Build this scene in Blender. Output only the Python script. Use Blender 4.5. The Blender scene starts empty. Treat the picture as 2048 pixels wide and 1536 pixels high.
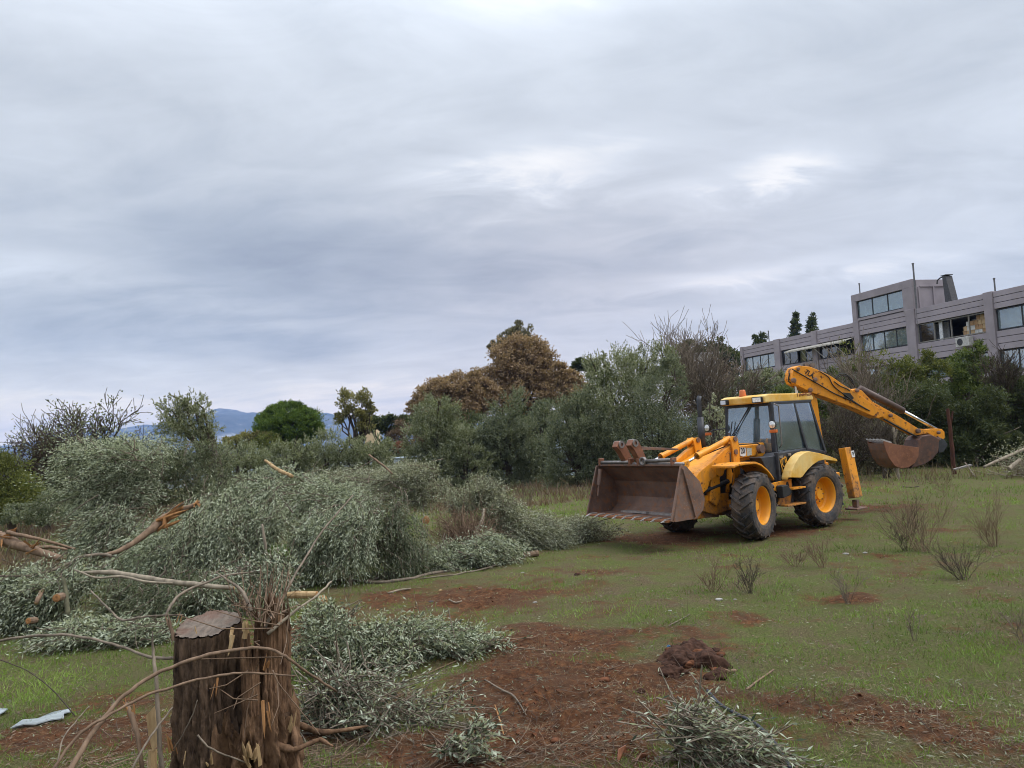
import bpy, bmesh, math, random
import numpy as np
from mathutils import Matrix, Vector

SC = bpy.context.scene
COL = SC.collection
# ------------------------------------------------------------------ camera
F, HY, SL, ZE = 1518.0, 856.0, 0.055, 2.0        # focal (px of a 2048 frame), horizon row, horizon slope, eye height
ROLL = math.atan(SL)
PIT = math.atan((HY - 768) / F * math.cos(ROLL))
_R = np.array([1.0, 0, 0]); _Fw = np.array([0, math.cos(PIT), math.sin(PIT)]); _U = np.array([0, -math.sin(PIT), math.cos(PIT)])
EYE = np.array([0, 0, ZE])
cd = bpy.data.cameras.new('camera'); cam = bpy.data.objects.new('camera', cd); COL.objects.link(cam)
cd.sensor_fit = 'HORIZONTAL'; cd.sensor_width = 36.0; cd.lens = 36.0 * F / 2048.0
cd.clip_start = 0.05; cd.clip_end = 20000
_c, _s = math.cos(ROLL), math.sin(ROLL)
cx = _c * _R - _s * _U; cy = _s * _R + _c * _U; cz = -_Fw
cam.matrix_world = Matrix(((cx[0], cy[0], cz[0], 0), (cx[1], cy[1], cz[1], 0), (cx[2], cy[2], cz[2], ZE), (0, 0, 0, 1)))
SC.camera = cam

def ray(px, py):
    ix = (px - 1024) / F; iy = -(py - 768) / F
    return ix * cx + iy * cy + _Fw
def P(px, py, d):                                  # the point seen at a pixel, d metres in front
    r = ray(px, py); return EYE + r * (d / r[1])

# ------------------------------------------------------------------ world, sun, exposure
def nd(nt, t, **kw):
    n = nt.nodes.new(t)
    for k, v in kw.items():
        if k == 'inp':
            for kk, vv in v.items(): n.inputs[kk].default_value = vv
        else: setattr(n, k, v)
    return n
def unit(v): v = np.asarray(v, float); return v / np.linalg.norm(v)

SUN_EL, SUN_AZ = math.radians(52), math.radians(95)     # azimuth from +Y towards +X
w = bpy.data.worlds.new('World'); SC.world = w; w.use_nodes = True
nt = w.node_tree; nt.nodes.clear(); LK = nt.links.new
out = nd(nt, 'ShaderNodeOutputWorld'); bg = nd(nt, 'ShaderNodeBackground', inp={'Strength': 0.1}); LK(bg.outputs[0], out.inputs[0])
sky = nd(nt, 'ShaderNodeTexSky', sky_type='NISHITA', sun_disc=False, sun_elevation=SUN_EL, sun_rotation=SUN_AZ)
tc = nd(nt, 'ShaderNodeTexCoord')
sp = nd(nt, 'ShaderNodeSeparateXYZ'); LK(tc.outputs['Generated'], sp.inputs[0])
def M(op, a, b=None, c=None, clamp=False):
    n = nd(nt, 'ShaderNodeMath', operation=op, use_clamp=clamp)
    for i, v in enumerate((a, b, c)):
        if v is None: continue
        if isinstance(v, (int, float)): n.inputs[i].default_value = v
        else: LK(v, n.inputs[i])
    return n.outputs[0]
def ramp01(x, a, b):
    n = nd(nt, 'ShaderNodeMapRange', interpolation_type='SMOOTHSTEP'); LK(x, n.inputs[0])
    n.inputs[1].default_value = a; n.inputs[2].default_value = b; return n.outputs[0]
zc = M('MAXIMUM', sp.outputs[2], 0.0)
den = M('ADD', zc, 0.17)
cu = M('DIVIDE', sp.outputs[0], den); cv = M('DIVIDE', sp.outputs[1], den)
cb = nd(nt, 'ShaderNodeCombineXYZ'); LK(cu, cb.inputs[0]); LK(cv, cb.inputs[1])
def cloud(scale, loc, sc, detail=5, rough=0.5, dist=0.0):
    mp = nd(nt, 'ShaderNodeMapping'); LK(cb.outputs[0], mp.inputs[0]); mp.inputs['Location'].default_value = loc; mp.inputs['Scale'].default_value = sc
    mp.inputs['Rotation'].default_value = (0, 0, 0.22)
    n = nd(nt, 'ShaderNodeTexNoise', inp={'Scale': scale, 'Detail': detail, 'Roughness': rough, 'Distortion': dist}); LK(mp.outputs[0], n.inputs['Vector'])
    return n.outputs[0]
n1 = cloud(0.95, (3.1, 1.7, 0), (0.9, 1.0, 1), 6, 0.52, 0.7)     # broad sheets
n2 = cloud(2.0, (7.3, 4.2, 0), (0.55, 1.0, 1), 6, 0.55, 0.8)      # streaks
n3 = cloud(3.8, (1.3, 9.2, 0), (0.6, 1.0, 1), 8, 0.62, 1.0)
def spot(px, py, wx, wz, warp=0.0):
    d = unit(ray(px, py))
    dx = M('SUBTRACT', sp.outputs[0], float(d[0])); dz = M('SUBTRACT', sp.outputs[2], float(d[2]))
    if warp: dz = M('ADD', dz, M('MULTIPLY', M('SUBTRACT', n3, 0.5), warp)); dx = M('ADD', dx, M('MULTIPLY', M('SUBTRACT', n2, 0.5), warp * 3))
    q = M('ADD', M('POWER', M('DIVIDE', dx, wx), 2.0), M('POWER', M('DIVIDE', dz, wz), 2.0))
    front = M('GREATER_THAN', sp.outputs[1], 0.0)
    return M('MULTIPLY', M('EXPONENT', M('MULTIPLY', q, -1.0)), front)
t = M('ADD', M('MULTIPLY', n1, 0.55), M('ADD', M('MULTIPLY', n2, 0.34), M('MULTIPLY', n3, 0.30)))
t = M('ADD', M('MULTIPLY', M('SUBTRACT', t, 0.575), 1.55), 0.55)
t = M('ADD', t, M('MULTIPLY', ramp01(sp.outputs[2], 0.16, 0.5), 0.16))
t = M('SUBTRACT', t, M('MULTIPLY', spot(560, 590, 0.38, 0.085), 0.26))
t = M('SUBTRACT', t, M('MULTIPLY', spot(1700, 40, 0.5, 0.12), 0.12))
t = M('SUBTRACT', t, M('MULTIPLY', spot(60, 40, 0.3, 0.16), 0.14))
t = M('SUBTRACT', t, M('MULTIPLY', spot(1150, 520, 0.28, 0.045), 0.06))
t = M('SUBTRACT', t, M('MULTIPLY', spot(150, 330, 0.22, 0.12), 0.16))
t = M('SUBTRACT', t, M('MULTIPLY', spot(1850, 450, 0.25, 0.10), 0.0))
t = M('ADD', t, M('MULTIPLY', spot(1000, 180, 0.20, 0.13), 0.14))
t = M('ADD', t, M('MULTIPLY', spot(1120, 325, 0.12, 0.040, 0.16), 0.42))
t = M('ADD', t, M('MULTIPLY', spot(1570, 335, 0.07, 0.024, 0.08), 0.46))
t = M('ADD', t, M('MULTIPLY', spot(1480, 555, 0.16, 0.014, 0.05), 0.30))
t = M('ADD', t, M('MULTIPLY', spot(40, 520, 0.10, 0.02, 0.04), 0.25))
t = M('ADD', t, M('MULTIPLY', ramp01(sp.outputs[2], 0.12, 0.04), 0.38))
cr = nd(nt, 'ShaderNodeValToRGB'); LK(t, cr.inputs[0])
cr.color_ramp.interpolation = 'LINEAR'
els = [(0.0, (0.360, 0.415, 0.510)), (0.30, (0.490, 0.550, 0.640)), (0.55, (0.645, 0.700, 0.775)), (0.78, (0.78, 0.84, 0.92)), (1.0, (1.02, 1.04, 1.06))]
while len(cr.color_ramp.elements) < len(els): cr.color_ramp.elements.new(0.5)
for e, (p, c) in zip(cr.color_ramp.elements, els): e.position = p; e.color = (*c, 1)
# warm cream near the horizon, faint lilac in the middle
hz = nd(nt, 'ShaderNodeMix', data_type='RGBA', blend_type='MULTIPLY'); LK(ramp01(sp.outputs[2], 0.13, 0.02), hz.inputs[0]); LK(cr.outputs[0], hz.inputs[6]); hz.inputs[7].default_value = (1.29, 1.13, 0.91, 1)
li = nd(nt, 'ShaderNodeMix', data_type='RGBA', blend_type='MULTIPLY'); LK(spot(1150, 600, 0.35, 0.15), li.inputs[0]); LK(hz.outputs[2], li.inputs[6]); li.inputs[7].default_value = (1.07, 0.995, 0.975, 1)
# an overcast sky grows brighter towards the zenith, out of the frame
zen = M('ADD', 1.0, M('MULTIPLY', ramp01(sp.outputs[2], 0.38, 0.90), 2.0))
sc10 = nd(nt, 'ShaderNodeVectorMath', operation='SCALE'); LK(li.outputs[2], sc10.inputs[0]); LK(M('MULTIPLY', zen, 7.3), sc10.inputs[3])
mxs = nd(nt, 'ShaderNodeMix', data_type='RGBA'); mxs.inputs[0].default_value = 0.97
LK(sky.outputs[0], mxs.inputs[6]); LK(sc10.outputs[0], mxs.inputs[7]); LK(mxs.outputs[2], bg.inputs[0])

sd = bpy.data.lights.new('sun', 'SUN'); sd.energy = 1.5; sd.angle = math.radians(30); sd.color = (1.0, 0.95, 0.88)
so = bpy.data.objects.new('sun', sd); COL.objects.link(so)
_sv = Vector((math.cos(SUN_EL) * math.sin(SUN_AZ), math.cos(SUN_EL) * math.cos(SUN_AZ), math.sin(SUN_EL)))
so.rotation_euler = (-_sv).to_track_quat('-Z', 'Y').to_euler()
vs = SC.view_settings; vs.view_transform = 'Standard'; vs.look = 'None'; vs.gamma = 1; vs.exposure = 0.42; vs.use_curve_mapping = False
cy_ = SC.cycles
cy_.max_bounces = 6; cy_.diffuse_bounces = 4; cy_.glossy_bounces = 3; cy_.transmission_bounces = 4; cy_.transparent_max_bounces = 12; cy_.volume_bounces = 0
cy_.use_denoising = True; cy_.filter_width = 1.0; cy_.use_adaptive_sampling = False
cy_.caustics_reflective = False; cy_.caustics_refractive = False

# ------------------------------------------------------------------ helpers
RNG = np.random.default_rng(7)
random.seed(5)
def _h(i, j, k, seed=0):
    n = (i.astype(np.uint32) * np.uint32(374761393) + j.astype(np.uint32) * np.uint32(668265263) + k.astype(np.uint32) * np.uint32(2246822519) + np.uint32(seed * 3266489917 & 0xffffffff))
    n = (n ^ (n >> np.uint32(13))) * np.uint32(1274126177); n = n ^ (n >> np.uint32(16))
    return (n & np.uint32(0xffffff)).astype(np.float64) / 0xffffff
def vnoise(p, seed=0):
    p = np.asarray(p, float); b = np.floor(p); f = p - b; f = f * f * (3 - 2 * f); b = b.astype(np.int64)
    r = 0
    for a in (0, 1):
        for c in (0, 1):
            for e in (0, 1):
                wgt = (f[..., 0] if a else 1 - f[..., 0]) * (f[..., 1] if c else 1 - f[..., 1]) * (f[..., 2] if e else 1 - f[..., 2])
                r = r + wgt * _h(b[..., 0] + a, b[..., 1] + c, b[..., 2] + e, seed)
    return r
def fbm(p, octv=4, seed=0):
    p = np.asarray(p, float); r = 0; a = 0.5; t = 0
    for o in range(octv): r = r + a * vnoise(p * (2 ** o) + 17.3 * o, seed + o); t += a; a *= 0.5
    return r / t
def fbm2(x, y, octv=4, seed=0): return fbm(np.stack([x, y, np.full_like(x, 0.5)], -1), octv, seed)
def sstep(a, b, x): t = np.clip((x - a) / (b - a), 0, 1); return t * t * (3 - 2 * t)

def tag(o, label=None, cat=None, group=None, kind=None):
    if label: o['label'] = label
    if cat: o['category'] = cat
    if group: o['group'] = group
    if kind: o['kind'] = kind
    return o
def thing(name, label, cat, loc=(0, 0, 0), group=None, mat=None):
    o = bpy.data.objects.new(name, None); COL.objects.link(o); o.empty_display_size = 0.3
    if mat is not None: o.matrix_world = mat
    else: o.location = loc
    return tag(o, label, cat, group)
def link(name, me, mat, parent=None, world=False):
    o = bpy.data.objects.new(name, me); COL.objects.link(o)
    if mat is not None and len(me.materials) == 0:
        for m in (mat if isinstance(mat, (list, tuple)) else [mat]): me.materials.append(m)
    if parent is not None:
        o.parent = parent
        if world: o.matrix_parent_inverse = _inv(parent)
    return o
def _wm(p): return (_wm(p.parent) @ p.matrix_parent_inverse @ p.matrix_basis) if p.parent else p.matrix_basis.copy()
def _inv(p): return _wm(p).inverted()

class MB:
    """collects verts and faces, links them as one mesh object"""
    def __init__(s): s.v = []; s.f = []; s.m = []
    def add(s, vs, fs, mi=0):
        b = len(s.v); s.v += [tuple(map(float, v)) for v in vs]; s.f += [tuple(i + b for i in f) for f in fs]; s.m += [mi] * len(fs); return s
    def box(s, c, d, R=None, mi=0):
        c = np.array(c, float); h = np.array(d, float) / 2
        vs = np.array([[x, y, z] for x in (-1, 1) for y in (-1, 1) for z in (-1, 1)], float) * h
        if R is not None: vs = vs @ np.asarray(R).T
        return s.add(vs + c, [(0, 1, 3, 2), (4, 6, 7, 5), (0, 4, 5, 1), (2, 3, 7, 6), (0, 2, 6, 4), (1, 5, 7, 3)], mi)
    def bar(s, a, b, wd, th, up=(0, 0, 1), mi=0):
        a = np.array(a, float); b = np.array(b, float); x = b - a; L = np.linalg.norm(x); x /= L
        y = np.cross(np.array(up, float), x); y /= max(np.linalg.norm(y), 1e-6); z = np.cross(x, y)
        return s.box((a + b) / 2, (L, wd, th), np.stack([x, y, z], 1), mi)
    def prism(s, poly, fn, y0, y1, mi=0):
        """poly of 2-D points, fn(a, b, y) -> 3-D"""
        n = len(poly); vs = [fn(p[0], p[1], y0) for p in poly] + [fn(p[0], p[1], y1) for p in poly]
        fs = [tuple(range(n)), tuple(range(2 * n - 1, n - 1, -1))] + [(i, i + n, (i + 1) % n + n, (i + 1) % n) for i in range(n)]
        return s.add(vs, fs, mi)
    def tube(s, pts, r, n=8, caps=True, mi=0):
        pts = np.asarray(pts, float); k = len(pts); r = np.broadcast_to(np.asarray(r, float), (k,))
        tg = np.gradient(pts, axis=0); tg /= np.maximum(np.linalg.norm(tg, axis=1, keepdims=True), 1e-9)
        ref = np.array([0, 0, 1.0]) if abs(tg[:, 2]).mean() < 0.8 else np.array([1.0, 0, 0])
        u = np.cross(tg, ref); u /= np.maximum(np.linalg.norm(u, axis=1, keepdims=True), 1e-9); v = np.cross(tg, u)
        an = np.arange(n) * 2 * math.pi / n
        ring = pts[:, None] + (u[:, None] * np.cos(an)[None, :, None] + v[:, None] * np.sin(an)[None, :, None]) * r[:, None, None]
        fs = [(i * n + j, i * n + (j + 1) % n, (i + 1) * n + (j + 1) % n, (i + 1) * n + j) for i in range(k - 1) for j in range(n)]
        if caps: fs += [tuple(range(n - 1, -1, -1)), tuple(range((k - 1) * n, k * n))]
        return s.add(ring.reshape(-1, 3), fs, mi)
    def lathe(s, prof, org, ax, n=24, mi=0, closed=False):
        """prof: (radius, offset along axis)"""
        ax = unit(ax); ref = np.array([0, 0, 1.0]) if abs(ax[2]) < 0.8 else np.array([1.0, 0, 0])
        u = unit(np.cross(ax, ref)); v = np.cross(ax, u); org = np.array(org, float); k = len(prof)
        vs = [org + ax * o + (u * math.cos(a) + v * math.sin(a)) * r for r, o in prof for a in [j * 2 * math.pi / n for j in range(n)]]
        fs = [(i * n + j, i * n + (j + 1) % n, (i + 1) * n + (j + 1) % n, (i + 1) * n + j) for i in range(k - 1) for j in range(n)]
        if closed: fs += [((k - 1) * n + j, (k - 1) * n + (j + 1) % n, (j + 1) % n, j) for j in range(n)]
        return s.add(vs, fs, mi)
    def build(s, name, mat, parent=None, smooth=False, bevel=0.0, world=False):
        me = bpy.data.meshes.new(name); me.from_pydata(s.v, [], s.f)
        mats = mat if isinstance(mat, (list, tuple)) else [mat]
        for m in mats: me.materials.append(m)
        if len(mats) > 1: me.polygons.foreach_set('material_index', s.m)
        bm = bmesh.new(); bm.from_mesh(me); bmesh.ops.recalc_face_normals(bm, faces=bm.faces); bm.to_mesh(me); bm.free()
        if smooth: me.polygons.foreach_set('use_smooth', [True] * len(me.polygons))
        me.update()
        o = link(name, me, None, parent, world)
        if bevel:
            md = o.modifiers.new('bevel', 'BEVEL'); md.width = bevel; md.segments = 2; md.limit_method = 'ANGLE'; md.angle_limit = math.radians(35)
        return o

def raw_mesh(name, V_, n_per, smooth=False, attr=None, attr2=None):
    """V_: (N, n_per, 3) array of separate faces"""
    N = V_.shape[0]; me = bpy.data.meshes.new(name)
    me.vertices.add(N * n_per); me.vertices.foreach_set('co', V_.reshape(-1).astype(np.float32))
    me.loops.add(N * n_per); me.loops.foreach_set('vertex_index', np.arange(N * n_per, dtype=np.int32))
    me.polygons.add(N); me.polygons.foreach_set('loop_start', np.arange(0, N * n_per, n_per, dtype=np.int32))
    me.update(calc_edges=True)
    for nm, a in (('tint', attr), ('tint2', attr2)):
        if a is not None:
            at = me.attributes.new(nm, 'FLOAT', 'POINT'); at.data.foreach_set('value', np.repeat(a, n_per).astype(np.float32))
    return me
def nrm(a): return a / np.maximum(np.linalg.norm(a, axis=-1, keepdims=True), 1e-9)
def leaves(name, C, A, L, Wd, mat, parent=None, rng=RNG, tint=None, world=True):
    N = len(C); A = nrm(A); B = nrm(np.cross(A, rng.normal(size=(N, 3)))); L = np.broadcast_to(L, (N,))[:, None]; Wd = np.broadcast_to(Wd, (N,))[:, None]
    n = np.cross(A, B)
    V_ = np.stack([C, C + A * L * 0.45 + B * Wd * 0.5 + n * L * 0.03, C + A * L, C + A * L * 0.45 - B * Wd * 0.5 + n * L * 0.03], 1)
    if tint is None: tint = rng.random(N)
    return link(name, raw_mesh(name, V_, 4, attr=tint), mat, parent, world)

# ------------------------------------------------------------------ materials
def mat(name):
    m = bpy.data.materials.new(name); m.use_nodes = True; t = m.node_tree; t.nodes.clear()
    o = t.nodes.new('ShaderNodeOutputMaterial'); b = t.nodes.new('ShaderNodeBsdfPrincipled'); t.links.new(b.outputs[0], o.inputs[0])
    return m, t, b
def node_noise(t, scale, detail=4, rough=0.55, coord='Object', sc=(1, 1, 1), dist=0):
    c = t.nodes.new('ShaderNodeTexCoord'); mp = t.nodes.new('ShaderNodeMapping'); mp.inputs['Scale'].default_value = sc
    t.links.new(c.outputs[coord], mp.inputs[0])
    n = t.nodes.new('ShaderNodeTexNoise'); n.inputs['Scale'].default_value = scale; n.inputs['Detail'].default_value = detail; n.inputs['Roughness'].default_value = rough
    n.inputs['Distortion'].default_value = dist
    t.links.new(mp.outputs[0], n.inputs['Vector']); return n.outputs[0]
def node_ramp(t, x, els):
    r = t.nodes.new('ShaderNodeValToRGB'); t.links.new(x, r.inputs[0])
    while len(r.color_ramp.elements) < len(els): r.color_ramp.elements.new(0.5)
    for e, (p, c) in zip(r.color_ramp.elements, els):
        e.position = p; e.color = (*c, 1) if not isinstance(c, (int, float)) else (c, c, c, 1)
    return r.outputs[0]
def node_mix(t, f, a, b, mode='MIX'):
    m = t.nodes.new('ShaderNodeMix'); m.data_type = 'RGBA'; m.blend_type = mode
    for i, v in ((0, f), (6, a), (7, b)):
        if isinstance(v, (int, float)): m.inputs[i].default_value = v
        elif isinstance(v, tuple): m.inputs[i].default_value = (*v, 1)
        else: t.links.new(v, m.inputs[i])
    return m.outputs[2]
def node_bump(t, b, h, strength=0.3, dist=0.02):
    bp = t.nodes.new('ShaderNodeBump'); bp.inputs['Strength'].default_value = strength; bp.inputs['Distance'].default_value = dist
    t.links.new(h, bp.inputs['Height']); t.links.new(bp.outputs[0], b.inputs['Normal'])
def simple(name, c, rough=0.7, metal=0.0, var=0.25, scale=8.0, bump=0.0, spec=0.4):
    m, t, b = mat(name); n = node_noise(t, scale)
    lo = tuple(x * (1 - var) for x in c); hi = tuple(min(1, x * (1 + var)) for x in c)
    t.links.new(node_ramp(t, n, [(0.3, lo), (0.7, hi)]), b.inputs['Base Color'])
    b.inputs['Roughness'].default_value = rough; b.inputs['Metallic'].default_value = metal; b.inputs['Specular IOR Level'].default_value = spec
    if bump: node_bump(t, b, node_noise(t, scale * 3), bump, 0.01)
    return m
def leafmat(name, c1, c2, back=None, rough=0.55, spec=0.25, trans=0.0):
    m, t, b = mat(name)
    a = t.nodes.new('ShaderNodeAttribute'); a.attribute_name = 'tint'
    col = node_ramp(t, a.outputs['Fac'], [(0.0, c1), (1.0, c2)])
    n = node_noise(t, 0.9, 2, 0.5, 'Object')
    col = node_mix(t, 1.0, col, node_ramp(t, n, [(0.3, 0.72), (0.7, 1.25)]), 'MULTIPLY')
    if back is not None:
        g = t.nodes.new('ShaderNodeNewGeometry'); col = node_mix(t, g.outputs['Backfacing'], col, back)
    t.links.new(col, b.inputs['Base Color']); b.inputs['Roughness'].default_value = rough; b.inputs['Specular IOR Level'].default_value = spec
    tl = t.nodes.new('ShaderNodeBsdfTranslucent'); t.links.new(node_mix(t, 1.0, col, (1.25, 1.2, 0.75), 'MULTIPLY'), tl.inputs[0])
    mx = t.nodes.new('ShaderNodeMixShader'); mx.inputs[0].default_value = 0.35; t.links.new(b.outputs[0], mx.inputs[1]); t.links.new(tl.outputs[0], mx.inputs[2])
    t.links.new(mx.outputs[0], [n for n in t.nodes if n.type == 'OUTPUT_MATERIAL'][0].inputs[0])
    return m
def paint(name, c, dirt=0.35, rust=0.62, fade=None, mud=0.0):
    m, t, b = mat(name)
    n1 = node_noise(t, 2.2, 6, 0.65); n2 = node_noise(t, 9.0, 8, 0.7); n3 = node_noise(t, 30.0, 4, 0.6); ns = node_noise(t, 5.0, 5, 0.6, sc=(1, 1, 0.25))
    col = node_ramp(t, n1, [(0.3, tuple(x * 0.86 for x in c)), (0.7, c)])
    if fade: col = node_mix(t, node_ramp(t, n1, [(0.42, 0.0), (0.62, 0.85)]), col, fade)
    col = node_mix(t, node_ramp(t, ns, [(0.5, 0.0), (0.8, dirt)]), col, (0.16, 0.10, 0.055))
    col = node_mix(t, node_ramp(t, n2, [(rust, 0.0), (rust + 0.06, 1.0)]), col, node_ramp(t, n3, [(0.35, (0.05, 0.022, 0.012)), (0.65, (0.17, 0.06, 0.02))]))
    if mud:                                          # dried mud thrown up from the wheels: thick low down, gone above 1.3 m
        c_ = t.nodes.new('ShaderNodeTexCoord'); sx = t.nodes.new('ShaderNodeSeparateXYZ'); t.links.new(c_.outputs['Object'], sx.inputs[0])
        mr = t.nodes.new('ShaderNodeMapRange'); mr.inputs[1].default_value = 1.5; mr.inputs[2].default_value = 0.45; t.links.new(sx.outputs[2], mr.inputs[0])
        mm = t.nodes.new('ShaderNodeMath'); mm.operation = 'MULTIPLY'; t.links.new(mr.outputs[0], mm.inputs[0]); t.links.new(n2, mm.inputs[1])
        col = node_mix(t, node_ramp(t, mm.outputs[0], [(0.22, 0.0), (0.50, mud)]), col, node_ramp(t, n3, [(0.3, (0.075, 0.042, 0.026)), (0.7, (0.17, 0.10, 0.06))]))
    t.links.new(col, b.inputs['Base Color'])
    t.links.new(node_ramp(t, n2, [(0.4, 0.42), (0.7, 0.75)]), b.inputs['Roughness']); b.inputs['Specular IOR Level'].default_value = 0.4
    node_bump(t, b, n2, 0.12, 0.01)
    return m
def bark(name, c1, c2, sc=(1, 1, 0.2), scale=14, bump=0.8, moss=None):
    m, t, b = mat(name); n = node_noise(t, scale, 8, 0.65, sc=sc); n2 = node_noise(t, 3, 3, 0.5)
    col = node_ramp(t, n, [(0.3, c1), (0.68, c2)])
    if moss: col = node_mix(t, node_ramp(t, n2, [(0.5, 0.0), (0.7, 0.6)]), col, moss)
    t.links.new(col, b.inputs['Base Color']); b.inputs['Roughness'].default_value = 0.9; b.inputs['Specular IOR Level'].default_value = 0.15
    node_bump(t, b, n, bump, 0.02); return m

YEL = (0.74, 0.285, 0.010)
MY = paint('yellow_paint', YEL, 0.6, 0.61, mud=0.6)
MYW = paint('worn_yellow_paint', (0.72, 0.270, 0.010), 0.75, 0.56, mud=0.85)
MYR = paint('rim_yellow_paint', (0.74, 0.30, 0.010), 0.35, 0.64)
MYP = paint('faded_yellow_paint', (0.70, 0.38, 0.05), 0.25, 0.78, fade=(0.68, 0.50, 0.20))
MDK = simple('dark_grey_paint', (0.028, 0.030, 0.036), 0.5, 0, 0.4, 12)
MBK = simple('black_rubber', (0.018, 0.018, 0.018), 0.65, 0, 0.3, 14)
MCH = simple('chromed_steel', (0.62, 0.62, 0.64), 0.22, 1.0, 0.1, 5)
MST = simple('worn_steel', (0.22, 0.20, 0.19), 0.5, 0.7, 0.3, 10)
def rusty(name, base, rustc, edge, mud=(0.20, 0.075, 0.03), th=0.52):
    m, t, b = mat(name); n1 = node_noise(t, 2.3, 7, 0.65); n2 = node_noise(t, 11, 8, 0.7); n3 = node_noise(t, 40, 3, 0.6)
    col = node_ramp(t, n1, [(0.3, base), (0.6, rustc)])
    col = node_mix(t, node_ramp(t, n2, [(th, 0.0), (th + 0.12, 0.8)]), col, mud)
    col = node_mix(t, node_ramp(t, n3, [(0.66, 0.0), (0.72, 0.7)]), col, edge)
    t.links.new(col, b.inputs['Base Color']); b.inputs['Roughness'].default_value = 0.62; b.inputs['Metallic'].default_value = 0.15
    node_bump(t, b, n2, 0.3, 0.01); return m
MRU = rusty('dark_rusty_steel', (0.080, 0.050, 0.041), (0.185, 0.115, 0.088), (0.34, 0.29, 0.25), (0.24, 0.095, 0.038), 0.50)
MRO = rusty('orange_rusty_steel', (0.12, 0.045, 0.022), (0.21, 0.085, 0.045), (0.25, 0.2, 0.17), (0.25, 0.10, 0.045), 0.5)
MRE = rusty('mud_smeared_steel', (0.20, 0.075, 0.028), (0.30, 0.12, 0.05), (0.36, 0.30, 0.26), (0.24, 0.09, 0.03), 0.45)
MPL = simple('polished_edge_steel', (0.40, 0.38, 0.37), 0.4, 0.6, 0.3, 14)
def tyremat():
    m, t, b = mat('muddy_tyre_rubber'); n = node_noise(t, 4.5, 7, 0.65); n2 = node_noise(t, 22, 5, 0.6)
    col = node_ramp(t, n2, [(0.3, (0.016, 0.016, 0.018)), (0.7, (0.04, 0.04, 0.043))])
    col = node_mix(t, node_ramp(t, n, [(0.40, 0.0), (0.62, 0.85)]), col, node_ramp(t, n2, [(0.3, (0.085, 0.058, 0.04)), (0.7, (0.15, 0.105, 0.075))]))
    t.links.new(col, b.inputs['Base Color']); b.inputs['Roughness'].default_value = 0.85; node_bump(t, b, n2, 0.35, 0.015); return m
MTY = tyremat()
def glassmat(name, tint, refl=0.16, film=(0.30, 0.36, 0.40), filmf=0.12):
    m = bpy.data.materials.new(name); m.use_nodes = True; t = m.node_tree; t.nodes.clear()
    o = t.nodes.new('ShaderNodeOutputMaterial'); tr = t.nodes.new('ShaderNodeBsdfTransparent'); tr.inputs[0].default_value = (*tint, 1)
    gl = t.nodes.new('ShaderNodeBsdfGlossy'); gl.inputs['Roughness'].default_value = 0.03; gl.inputs[0].default_value = (0.9, 0.95, 1, 1)
    df = t.nodes.new('ShaderNodeBsdfDiffuse'); df.inputs[0].default_value = (*film, 1)
    fr = t.nodes.new('ShaderNodeFresnel'); fr.inputs[0].default_value = 1.5
    ad = t.nodes.new('ShaderNodeMath'); ad.operation = 'ADD'; ad.inputs[1].default_value = refl; ad.use_clamp = True; t.links.new(fr.outputs[0], ad.inputs[0])
    n = node_noise(t, 3.0, 5, 0.6); ff = t.nodes.new('ShaderNodeMath'); ff.operation = 'MULTIPLY'; ff.inputs[1].default_value = filmf * 2; t.links.new(n, ff.inputs[0])
    m1 = t.nodes.new('ShaderNodeMixShader'); t.links.new(ff.outputs[0], m1.inputs[0]); t.links.new(tr.outputs[0], m1.inputs[1]); t.links.new(df.outputs[0], m1.inputs[2])
    m2 = t.nodes.new('ShaderNodeMixShader'); t.links.new(ad.outputs[0], m2.inputs[0]); t.links.new(m1.outputs[0], m2.inputs[1]); t.links.new(gl.outputs[0], m2.inputs[2])
    t.links.new(m2.outputs[0], o.inputs[0]); return m
MGL = glassmat('cab_glass', (0.66, 0.78, 0.82), 0.14, (0.25, 0.34, 0.40), 0.22)  # film is dirt, its blue made stronger in place of reflected sky
MBARK = bark('rough_bark', (0.030, 0.022, 0.017), (0.12, 0.092, 0.070))
MTWG = bark('grey_twig', (0.075, 0.060, 0.046), (0.23, 0.185, 0.14), scale=20, bump=0.3)
MTWR = bark('brown_twig', (0.095, 0.062, 0.042), (0.25, 0.17, 0.115), scale=20, bump=0.3)
MTWD = bark('dark_twig', (0.032, 0.025, 0.020), (0.100, 0.078, 0.060), scale=20, bump=0.3)
MWOOD = bark('pale_split_wood', (0.20, 0.12, 0.055), (0.46, 0.33, 0.18), scale=18, bump=0.5)
MORG = bark('orange_split_wood', (0.17, 0.075, 0.028), (0.40, 0.21, 0.09), scale=16, bump=0.5)
MPALE = bark('pale_bark', (0.13, 0.105, 0.08), (0.32, 0.27, 0.20), scale=14, bump=0.4)
OLV = leafmat('olive_leaf', (0.078, 0.100, 0.040), (0.165, 0.185, 0.092), (0.29, 0.31, 0.21))
OLVD = leafmat('dark_olive_leaf', (0.040, 0.056, 0.028), (0.170, 0.195, 0.115), (0.21, 0.23, 0.16))
OLVC = leafmat('cut_olive_leaf', (0.030, 0.044, 0.024), (0.270, 0.305, 0.205), (0.44, 0.48, 0.37))
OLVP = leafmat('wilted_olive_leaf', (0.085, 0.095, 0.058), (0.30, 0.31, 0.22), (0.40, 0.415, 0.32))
GREYL = leafmat('grey_brown_leaf', (0.055, 0.052, 0.032), (0.17, 0.155, 0.098), (0.17, 0.16, 0.11))
OAKL = leafmat('brown_oak_leaf', (0.120, 0.083, 0.045), (0.37, 0.265, 0.155), (0.31, 0.22, 0.14))
PINL = leafmat('pine_needles', (0.048, 0.088, 0.018), (0.140, 0.205, 0.045))
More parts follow.
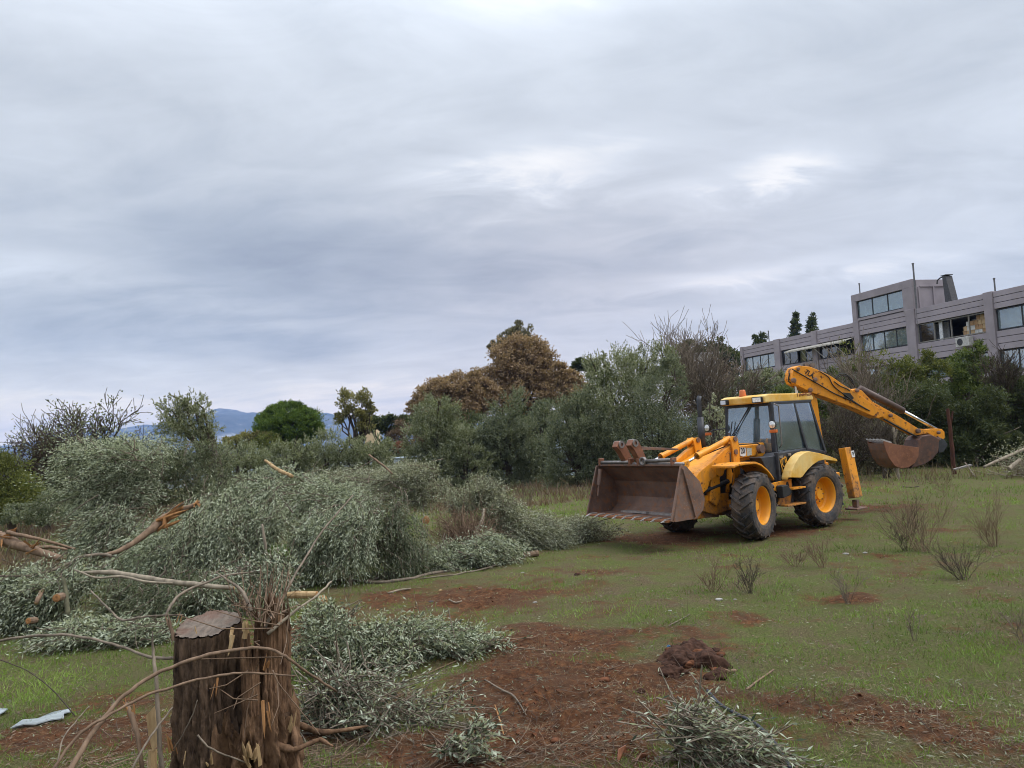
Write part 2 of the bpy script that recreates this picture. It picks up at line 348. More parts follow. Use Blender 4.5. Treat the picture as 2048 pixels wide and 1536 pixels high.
EUCL = leafmat('yellowing_leaf', (0.110, 0.115, 0.045), (0.30, 0.275, 0.115))
DRKL = leafmat('dark_evergreen_leaf', (0.034, 0.048, 0.020), (0.098, 0.115, 0.050))
GRNL = leafmat('yellow_green_leaf', (0.060, 0.080, 0.018), (0.175, 0.185, 0.055))
SHRL = leafmat('green_shrub_leaf', (0.048, 0.078, 0.020), (0.155, 0.190, 0.060))
BRNL = leafmat('dry_brown_leaf', (0.075, 0.052, 0.036), (0.22, 0.155, 0.108))
REDL = leafmat('reddish_leaf', (0.13, 0.06, 0.04), (0.27, 0.13, 0.085))
# ------------------------------------------------------------------ ground
def hgt(x, y):
    x = np.asarray(x, float); y = np.asarray(y, float)
    h = -0.036 * (np.clip(y, -60, 16.5) - 3)
    wl = 1 - sstep(-2, 9, x - 0.06 * np.maximum(y - 20, 0))
    h = h - 0.042 * np.clip(y - 20, 0, 60) * wl
    h = h - np.clip(y - 110, 0, 1500) * 0.05 * (1 - 0.6 * sstep(100, 400, x))
    h = h - np.clip(-x - 35, 0, 800) * 0.05 - np.clip(-y - 20, 0, 600) * 0.0
    return h
def G(px, py):
    r = ray(px, py); t = 1.0
    for i in range(4000):
        q = EYE + r * t
        if q[2] <= hgt(q[0], q[1]): break
        t *= 1.004
    return q
def gz(x, y): return float(hgt(x, y))
# bare red soil patches: pixel centre, half-width, half-depth of the picture -> ellipse on the ground
def blob(px, py, rx, ry):
    c = G(px, py); a = G(px + rx, py); b = G(px, py - ry); return c[0], c[1], abs(a[0] - c[0]), abs(b[1] - c[1])
SOIL = [(blob(*b[:4]), b[4]) for b in [
    (1110, 1400, 210, 90, 1.0), (980, 1500, 260, 60, 1.0), (1180, 1490, 150, 60, 0.95), (1120, 1285, 190, 45, 0.7), (960, 1200, 170, 28, 0.75), (1130, 1150, 140, 18, 0.45),
    (1360, 1365, 130, 45, 0.75), (1780, 1440, 170, 45, 0.62), (1900, 1480, 130, 40, 0.5), (1490, 1236, 80, 14, 0.55), (1720, 1195, 60, 10, 0.45), (1830, 1150, 90, 10, 0.30),
    (1350, 1075, 130, 14, 0.70), (1550, 1062, 130, 14, 0.75), (1740, 1018, 100, 9, 0.55), (1240, 1210, 120, 16, 0.35), (200, 1470, 250, 45, 0.8), (700, 1430, 150, 60, 0.7), (240, 1400, 130, 20, 0.7),
    (640, 1260, 120, 50, 0.6), (1560, 1400, 90, 30, 0.45), (1960, 1150, 60, 10, 0.3), (780, 1200, 120, 20, 0.6), (90, 1420, 140, 18, 0.6)]]
def soil(x, y):
    x = np.asarray(x, float); y = np.asarray(y, float); s = np.zeros_like(x)
    for (bx, by, rx, ry), a in SOIL:
        q = ((x - bx) / rx) ** 2 + ((y - by) / ry) ** 2
        s = np.maximum(s, a * np.exp(-q * 0.8))
    n = fbm2(x * 1.1, y * 1.1, 4, 3); n2 = fbm2(x * 5.5, y * 5.5, 3, 9)
    base = (0.28 * sstep(0.46, 0.66, fbm2(x * 0.45 + 9, y * 0.8, 5, 21)) + 0.18 * sstep(0.5, 0.7, fbm2(x * 1.6 + 3, y * 2.4, 4, 25))) * (y < 40) * sstep(-2.5, -0.5, x + 0.12 * y)
    return np.clip(s * 1.12 + base + (n - 0.5) * 1.0 + (n2 - 0.5) * 1.05 - 0.02, 0, 1)
def axis(lo, hi, st, far0, far1, k=46):
    a = np.arange(lo, hi, st); g = np.linspace(0, 1, k) ** 2.6
    left = lo - (g[1:] * (lo - far0))[::-1]; right = hi + g * (far1 - hi)
    return np.concatenate([left, a, right])
gx = axis(-6.5, 11.5, 0.075, -2500, 2500); gy = axis(2.2, 20.0, 0.075, -60, 7000)
X, Y = np.meshgrid(gx, gy)
S = soil(X, Y); near = sstep(30, 12, Y) * sstep(60, 14, np.abs(X))
Z = hgt(X, Y) + near * ((fbm2(X * 0.9, Y * 0.9, 4, 5) - 0.5) * 0.17 + S ** 1.5 * (fbm2(X * 3.2, Y * 3.2, 4, 8) - 0.42) * 0.26 + (fbm2(X * 7, Y * 7, 2, 12) - 0.5) * 0.03)
# tyres have pressed the ground flat where the machine stands
VX, VY = 5.87, 17.31
dv = np.maximum(np.abs((X - VX) * -0.825 + (Y - VY) * -0.565 - 1.2) - 2.0, 0) ** 2 + np.maximum(np.abs((X - VX) * 0.565 + (Y - VY) * -0.825) - 1.2, 0) ** 2
kf = np.exp(-dv * 2); Z = Z * (1 - kf) + (-0.475) * kf
nyy, nxx = X.shape
gi = np.arange(nyy * nxx).reshape(nyy, nxx)
fq = np.stack([gi[:-1, :-1], gi[:-1, 1:], gi[1:, 1:], gi[1:, :-1]], -1).reshape(-1, 4)
me = bpy.data.meshes.new('ground'); me.vertices.add(nyy * nxx); me.vertices.foreach_set('co', np.stack([X, Y, Z], -1).reshape(-1).astype(np.float32))
me.loops.add(fq.size); me.loops.foreach_set('vertex_index', fq.reshape(-1).astype(np.int32)); me.polygons.add(len(fq)); me.polygons.foreach_set('loop_start', np.arange(0, fq.size, 4, dtype=np.int32))
me.polygons.foreach_set('use_smooth', np.ones(len(fq), bool)); me.update(calc_edges=True)
at = me.attributes.new('soil', 'FLOAT', 'POINT'); at.data.foreach_set('value', S.reshape(-1).astype(np.float32))
def groundmat():
    m, t, b = mat('grass_and_red_soil'); a = t.nodes.new('ShaderNodeAttribute'); a.attribute_name = 'soil'
    n1 = node_noise(t, 2.2, 8, 0.7); n2 = node_noise(t, 14, 8, 0.7); n3 = node_noise(t, 55, 5, 0.7); n4 = node_noise(t, 0.35, 4, 0.6)
    red = node_ramp(t, n2, [(0.28, (0.020, 0.010, 0.006)), (0.5, (0.100, 0.043, 0.020)), (0.72, (0.225, 0.102, 0.044))])
    red = node_mix(t, node_ramp(t, n1, [(0.42, 0.0), (0.66, 0.75)]), red, (0.090, 0.050, 0.030))
    straw = node_ramp(t, n3, [(0.3, (0.032, 0.022, 0.013)), (0.7, (0.20, 0.15, 0.088))])
    grass = node_ramp(t, n3, [(0.3, (0.030, 0.044, 0.010)), (0.7, (0.155, 0.185, 0.048))])
    grass = node_mix(t, node_ramp(t, n1, [(0.36, 0.0), (0.60, 0.95)]), grass, straw)
    grass = node_mix(t, node_ramp(t, n4, [(0.4, 0.0), (0.7, 0.5)]), grass, (0.085, 0.098, 0.028))
    ad = t.nodes.new('ShaderNodeMath'); ad.operation = 'ADD'; t.links.new(a.outputs['Fac'], ad.inputs[0])
    sb = t.nodes.new('ShaderNodeMath'); sb.operation = 'MULTIPLY_ADD'; sb.inputs[1].default_value = 0.9; sb.inputs[2].default_value = -0.45; t.links.new(n2, sb.inputs[0]); t.links.new(sb.outputs[0], ad.inputs[1])
    col = node_mix(t, node_ramp(t, ad.outputs[0], [(0.24, 0.0), (0.62, 1.0)]), grass, red)
    t.links.new(col, b.inputs['Base Color']); b.inputs['Roughness'].default_value = 0.95; b.inputs['Specular IOR Level'].default_value = 0.1
    bp = t.nodes.new('ShaderNodeMath'); bp.operation = 'ADD'; t.links.new(n2, bp.inputs[0]); t.links.new(n3, bp.inputs[1])
    node_bump(t, b, bp.outputs[0], 0.9, 0.04); return m
ground = link('ground', me, groundmat()); tag(ground, kind='structure')
def zg(x, y):                                       # ground height with its relief (approximate)
    x = np.asarray(x, float); y = np.asarray(y, float)
    i = np.clip(np.searchsorted(gx, x) - 1, 0, nxx - 2); j = np.clip(np.searchsorted(gy, y) - 1, 0, nyy - 2)
    fx = (x - gx[i]) / (gx[i + 1] - gx[i]); fy = (y - gy[j]) / (gy[j + 1] - gy[j])
    return (Z[j, i] * (1 - fx) + Z[j, i + 1] * fx) * (1 - fy) + (Z[j + 1, i] * (1 - fx) + Z[j + 1, i + 1] * fx) * fy
def on(px, py, dz=0.0):
    q = G(px, py); q[2] = float(zg(q[0], q[1])) + dz; return q

# ------------------------------------------------------------------ distant hills
def hills():
    pts = [(-200, 905), (-60, 905), (0, 893), (60, 886), (120, 868), (200, 862), (300, 850), (380, 835), (415, 826), (432, 820), (445, 818), (462, 820), (480, 824), (520, 828), (560, 832), (600, 838), (625, 836), (640, 824), (655, 826), (680, 832),
           (720, 838), (760, 836), (800, 838), (850, 842), (950, 846), (1050, 846), (1200, 842), (1400, 836), (1700, 822), (2300, 800)]
    D = 6000.0; xs = np.linspace(-200, 2300, 420); top = np.interp(xs, [p[0] for p in pts], [p[1] for p in pts])
    top = top + (fbm2(xs * 0.035, xs * 0, 5, 91) - .5) * 13
    R_ = 60; vs = np.zeros((R_, len(xs), 3))
    for i, (px, py) in enumerate(zip(xs, top)):
        q = P(px, py, D); u = q - EYE; zt = q[2]; az = u[0] / u[1]
        for j in range(R_):
            f = j / (R_ - 1); d = D - 2600 * (1 - f); zb = -95.0
            z = zb + (zt - zb) * (f ** 1.25)
            vs[j, i] = (az * d, d, z)
    nz = fbm(np.stack([vs[..., 0] / 480, vs[..., 1] / 480, vs[..., 2] * 0], -1), 5, 31) - 0.5
    f = np.linspace(0, 1, R_)[:, None]
    vs[..., 2] += nz * 230 * np.sin(np.clip(f, 0, 0.985) * math.pi) + (fbm(vs / 130, 4, 77) - 0.5) * 34 * f
    g = np.arange(R_ * len(xs)).reshape(R_, -1); fq = np.stack([g[:-1, :-1], g[:-1, 1:], g[1:, 1:], g[1:, :-1]], -1).reshape(-1, 4)
    me = bpy.data.meshes.new('hills'); me.from_pydata(vs.reshape(-1, 3).tolist(), [], fq.tolist()); me.polygons.foreach_set('use_smooth', [True] * len(me.polygons))
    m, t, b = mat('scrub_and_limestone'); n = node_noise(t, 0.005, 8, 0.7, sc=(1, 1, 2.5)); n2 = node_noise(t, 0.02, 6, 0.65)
    col = node_ramp(t, n, [(0.42, (0.022, 0.028, 0.016)), (0.55, (0.085, 0.08, 0.06)), (0.64, (0.46, 0.44, 0.40))])  # scrub and pale rock, contrast widened to paint in relief shading
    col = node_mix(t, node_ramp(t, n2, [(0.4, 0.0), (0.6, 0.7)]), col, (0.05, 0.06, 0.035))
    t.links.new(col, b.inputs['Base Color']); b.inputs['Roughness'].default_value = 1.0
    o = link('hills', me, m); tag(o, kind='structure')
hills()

# ------------------------------------------------------------------ air
def haze():
    mb = MB(); mb.box((0, 3000, (265 - 100) / 2), (16000, 6500, 365))
    m = bpy.data.materials.new('pale_air'); m.use_nodes = True; t = m.node_tree; t.nodes.clear()
    o = t.nodes.new('ShaderNodeOutputMaterial'); v = t.nodes.new('ShaderNodeVolumePrincipled'); v.inputs['Color'].default_value = (0.31, 0.51, 1.0, 1); v.inputs['Density'].default_value = HAZE_D
    t.links.new(v.outputs[0], o.inputs['Volume'])
    h = mb.build('haze', m); tag(h, kind='stuff')
HAZE_D = 1.15e-4
haze()

# ------------------------------------------------------------------ apartment block on the right
def building():
    zr = 7.2
    A = ray(1482, 695); A = A * zr / A[2]; B = ray(2048, 569); B = B * zr / B[2]
    ud = (B - A)[:2]; ud /= np.linalg.norm(ud); nn = np.array([ud[1], -ud[0]])       # nn points away from the camera side
    if nn @ A[:2] < 0: nn = -nn
    ang = math.atan2(ud[1], ud[0])
    root = thing('office_building', 'long grey-mauve two storey concrete block with ribbon windows behind the shrubs', 'building', mat=Matrix.Translation((A[0], A[1], ZE)) @ Matrix.Rotation(ang, 4, 'Z'))
    sgn = 1.0 if (np.array([-ud[1], ud[0]]) @ nn) > 0 else -1.0                       # local y pointing into the building
    yv = lambda v: sgn * v
    def bx(mb, s0, s1, y0, y1, z0, z1, mi=0): mb.box(((s0 + s1) / 2, yv((y0 + y1) / 2), (z0 + z1) / 2), (s1 - s0, abs(y1 - y0), z1 - z0), None, mi)
    mc = simple('mauve_grey_concrete', (0.27, 0.238, 0.258), 0.85, 0, 0.16, 0.8, 0.1); mc2 = simple('mauve_grey_panel', (0.295, 0.26, 0.285), 0.8, 0, 0.12, 0.6)
    mj = simple('dark_joint', (0.045, 0.04, 0.045), 0.9); mal = simple('dark_window_frame', (0.03, 0.03, 0.034), 0.5); mgy = simple('grey_alu_frame', (0.20, 0.19, 0.17), 0.5)
    mgt = glassmat('teal_glass', (0.45, 0.62, 0.64), 0.20, (0.30, 0.42, 0.44), 0.40); mgd = glassmat('dark_glass', (0.22, 0.24, 0.27), 0.10, (0.1, 0.1, 0.1), 0.08)
    mwi = simple('white_interior', (0.55, 0.57, 0.60), 0.9); mdi = simple('dark_interior', (0.035, 0.035, 0.042), 0.9); mcu = simple('pale_curtain', (0.42, 0.52, 0.52), 0.9, 0, 0.2, 6); mcy = simple('yellowish_curtain', (0.34, 0.34, 0.20), 0.9, 0, 0.2, 6)
    Z0 = -4.0; S1 = 46.0; D = 9.0
    # walls: one shell set behind the panels, roof slab
    w = MB(); bx(w, 0, S1, 0.9, D, Z0, 4.55); bx(w, 0, S1, 6.0, D, 4.55, 6.05); bx(w, 0, S1, 0.35, D, 6.05, 7.05); bx(w, 0.0, 0.35, 0.3, 6.0, 4.55, 6.05)
    w.build('wall', mc, root)
    r = MB(); bx(r, 0.02, S1, 0.36, D, 7.051, 7.10); r.build('roof', mj, root)
    cols = [(-0.05, 0.45), (6.3, 7.25), (12.35, 13.1), (18.1, 18.75), (24.05, 24.95), (31.15, 31.85), (37.5, 38.2), (43.7, 44.4)]
    for i, (a, b) in enumerate(cols):
        m = MB(); bx(m, a, b, -0.14, 0.34, Z0, 7.22); m.build('column', mc, root, bevel=0.02)
    pan = None
    def panel(s0, s1, z0, z1, y0=-0.03, nm='cladding_panel', mt=None):
        m = MB(); bx(m, s0 + 0.012, s1 - 0.012, y0, 0.30, z0 + 0.018, z1 - 0.018); return m.build(nm, mt or mc2, root, bevel=0.008)
    jb = MB()
    for (a0, a), (b, b1) in zip(cols[:-1], cols[1:]):
        for k in range(3): panel(a, b, 6.02 + 0.39 * k, 6.02 + 0.39 * (k + 1))
        for k in range(3): panel(a, b, 3.32 + 0.42 * k, 3.32 + 0.42 * (k + 1))
        bx(jb, a, b, 0.305, 0.345, 3.3, 4.6); bx(jb, a, b, 0.305, 0.345, 6.0, 7.19)
        panel(a, b, 0.2, 0.62); panel(a, b, 0.62, 1.04); panel(a, b, 1.04, 1.9)
    jb.build('joint_backing', mj, root)
    # windows
    def window(s0, s1, z0, z1, n, glass, frame, back, openp=(), y=0.10, depth=0.75, roomc=None):
        fr = MB(); t = 0.07
        bx(fr, s0, s1, y, y + 0.08, z0, z0 + t); bx(fr, s0, s1, y, y + 0.08, z1 - t, z1)
        for k in range(n + 1):
            x = s0 + (s1 - s0) * k / n; x = min(max(x, s0 + t / 2), s1 - t / 2); bx(fr, x - t / 2, x + t / 2, y - 0.004, y + 0.084, z0 + t, z1 - t)
        f = fr.build('window', frame, root)
        for k in range(n):
            if k in openp: continue
            a = s0 + (s1 - s0) * k / n + t / 2; b = s0 + (s1 - s0) * (k + 1) / n - t / 2
            g = MB(); bx(g, a, b, y + 0.035, y + 0.047, z0 + t, z1 - t); g.build('pane', glass, f)
        if back is not None:
            bb = MB(); bx(bb, s0 + 0.02, s1 - 0.02, depth, depth + 0.05, z0, z1); bb.build('curtain' if depth < 1 else 'back_wall', back, f)
        return f
    for (i, n, gl, fr, bk, op, dp) in [(0, 4, mgt, mal, mcu, (), 0.35), (1, 4, mgd, mal, mdi, (2,), 3.0), (2, 4, mgd, mal, mdi, (), 3.0), (3, 4, mgt, mal, mcu, (), 0.45),
                                       (4, 4, mgd, mgy, mdi, (1, 2, 3), 4.5), (5, 3, mgt, mal, mcu, (), 0.4), (6, 4, mgt, mal, mcu, (), 0.4)]:
        window(cols[i][1] + 0.02, cols[i + 1][0] - 0.02, 4.62, 5.99, n, gl, fr, bk, op, depth=dp)
        window(cols[i][1] + 0.02, cols[i + 1][0] - 0.02, 1.92, 3.29, 4, mgt, mal, mcu, (), depth=0.4)
    # half-drawn yellowish curtain and white folds of the open bays
    c = MB(); bx(c, 9.6, 11.6, 0.5, 0.55, 4.62, 5.99); c.build('curtain', mcy, root)
    for q in ((25.05, 25.4, 0.3, 0.36), (26.75, 27.05, 0.30, 0.36), (25.4, 26.7, 1.2, 1.25), (27.5, 28.1, 2.4, 2.46)): c = MB(); bx(c, *q, 4.6, 5.95); c.build('white_partition', mwi, root)
    # roof tower
    tw = MB(); bx(tw, 18.1, 24.95, -0.10, 0.25, 8.85, 9.45); bx(tw, 18.1, 18.62, -0.10, 0.3, 7.05, 8.85); bx(tw, 23.9, 24.95, -0.10, 0.3, 7.05, 8.85); bx(tw, 18.62, 23.9, -0.09, 0.3, 7.22, 7.42)
    bx(tw, 18.1, 18.4, 0.3, 2.9, 7.05, 9.4); bx(tw, 24.65, 24.93, 0.3, 3.2, 7.06, 9.40); bx(tw, 18.1, 24.9, 2.9, 3.2, 7.05, 9.38); bx(tw, 18.12, 24.9, 0.25, 3.15, 9.25, 9.40)
    tw.build('roof_tower', mc, root, bevel=0.02)
    rb = MB(); [bx(rb, 24.93, 25.01, y0, y0 + 0.12, 7.2, 8.85) for y0 in (0.4, 1.7)]; bx(rb, 24.93, 25.01, 0.55, 3.1, 8.85, 8.93); rb.build('tower_rib', mc, root)
    window(18.64, 23.88, 7.44, 8.84, 3, mgt, mal, mwi, (), y=0.05, depth=2.6)
    ms = simple('grey_pipe', (0.12, 0.12, 0.125), 0.5, 0.3)
    for (s, y, z0, z1, rr) in [(4.6, 0.5, 7.0, 8.35, 0.05), (18.5, 0.5, 9.3, 10.4, 0.05), (24.99 + 0.12, 0.02, 5.9, 10.6, 0.06), (31.5, 0.55, 7.0, 8.15, 0.05)]:
        p = MB(); p.tube([(s, yv(y), z0), (s, yv(y), z1)], rr, 8); p.lathe([(0.0, z1 + .02), (rr * 1.5, z1), (rr * 1.5, z1 - .08), (rr, z1 - .08)], (s, yv(y), 0), (0, 0, 1), 8); p.build('vent_pipe', ms, root)
    # tapered sheet-metal chimney with a drooping end
    ch = MB(); q = [(27.38, 7.08), (28.0, 7.08), (27.60, 9.12), (27.28, 9.12)]
    ch.prism(q, lambda a, b, y: (a, yv(y), b), 0.45, 1.0); ch.box((27.42, yv(0.72), 9.20), (0.52, 0.6, 0.05)); ch.tube([(27.1, yv(0.7), 9.16), (26.8, yv(0.7), 9.12), (26.55, yv(0.7), 9.0), (26.5, yv(0.7), 8.75)], 0.05, 6)
    ch.build('chimney', simple('dull_metal', (0.07, 0.068, 0.072), 0.6, 0.4), root)
    # awning with its struts
    mw = simple('cream_canvas', (0.38, 0.35, 0.30), 0.85, 0, 0.2, 3)
    aw = MB(); n = 40; s = np.linspace(9.1, 18.0, n)
    zt = 5.98 + 0 * s; yo = -0.75 + 0.0 * s
    vs = [(a, yv(-0.06), 5.96) for a in s] + [(a, yv(-0.85), 5.72) for a in s] + [(a, yv(-0.87), 5.60 + 0.035 * math.sin(i * 2.3)) for i, a in enumerate(s)]
    aw.add(vs, [(k * n + i, k * n + i + 1, (k + 1) * n + i + 1, (k + 1) * n + i) for k in (0, 1) for i in range(n - 1)])
    awo = aw.build('awning', mw, root); md = awo.modifiers.new('thick', 'SOLIDIFY'); md.thickness = 0.02
    mws = simple('white_metal', (0.55, 0.55, 0.55), 0.4)
    for s_ in (9.2, 11.6, 12.2, 13.4, 14.6, 16.2): st = MB(); st.bar((s_, yv(-0.8), 5.70), (s_ + (0.5 if s_ > 13 else -0.1), yv(0.02), 4.66), 0.055, 0.055); st.build('awning_strut', mws, awo)
    # air conditioner under the open bay
    ac = MB(); bx(ac, 28.95, 30.1, -0.52, -0.12, 3.85, 4.5); a = ac.build('air_conditioner', simple('off_white_plastic', (0.42, 0.41, 0.39), 0.5), root, bevel=0.03)
    fn = MB(); fn.lathe([(0.0, 0), (0.22, 0), (0.24, 0.012), (0.24, 0.02)], (29.35, yv(-0.545), 4.18), (0, sgn, 0), 20); fn.build('fan_grille', mal, a)
    return root, yv
BLD, byv = building()
def boxes_in_bay():
    mk = [simple('brown_cardboard', (0.34, 0.21, 0.11), 0.85, 0, 0.15, 3), simple('white_carton', (0.5, 0.5, 0.48), 0.8, 0, 0.15, 3), simple('tan_cardboard', (0.42, 0.30, 0.17), 0.85, 0, 0.15, 3)]
    inv = BLD.matrix_world
    items = []
    rows = [(28.7, 4.66, 7), (28.75, 4.98, 7), (29.0, 5.30, 6), (29.9, 5.62, 3)]
    k = 0
    nmr = ['bottom', 'second', 'third', 'top']; ordn = ['first', 'second', 'third', 'fourth', 'fifth', 'sixth', 'seventh']
    col = ['brown', 'white', 'tan']
    for r, (s0, z0, n) in enumerate(rows):
        s = s0
        for j in range(n):
            wd = 0.30 + 0.06 * ((j * 7 + r * 3) % 3) / 2; ci = (j * 5 + r * 2 + j // 2) % 3
            if s + wd > 31.1: break
            m = MB(); m.box((0, 0, 0.15), (wd - 0.02, 0.35, 0.30)); o = m.build('storage_box', mk[ci], None, bevel=0.008)
            q = inv @ Vector((s + wd / 2, byv(0.62), z0)); o.location = q; o.rotation_euler.z = math.atan2(inv[1][0], inv[0][0])
            tp = MB(); tp.box((0, 0, 0.302), (0.05, 0.352, 0.006)); tp.build('tape', mk[1 if ci != 1 else 0], o)
            tag(o, f'{col[ci]} carton in the open window bay, {ordn[j]} from the left in the {nmr[r]} row', 'box', 'cartons stacked in the open window bay'); s += wd
        # a shelf board under each row so that nothing hangs in the air
    sh = MB()
    for s0, z0, n in rows: sh.box(((s0 - 0.1 + 31.1) / 2, byv(0.62), z0 - 0.012), (31.1 - s0 + 0.1, 0.4, 0.02))
    sh.build('shelf', mk[2], BLD)
boxes_in_bay()

# two small houses glimpsed between the trees
def house(name, label, px, py, wpx, hpx, d, wallc, roofc, gable=False):
    c = P(px, py, d); wd = wpx * d / F; ht = hpx * d / F; z0 = gz(c[0], c[1]); zt = c[2] + ht / 2
    r = thing(name, label, 'house', (c[0], c[1], z0))
    H = zt - z0
    m = MB(); m.box((0, 1.5, H / 2), (wd, 3 + wd * 0.3, H)); m.build('wall', simple(name + '_render', wallc, 0.85, 0, 0.12, 1), r)
    m = MB(); m.box((0, 1.5, H + 0.12), (wd + 0.5, 3.5 + wd * 0.3, 0.24)); m.build('roof', simple(name + '_roof', roofc, 0.85, 0, 0.15, 2), r)
    for s in (-0.25, 0.25):
        m = MB(); m.box((wd * s, -wd * 0.15 - 0.02, H - 1.3), (wd * 0.2, 0.06, 1.1)); w = m.build('window', simple(name + '_pane', (0.05, 0.06, 0.07), 0.2), r)
    return r
house('white_house', 'white house with a flat roof half hidden behind the leafless tree', 1412, 722, 44, 26, 90, (0.42, 0.40, 0.38), (0.30, 0.28, 0.27))
house('cream_house', 'small cream house peeping out between the yellowing tree and dark evergreen', 741, 858, 24, 30, 120, (0.55, 0.42, 0.27), (0.45, 0.34, 0.24))

# corrugated fence behind the olives
def fence():
    tops = [(440, 944), (520, 937), (609, 930), (700, 922), (820, 912), (900, 908), (1000, 902), (1095, 895), (1180, 890)]
    pts = [P(px, py, 53 - 0.006 * (px - 440)) for px, py in tops]
    root = thing('metal_fence', 'pale blue corrugated sheet metal fence running behind the olive trees', 'fence', (pts[0][0], pts[0][1], gz(pts[0][0], pts[0][1])))
    ms = simple('galvanised_sheet', (0.36, 0.42, 0.48), 0.45, 0.3, 0.12, 1.5)
    for a, b in zip(pts[:-1], pts[1:]):
        n = 2
        for k in range(n):
            p = a + (b - a) * (k / n); q = a + (b - a) * ((k + 1) / n - 0.004)
            dirv = unit([q[0] - p[0], q[1] - p[1], 0]); nv = np.array([dirv[1], -dirv[0], 0])
            hh = 1.9; rows = 27; vs = []
            for e in (p, q):
                for j in range(rows): vs.append(e + np.array([0, 0, -hh * j / (rows - 1)]) + nv * 0.035 * math.sin(j * math.pi / 2))
            m = MB(); m.add(vs, [(j, j + 1, rows + j + 1, rows + j) for j in range(rows - 1)]); m.build('fence_panel', ms, root, world=True)
        m = MB(); m.tube([a + [0, .06, .12], a + [0, .06, -2.6]], 0.04, 6); m.build('post', simple('grey_post', (0.25, 0.26, 0.27), 0.6), root, world=True)
fence()
# ------------------------------------------------------------------ backhoe loader
VM = Matrix.Translation((VX, VY, ZE - 2.465)) @ Matrix.Rotation(3.742, 4, 'Z') @ Matrix.Rotation(0.009, 4, 'Y') @ Matrix.Rotation(0.009, 4, 'X')
VMn = np.array(VM)[:3, :3]; VO = np.array(VM)[:3, 3]
def V(px, py, y):                                   # pixel on the machine's vertical plane y -> (x, z) in its own metres
    r = VMn.T @ ray(px, py); o = VMn.T @ (EYE - VO); t = (y - o[1]) / r[1]; q = o + t * r; return (q[0], q[2])
def VP(pts, y): return [V(a, b, y) for a, b in pts]
xz = lambda a, b, y: (a, y, b)
BH = thing('backhoe_loader', 'yellow backhoe loader with rusty front bucket and raised rear arm on the grass', 'backhoe loader', mat=VM)
def both(fn):
    for s in (1, -1): fn(s)
WB, TR, RT = 2.12, 1.02, 0.67
def wheel(x, s, steer):
    Rz = np.array(Matrix.Rotation(steer, 3, 'Z')); c = np.array([x, s * TR, RT]); ax = Rz @ np.array([0, s, 0.0]); fw = Rz @ np.array([1.0, 0, 0])
    mb = MB(); hw = 0.225
    mb.lathe([(0.0, 0.06), (0.10, 0.06), (0.115, 0.03), (0.17, 0.02), (0.18, -0.02), (0.30, -0.03), (0.33, 0.01)], c, ax, 32)
    w = mb.build('wheel', MYR, BH, smooth=False)
    mb = MB(); mb.lathe([(0.30, -0.10), (0.33, 0.02), (0.345, 0.10), (0.365, 0.175), (0.38, 0.185), (0.385, 0.17), (0.37, -0.19), (0.35, -0.19)], c, ax, 40); mb.build('rim', MYR, w, smooth=True)
    mb = MB(); mb.lathe([(0.375, hw * .78), (0.40, hw * .93), (0.46, hw), (0.55, hw * 1.0), (0.605, hw * .93), (0.63, hw * .80), (0.636, hw * .4), (0.638, 0), (0.636, -hw * .4), (0.63, -hw * .80), (0.605, -hw * .93), (0.55, -hw), (0.46, -hw), (0.375, -hw * .78)], c, ax, 56)
    NL = 19
    for sd in (1, -1):
        for k in range(NL):
            a0 = (k + (0.5 if sd < 0 else 0)) * 2 * math.pi / NL
            prof = []
            for (f, da) in ((-0.06, -0.02), (0.45, 0.10), (1.02, 0.27)):
                o = sd * hw * f; a = a0 + da
                rad_in = 0.625 - (0.035 if f > 1 else 0); rad_out = 0.678 - (0.05 if f > 1 else 0.0)
                for aa, rr in ((a - 0.042, rad_in), (a + 0.058, rad_in), (a + 0.042, rad_out), (a - 0.026, rad_out)):
                    prof.append(c + ax * o + (fw * math.cos(aa) + np.array([0, 0, 1.0]) * math.sin(aa)) * rr)
            vs = prof; fs = []
            for j in range(2):
                for q in range(4): fs.append((j * 4 + q, j * 4 + (q + 1) % 4, (j + 1) * 4 + (q + 1) % 4, (j + 1) * 4 + q))
            fs += [(0, 1, 2, 3), (8, 9, 10, 11)]
            # shoulder piece running down the side wall
            mb.add(vs, fs)
    mb.build('tyre', MTY, w)
    mb = MB()
    for k in range(8):
        a = k * math.pi / 4; p = c + ax * 0.02 + (fw * math.cos(a) + np.array([0, 0, 1.0]) * math.sin(a)) * 0.145
        mb.lathe([(0.016, 0), (0.016, 0.025), (0, 0.025)], p, ax, 6)
    mb.build('wheel_bolts', MRO, w)
for s in (1, -1):
    wheel(0.0, s, 0.0); wheel(WB, s, 0.26)
# chassis
m = MB()
m.box((1.0, 0, 0.72), (3.5, 0.62, 0.34)); m.box((2.75, 0, 0.72), (0.85, 0.74, 0.5)); m.bar((0, -0.95, RT), (0, 0.95, RT), 0.22, 0.22); m.bar((WB, -0.95, RT), (WB, 0.95, RT), 0.2, 0.2)
m.prism(VP([(1422, 957), (1438, 946), (1441, 1000), (1432, 1012), (1419, 1002)], 0.5), xz, 0.40, 0.52); m.prism(VP([(1422, 957), (1438, 946), (1441, 1000), (1432, 1012), (1419, 1002)], 0.5), xz, -0.52, -0.40)
m.prism(VP([(1405, 992), (1458, 985), (1458, 1020), (1432, 1030), (1404, 1022)], 0.45), xz, -0.45, 0.45)
m.build('chassis', MYW, BH, bevel=0.015)
m = MB(); m.prism(VP([(1406, 1020), (1440, 1018), (1440, 1034), (1412, 1036)], 0.4), xz, -0.38, 0.38); m.box((0.9, 0, 0.52), (2.6, 0.5, 0.16)); m.build('axle_guard', MRU, BH, bevel=0.01)
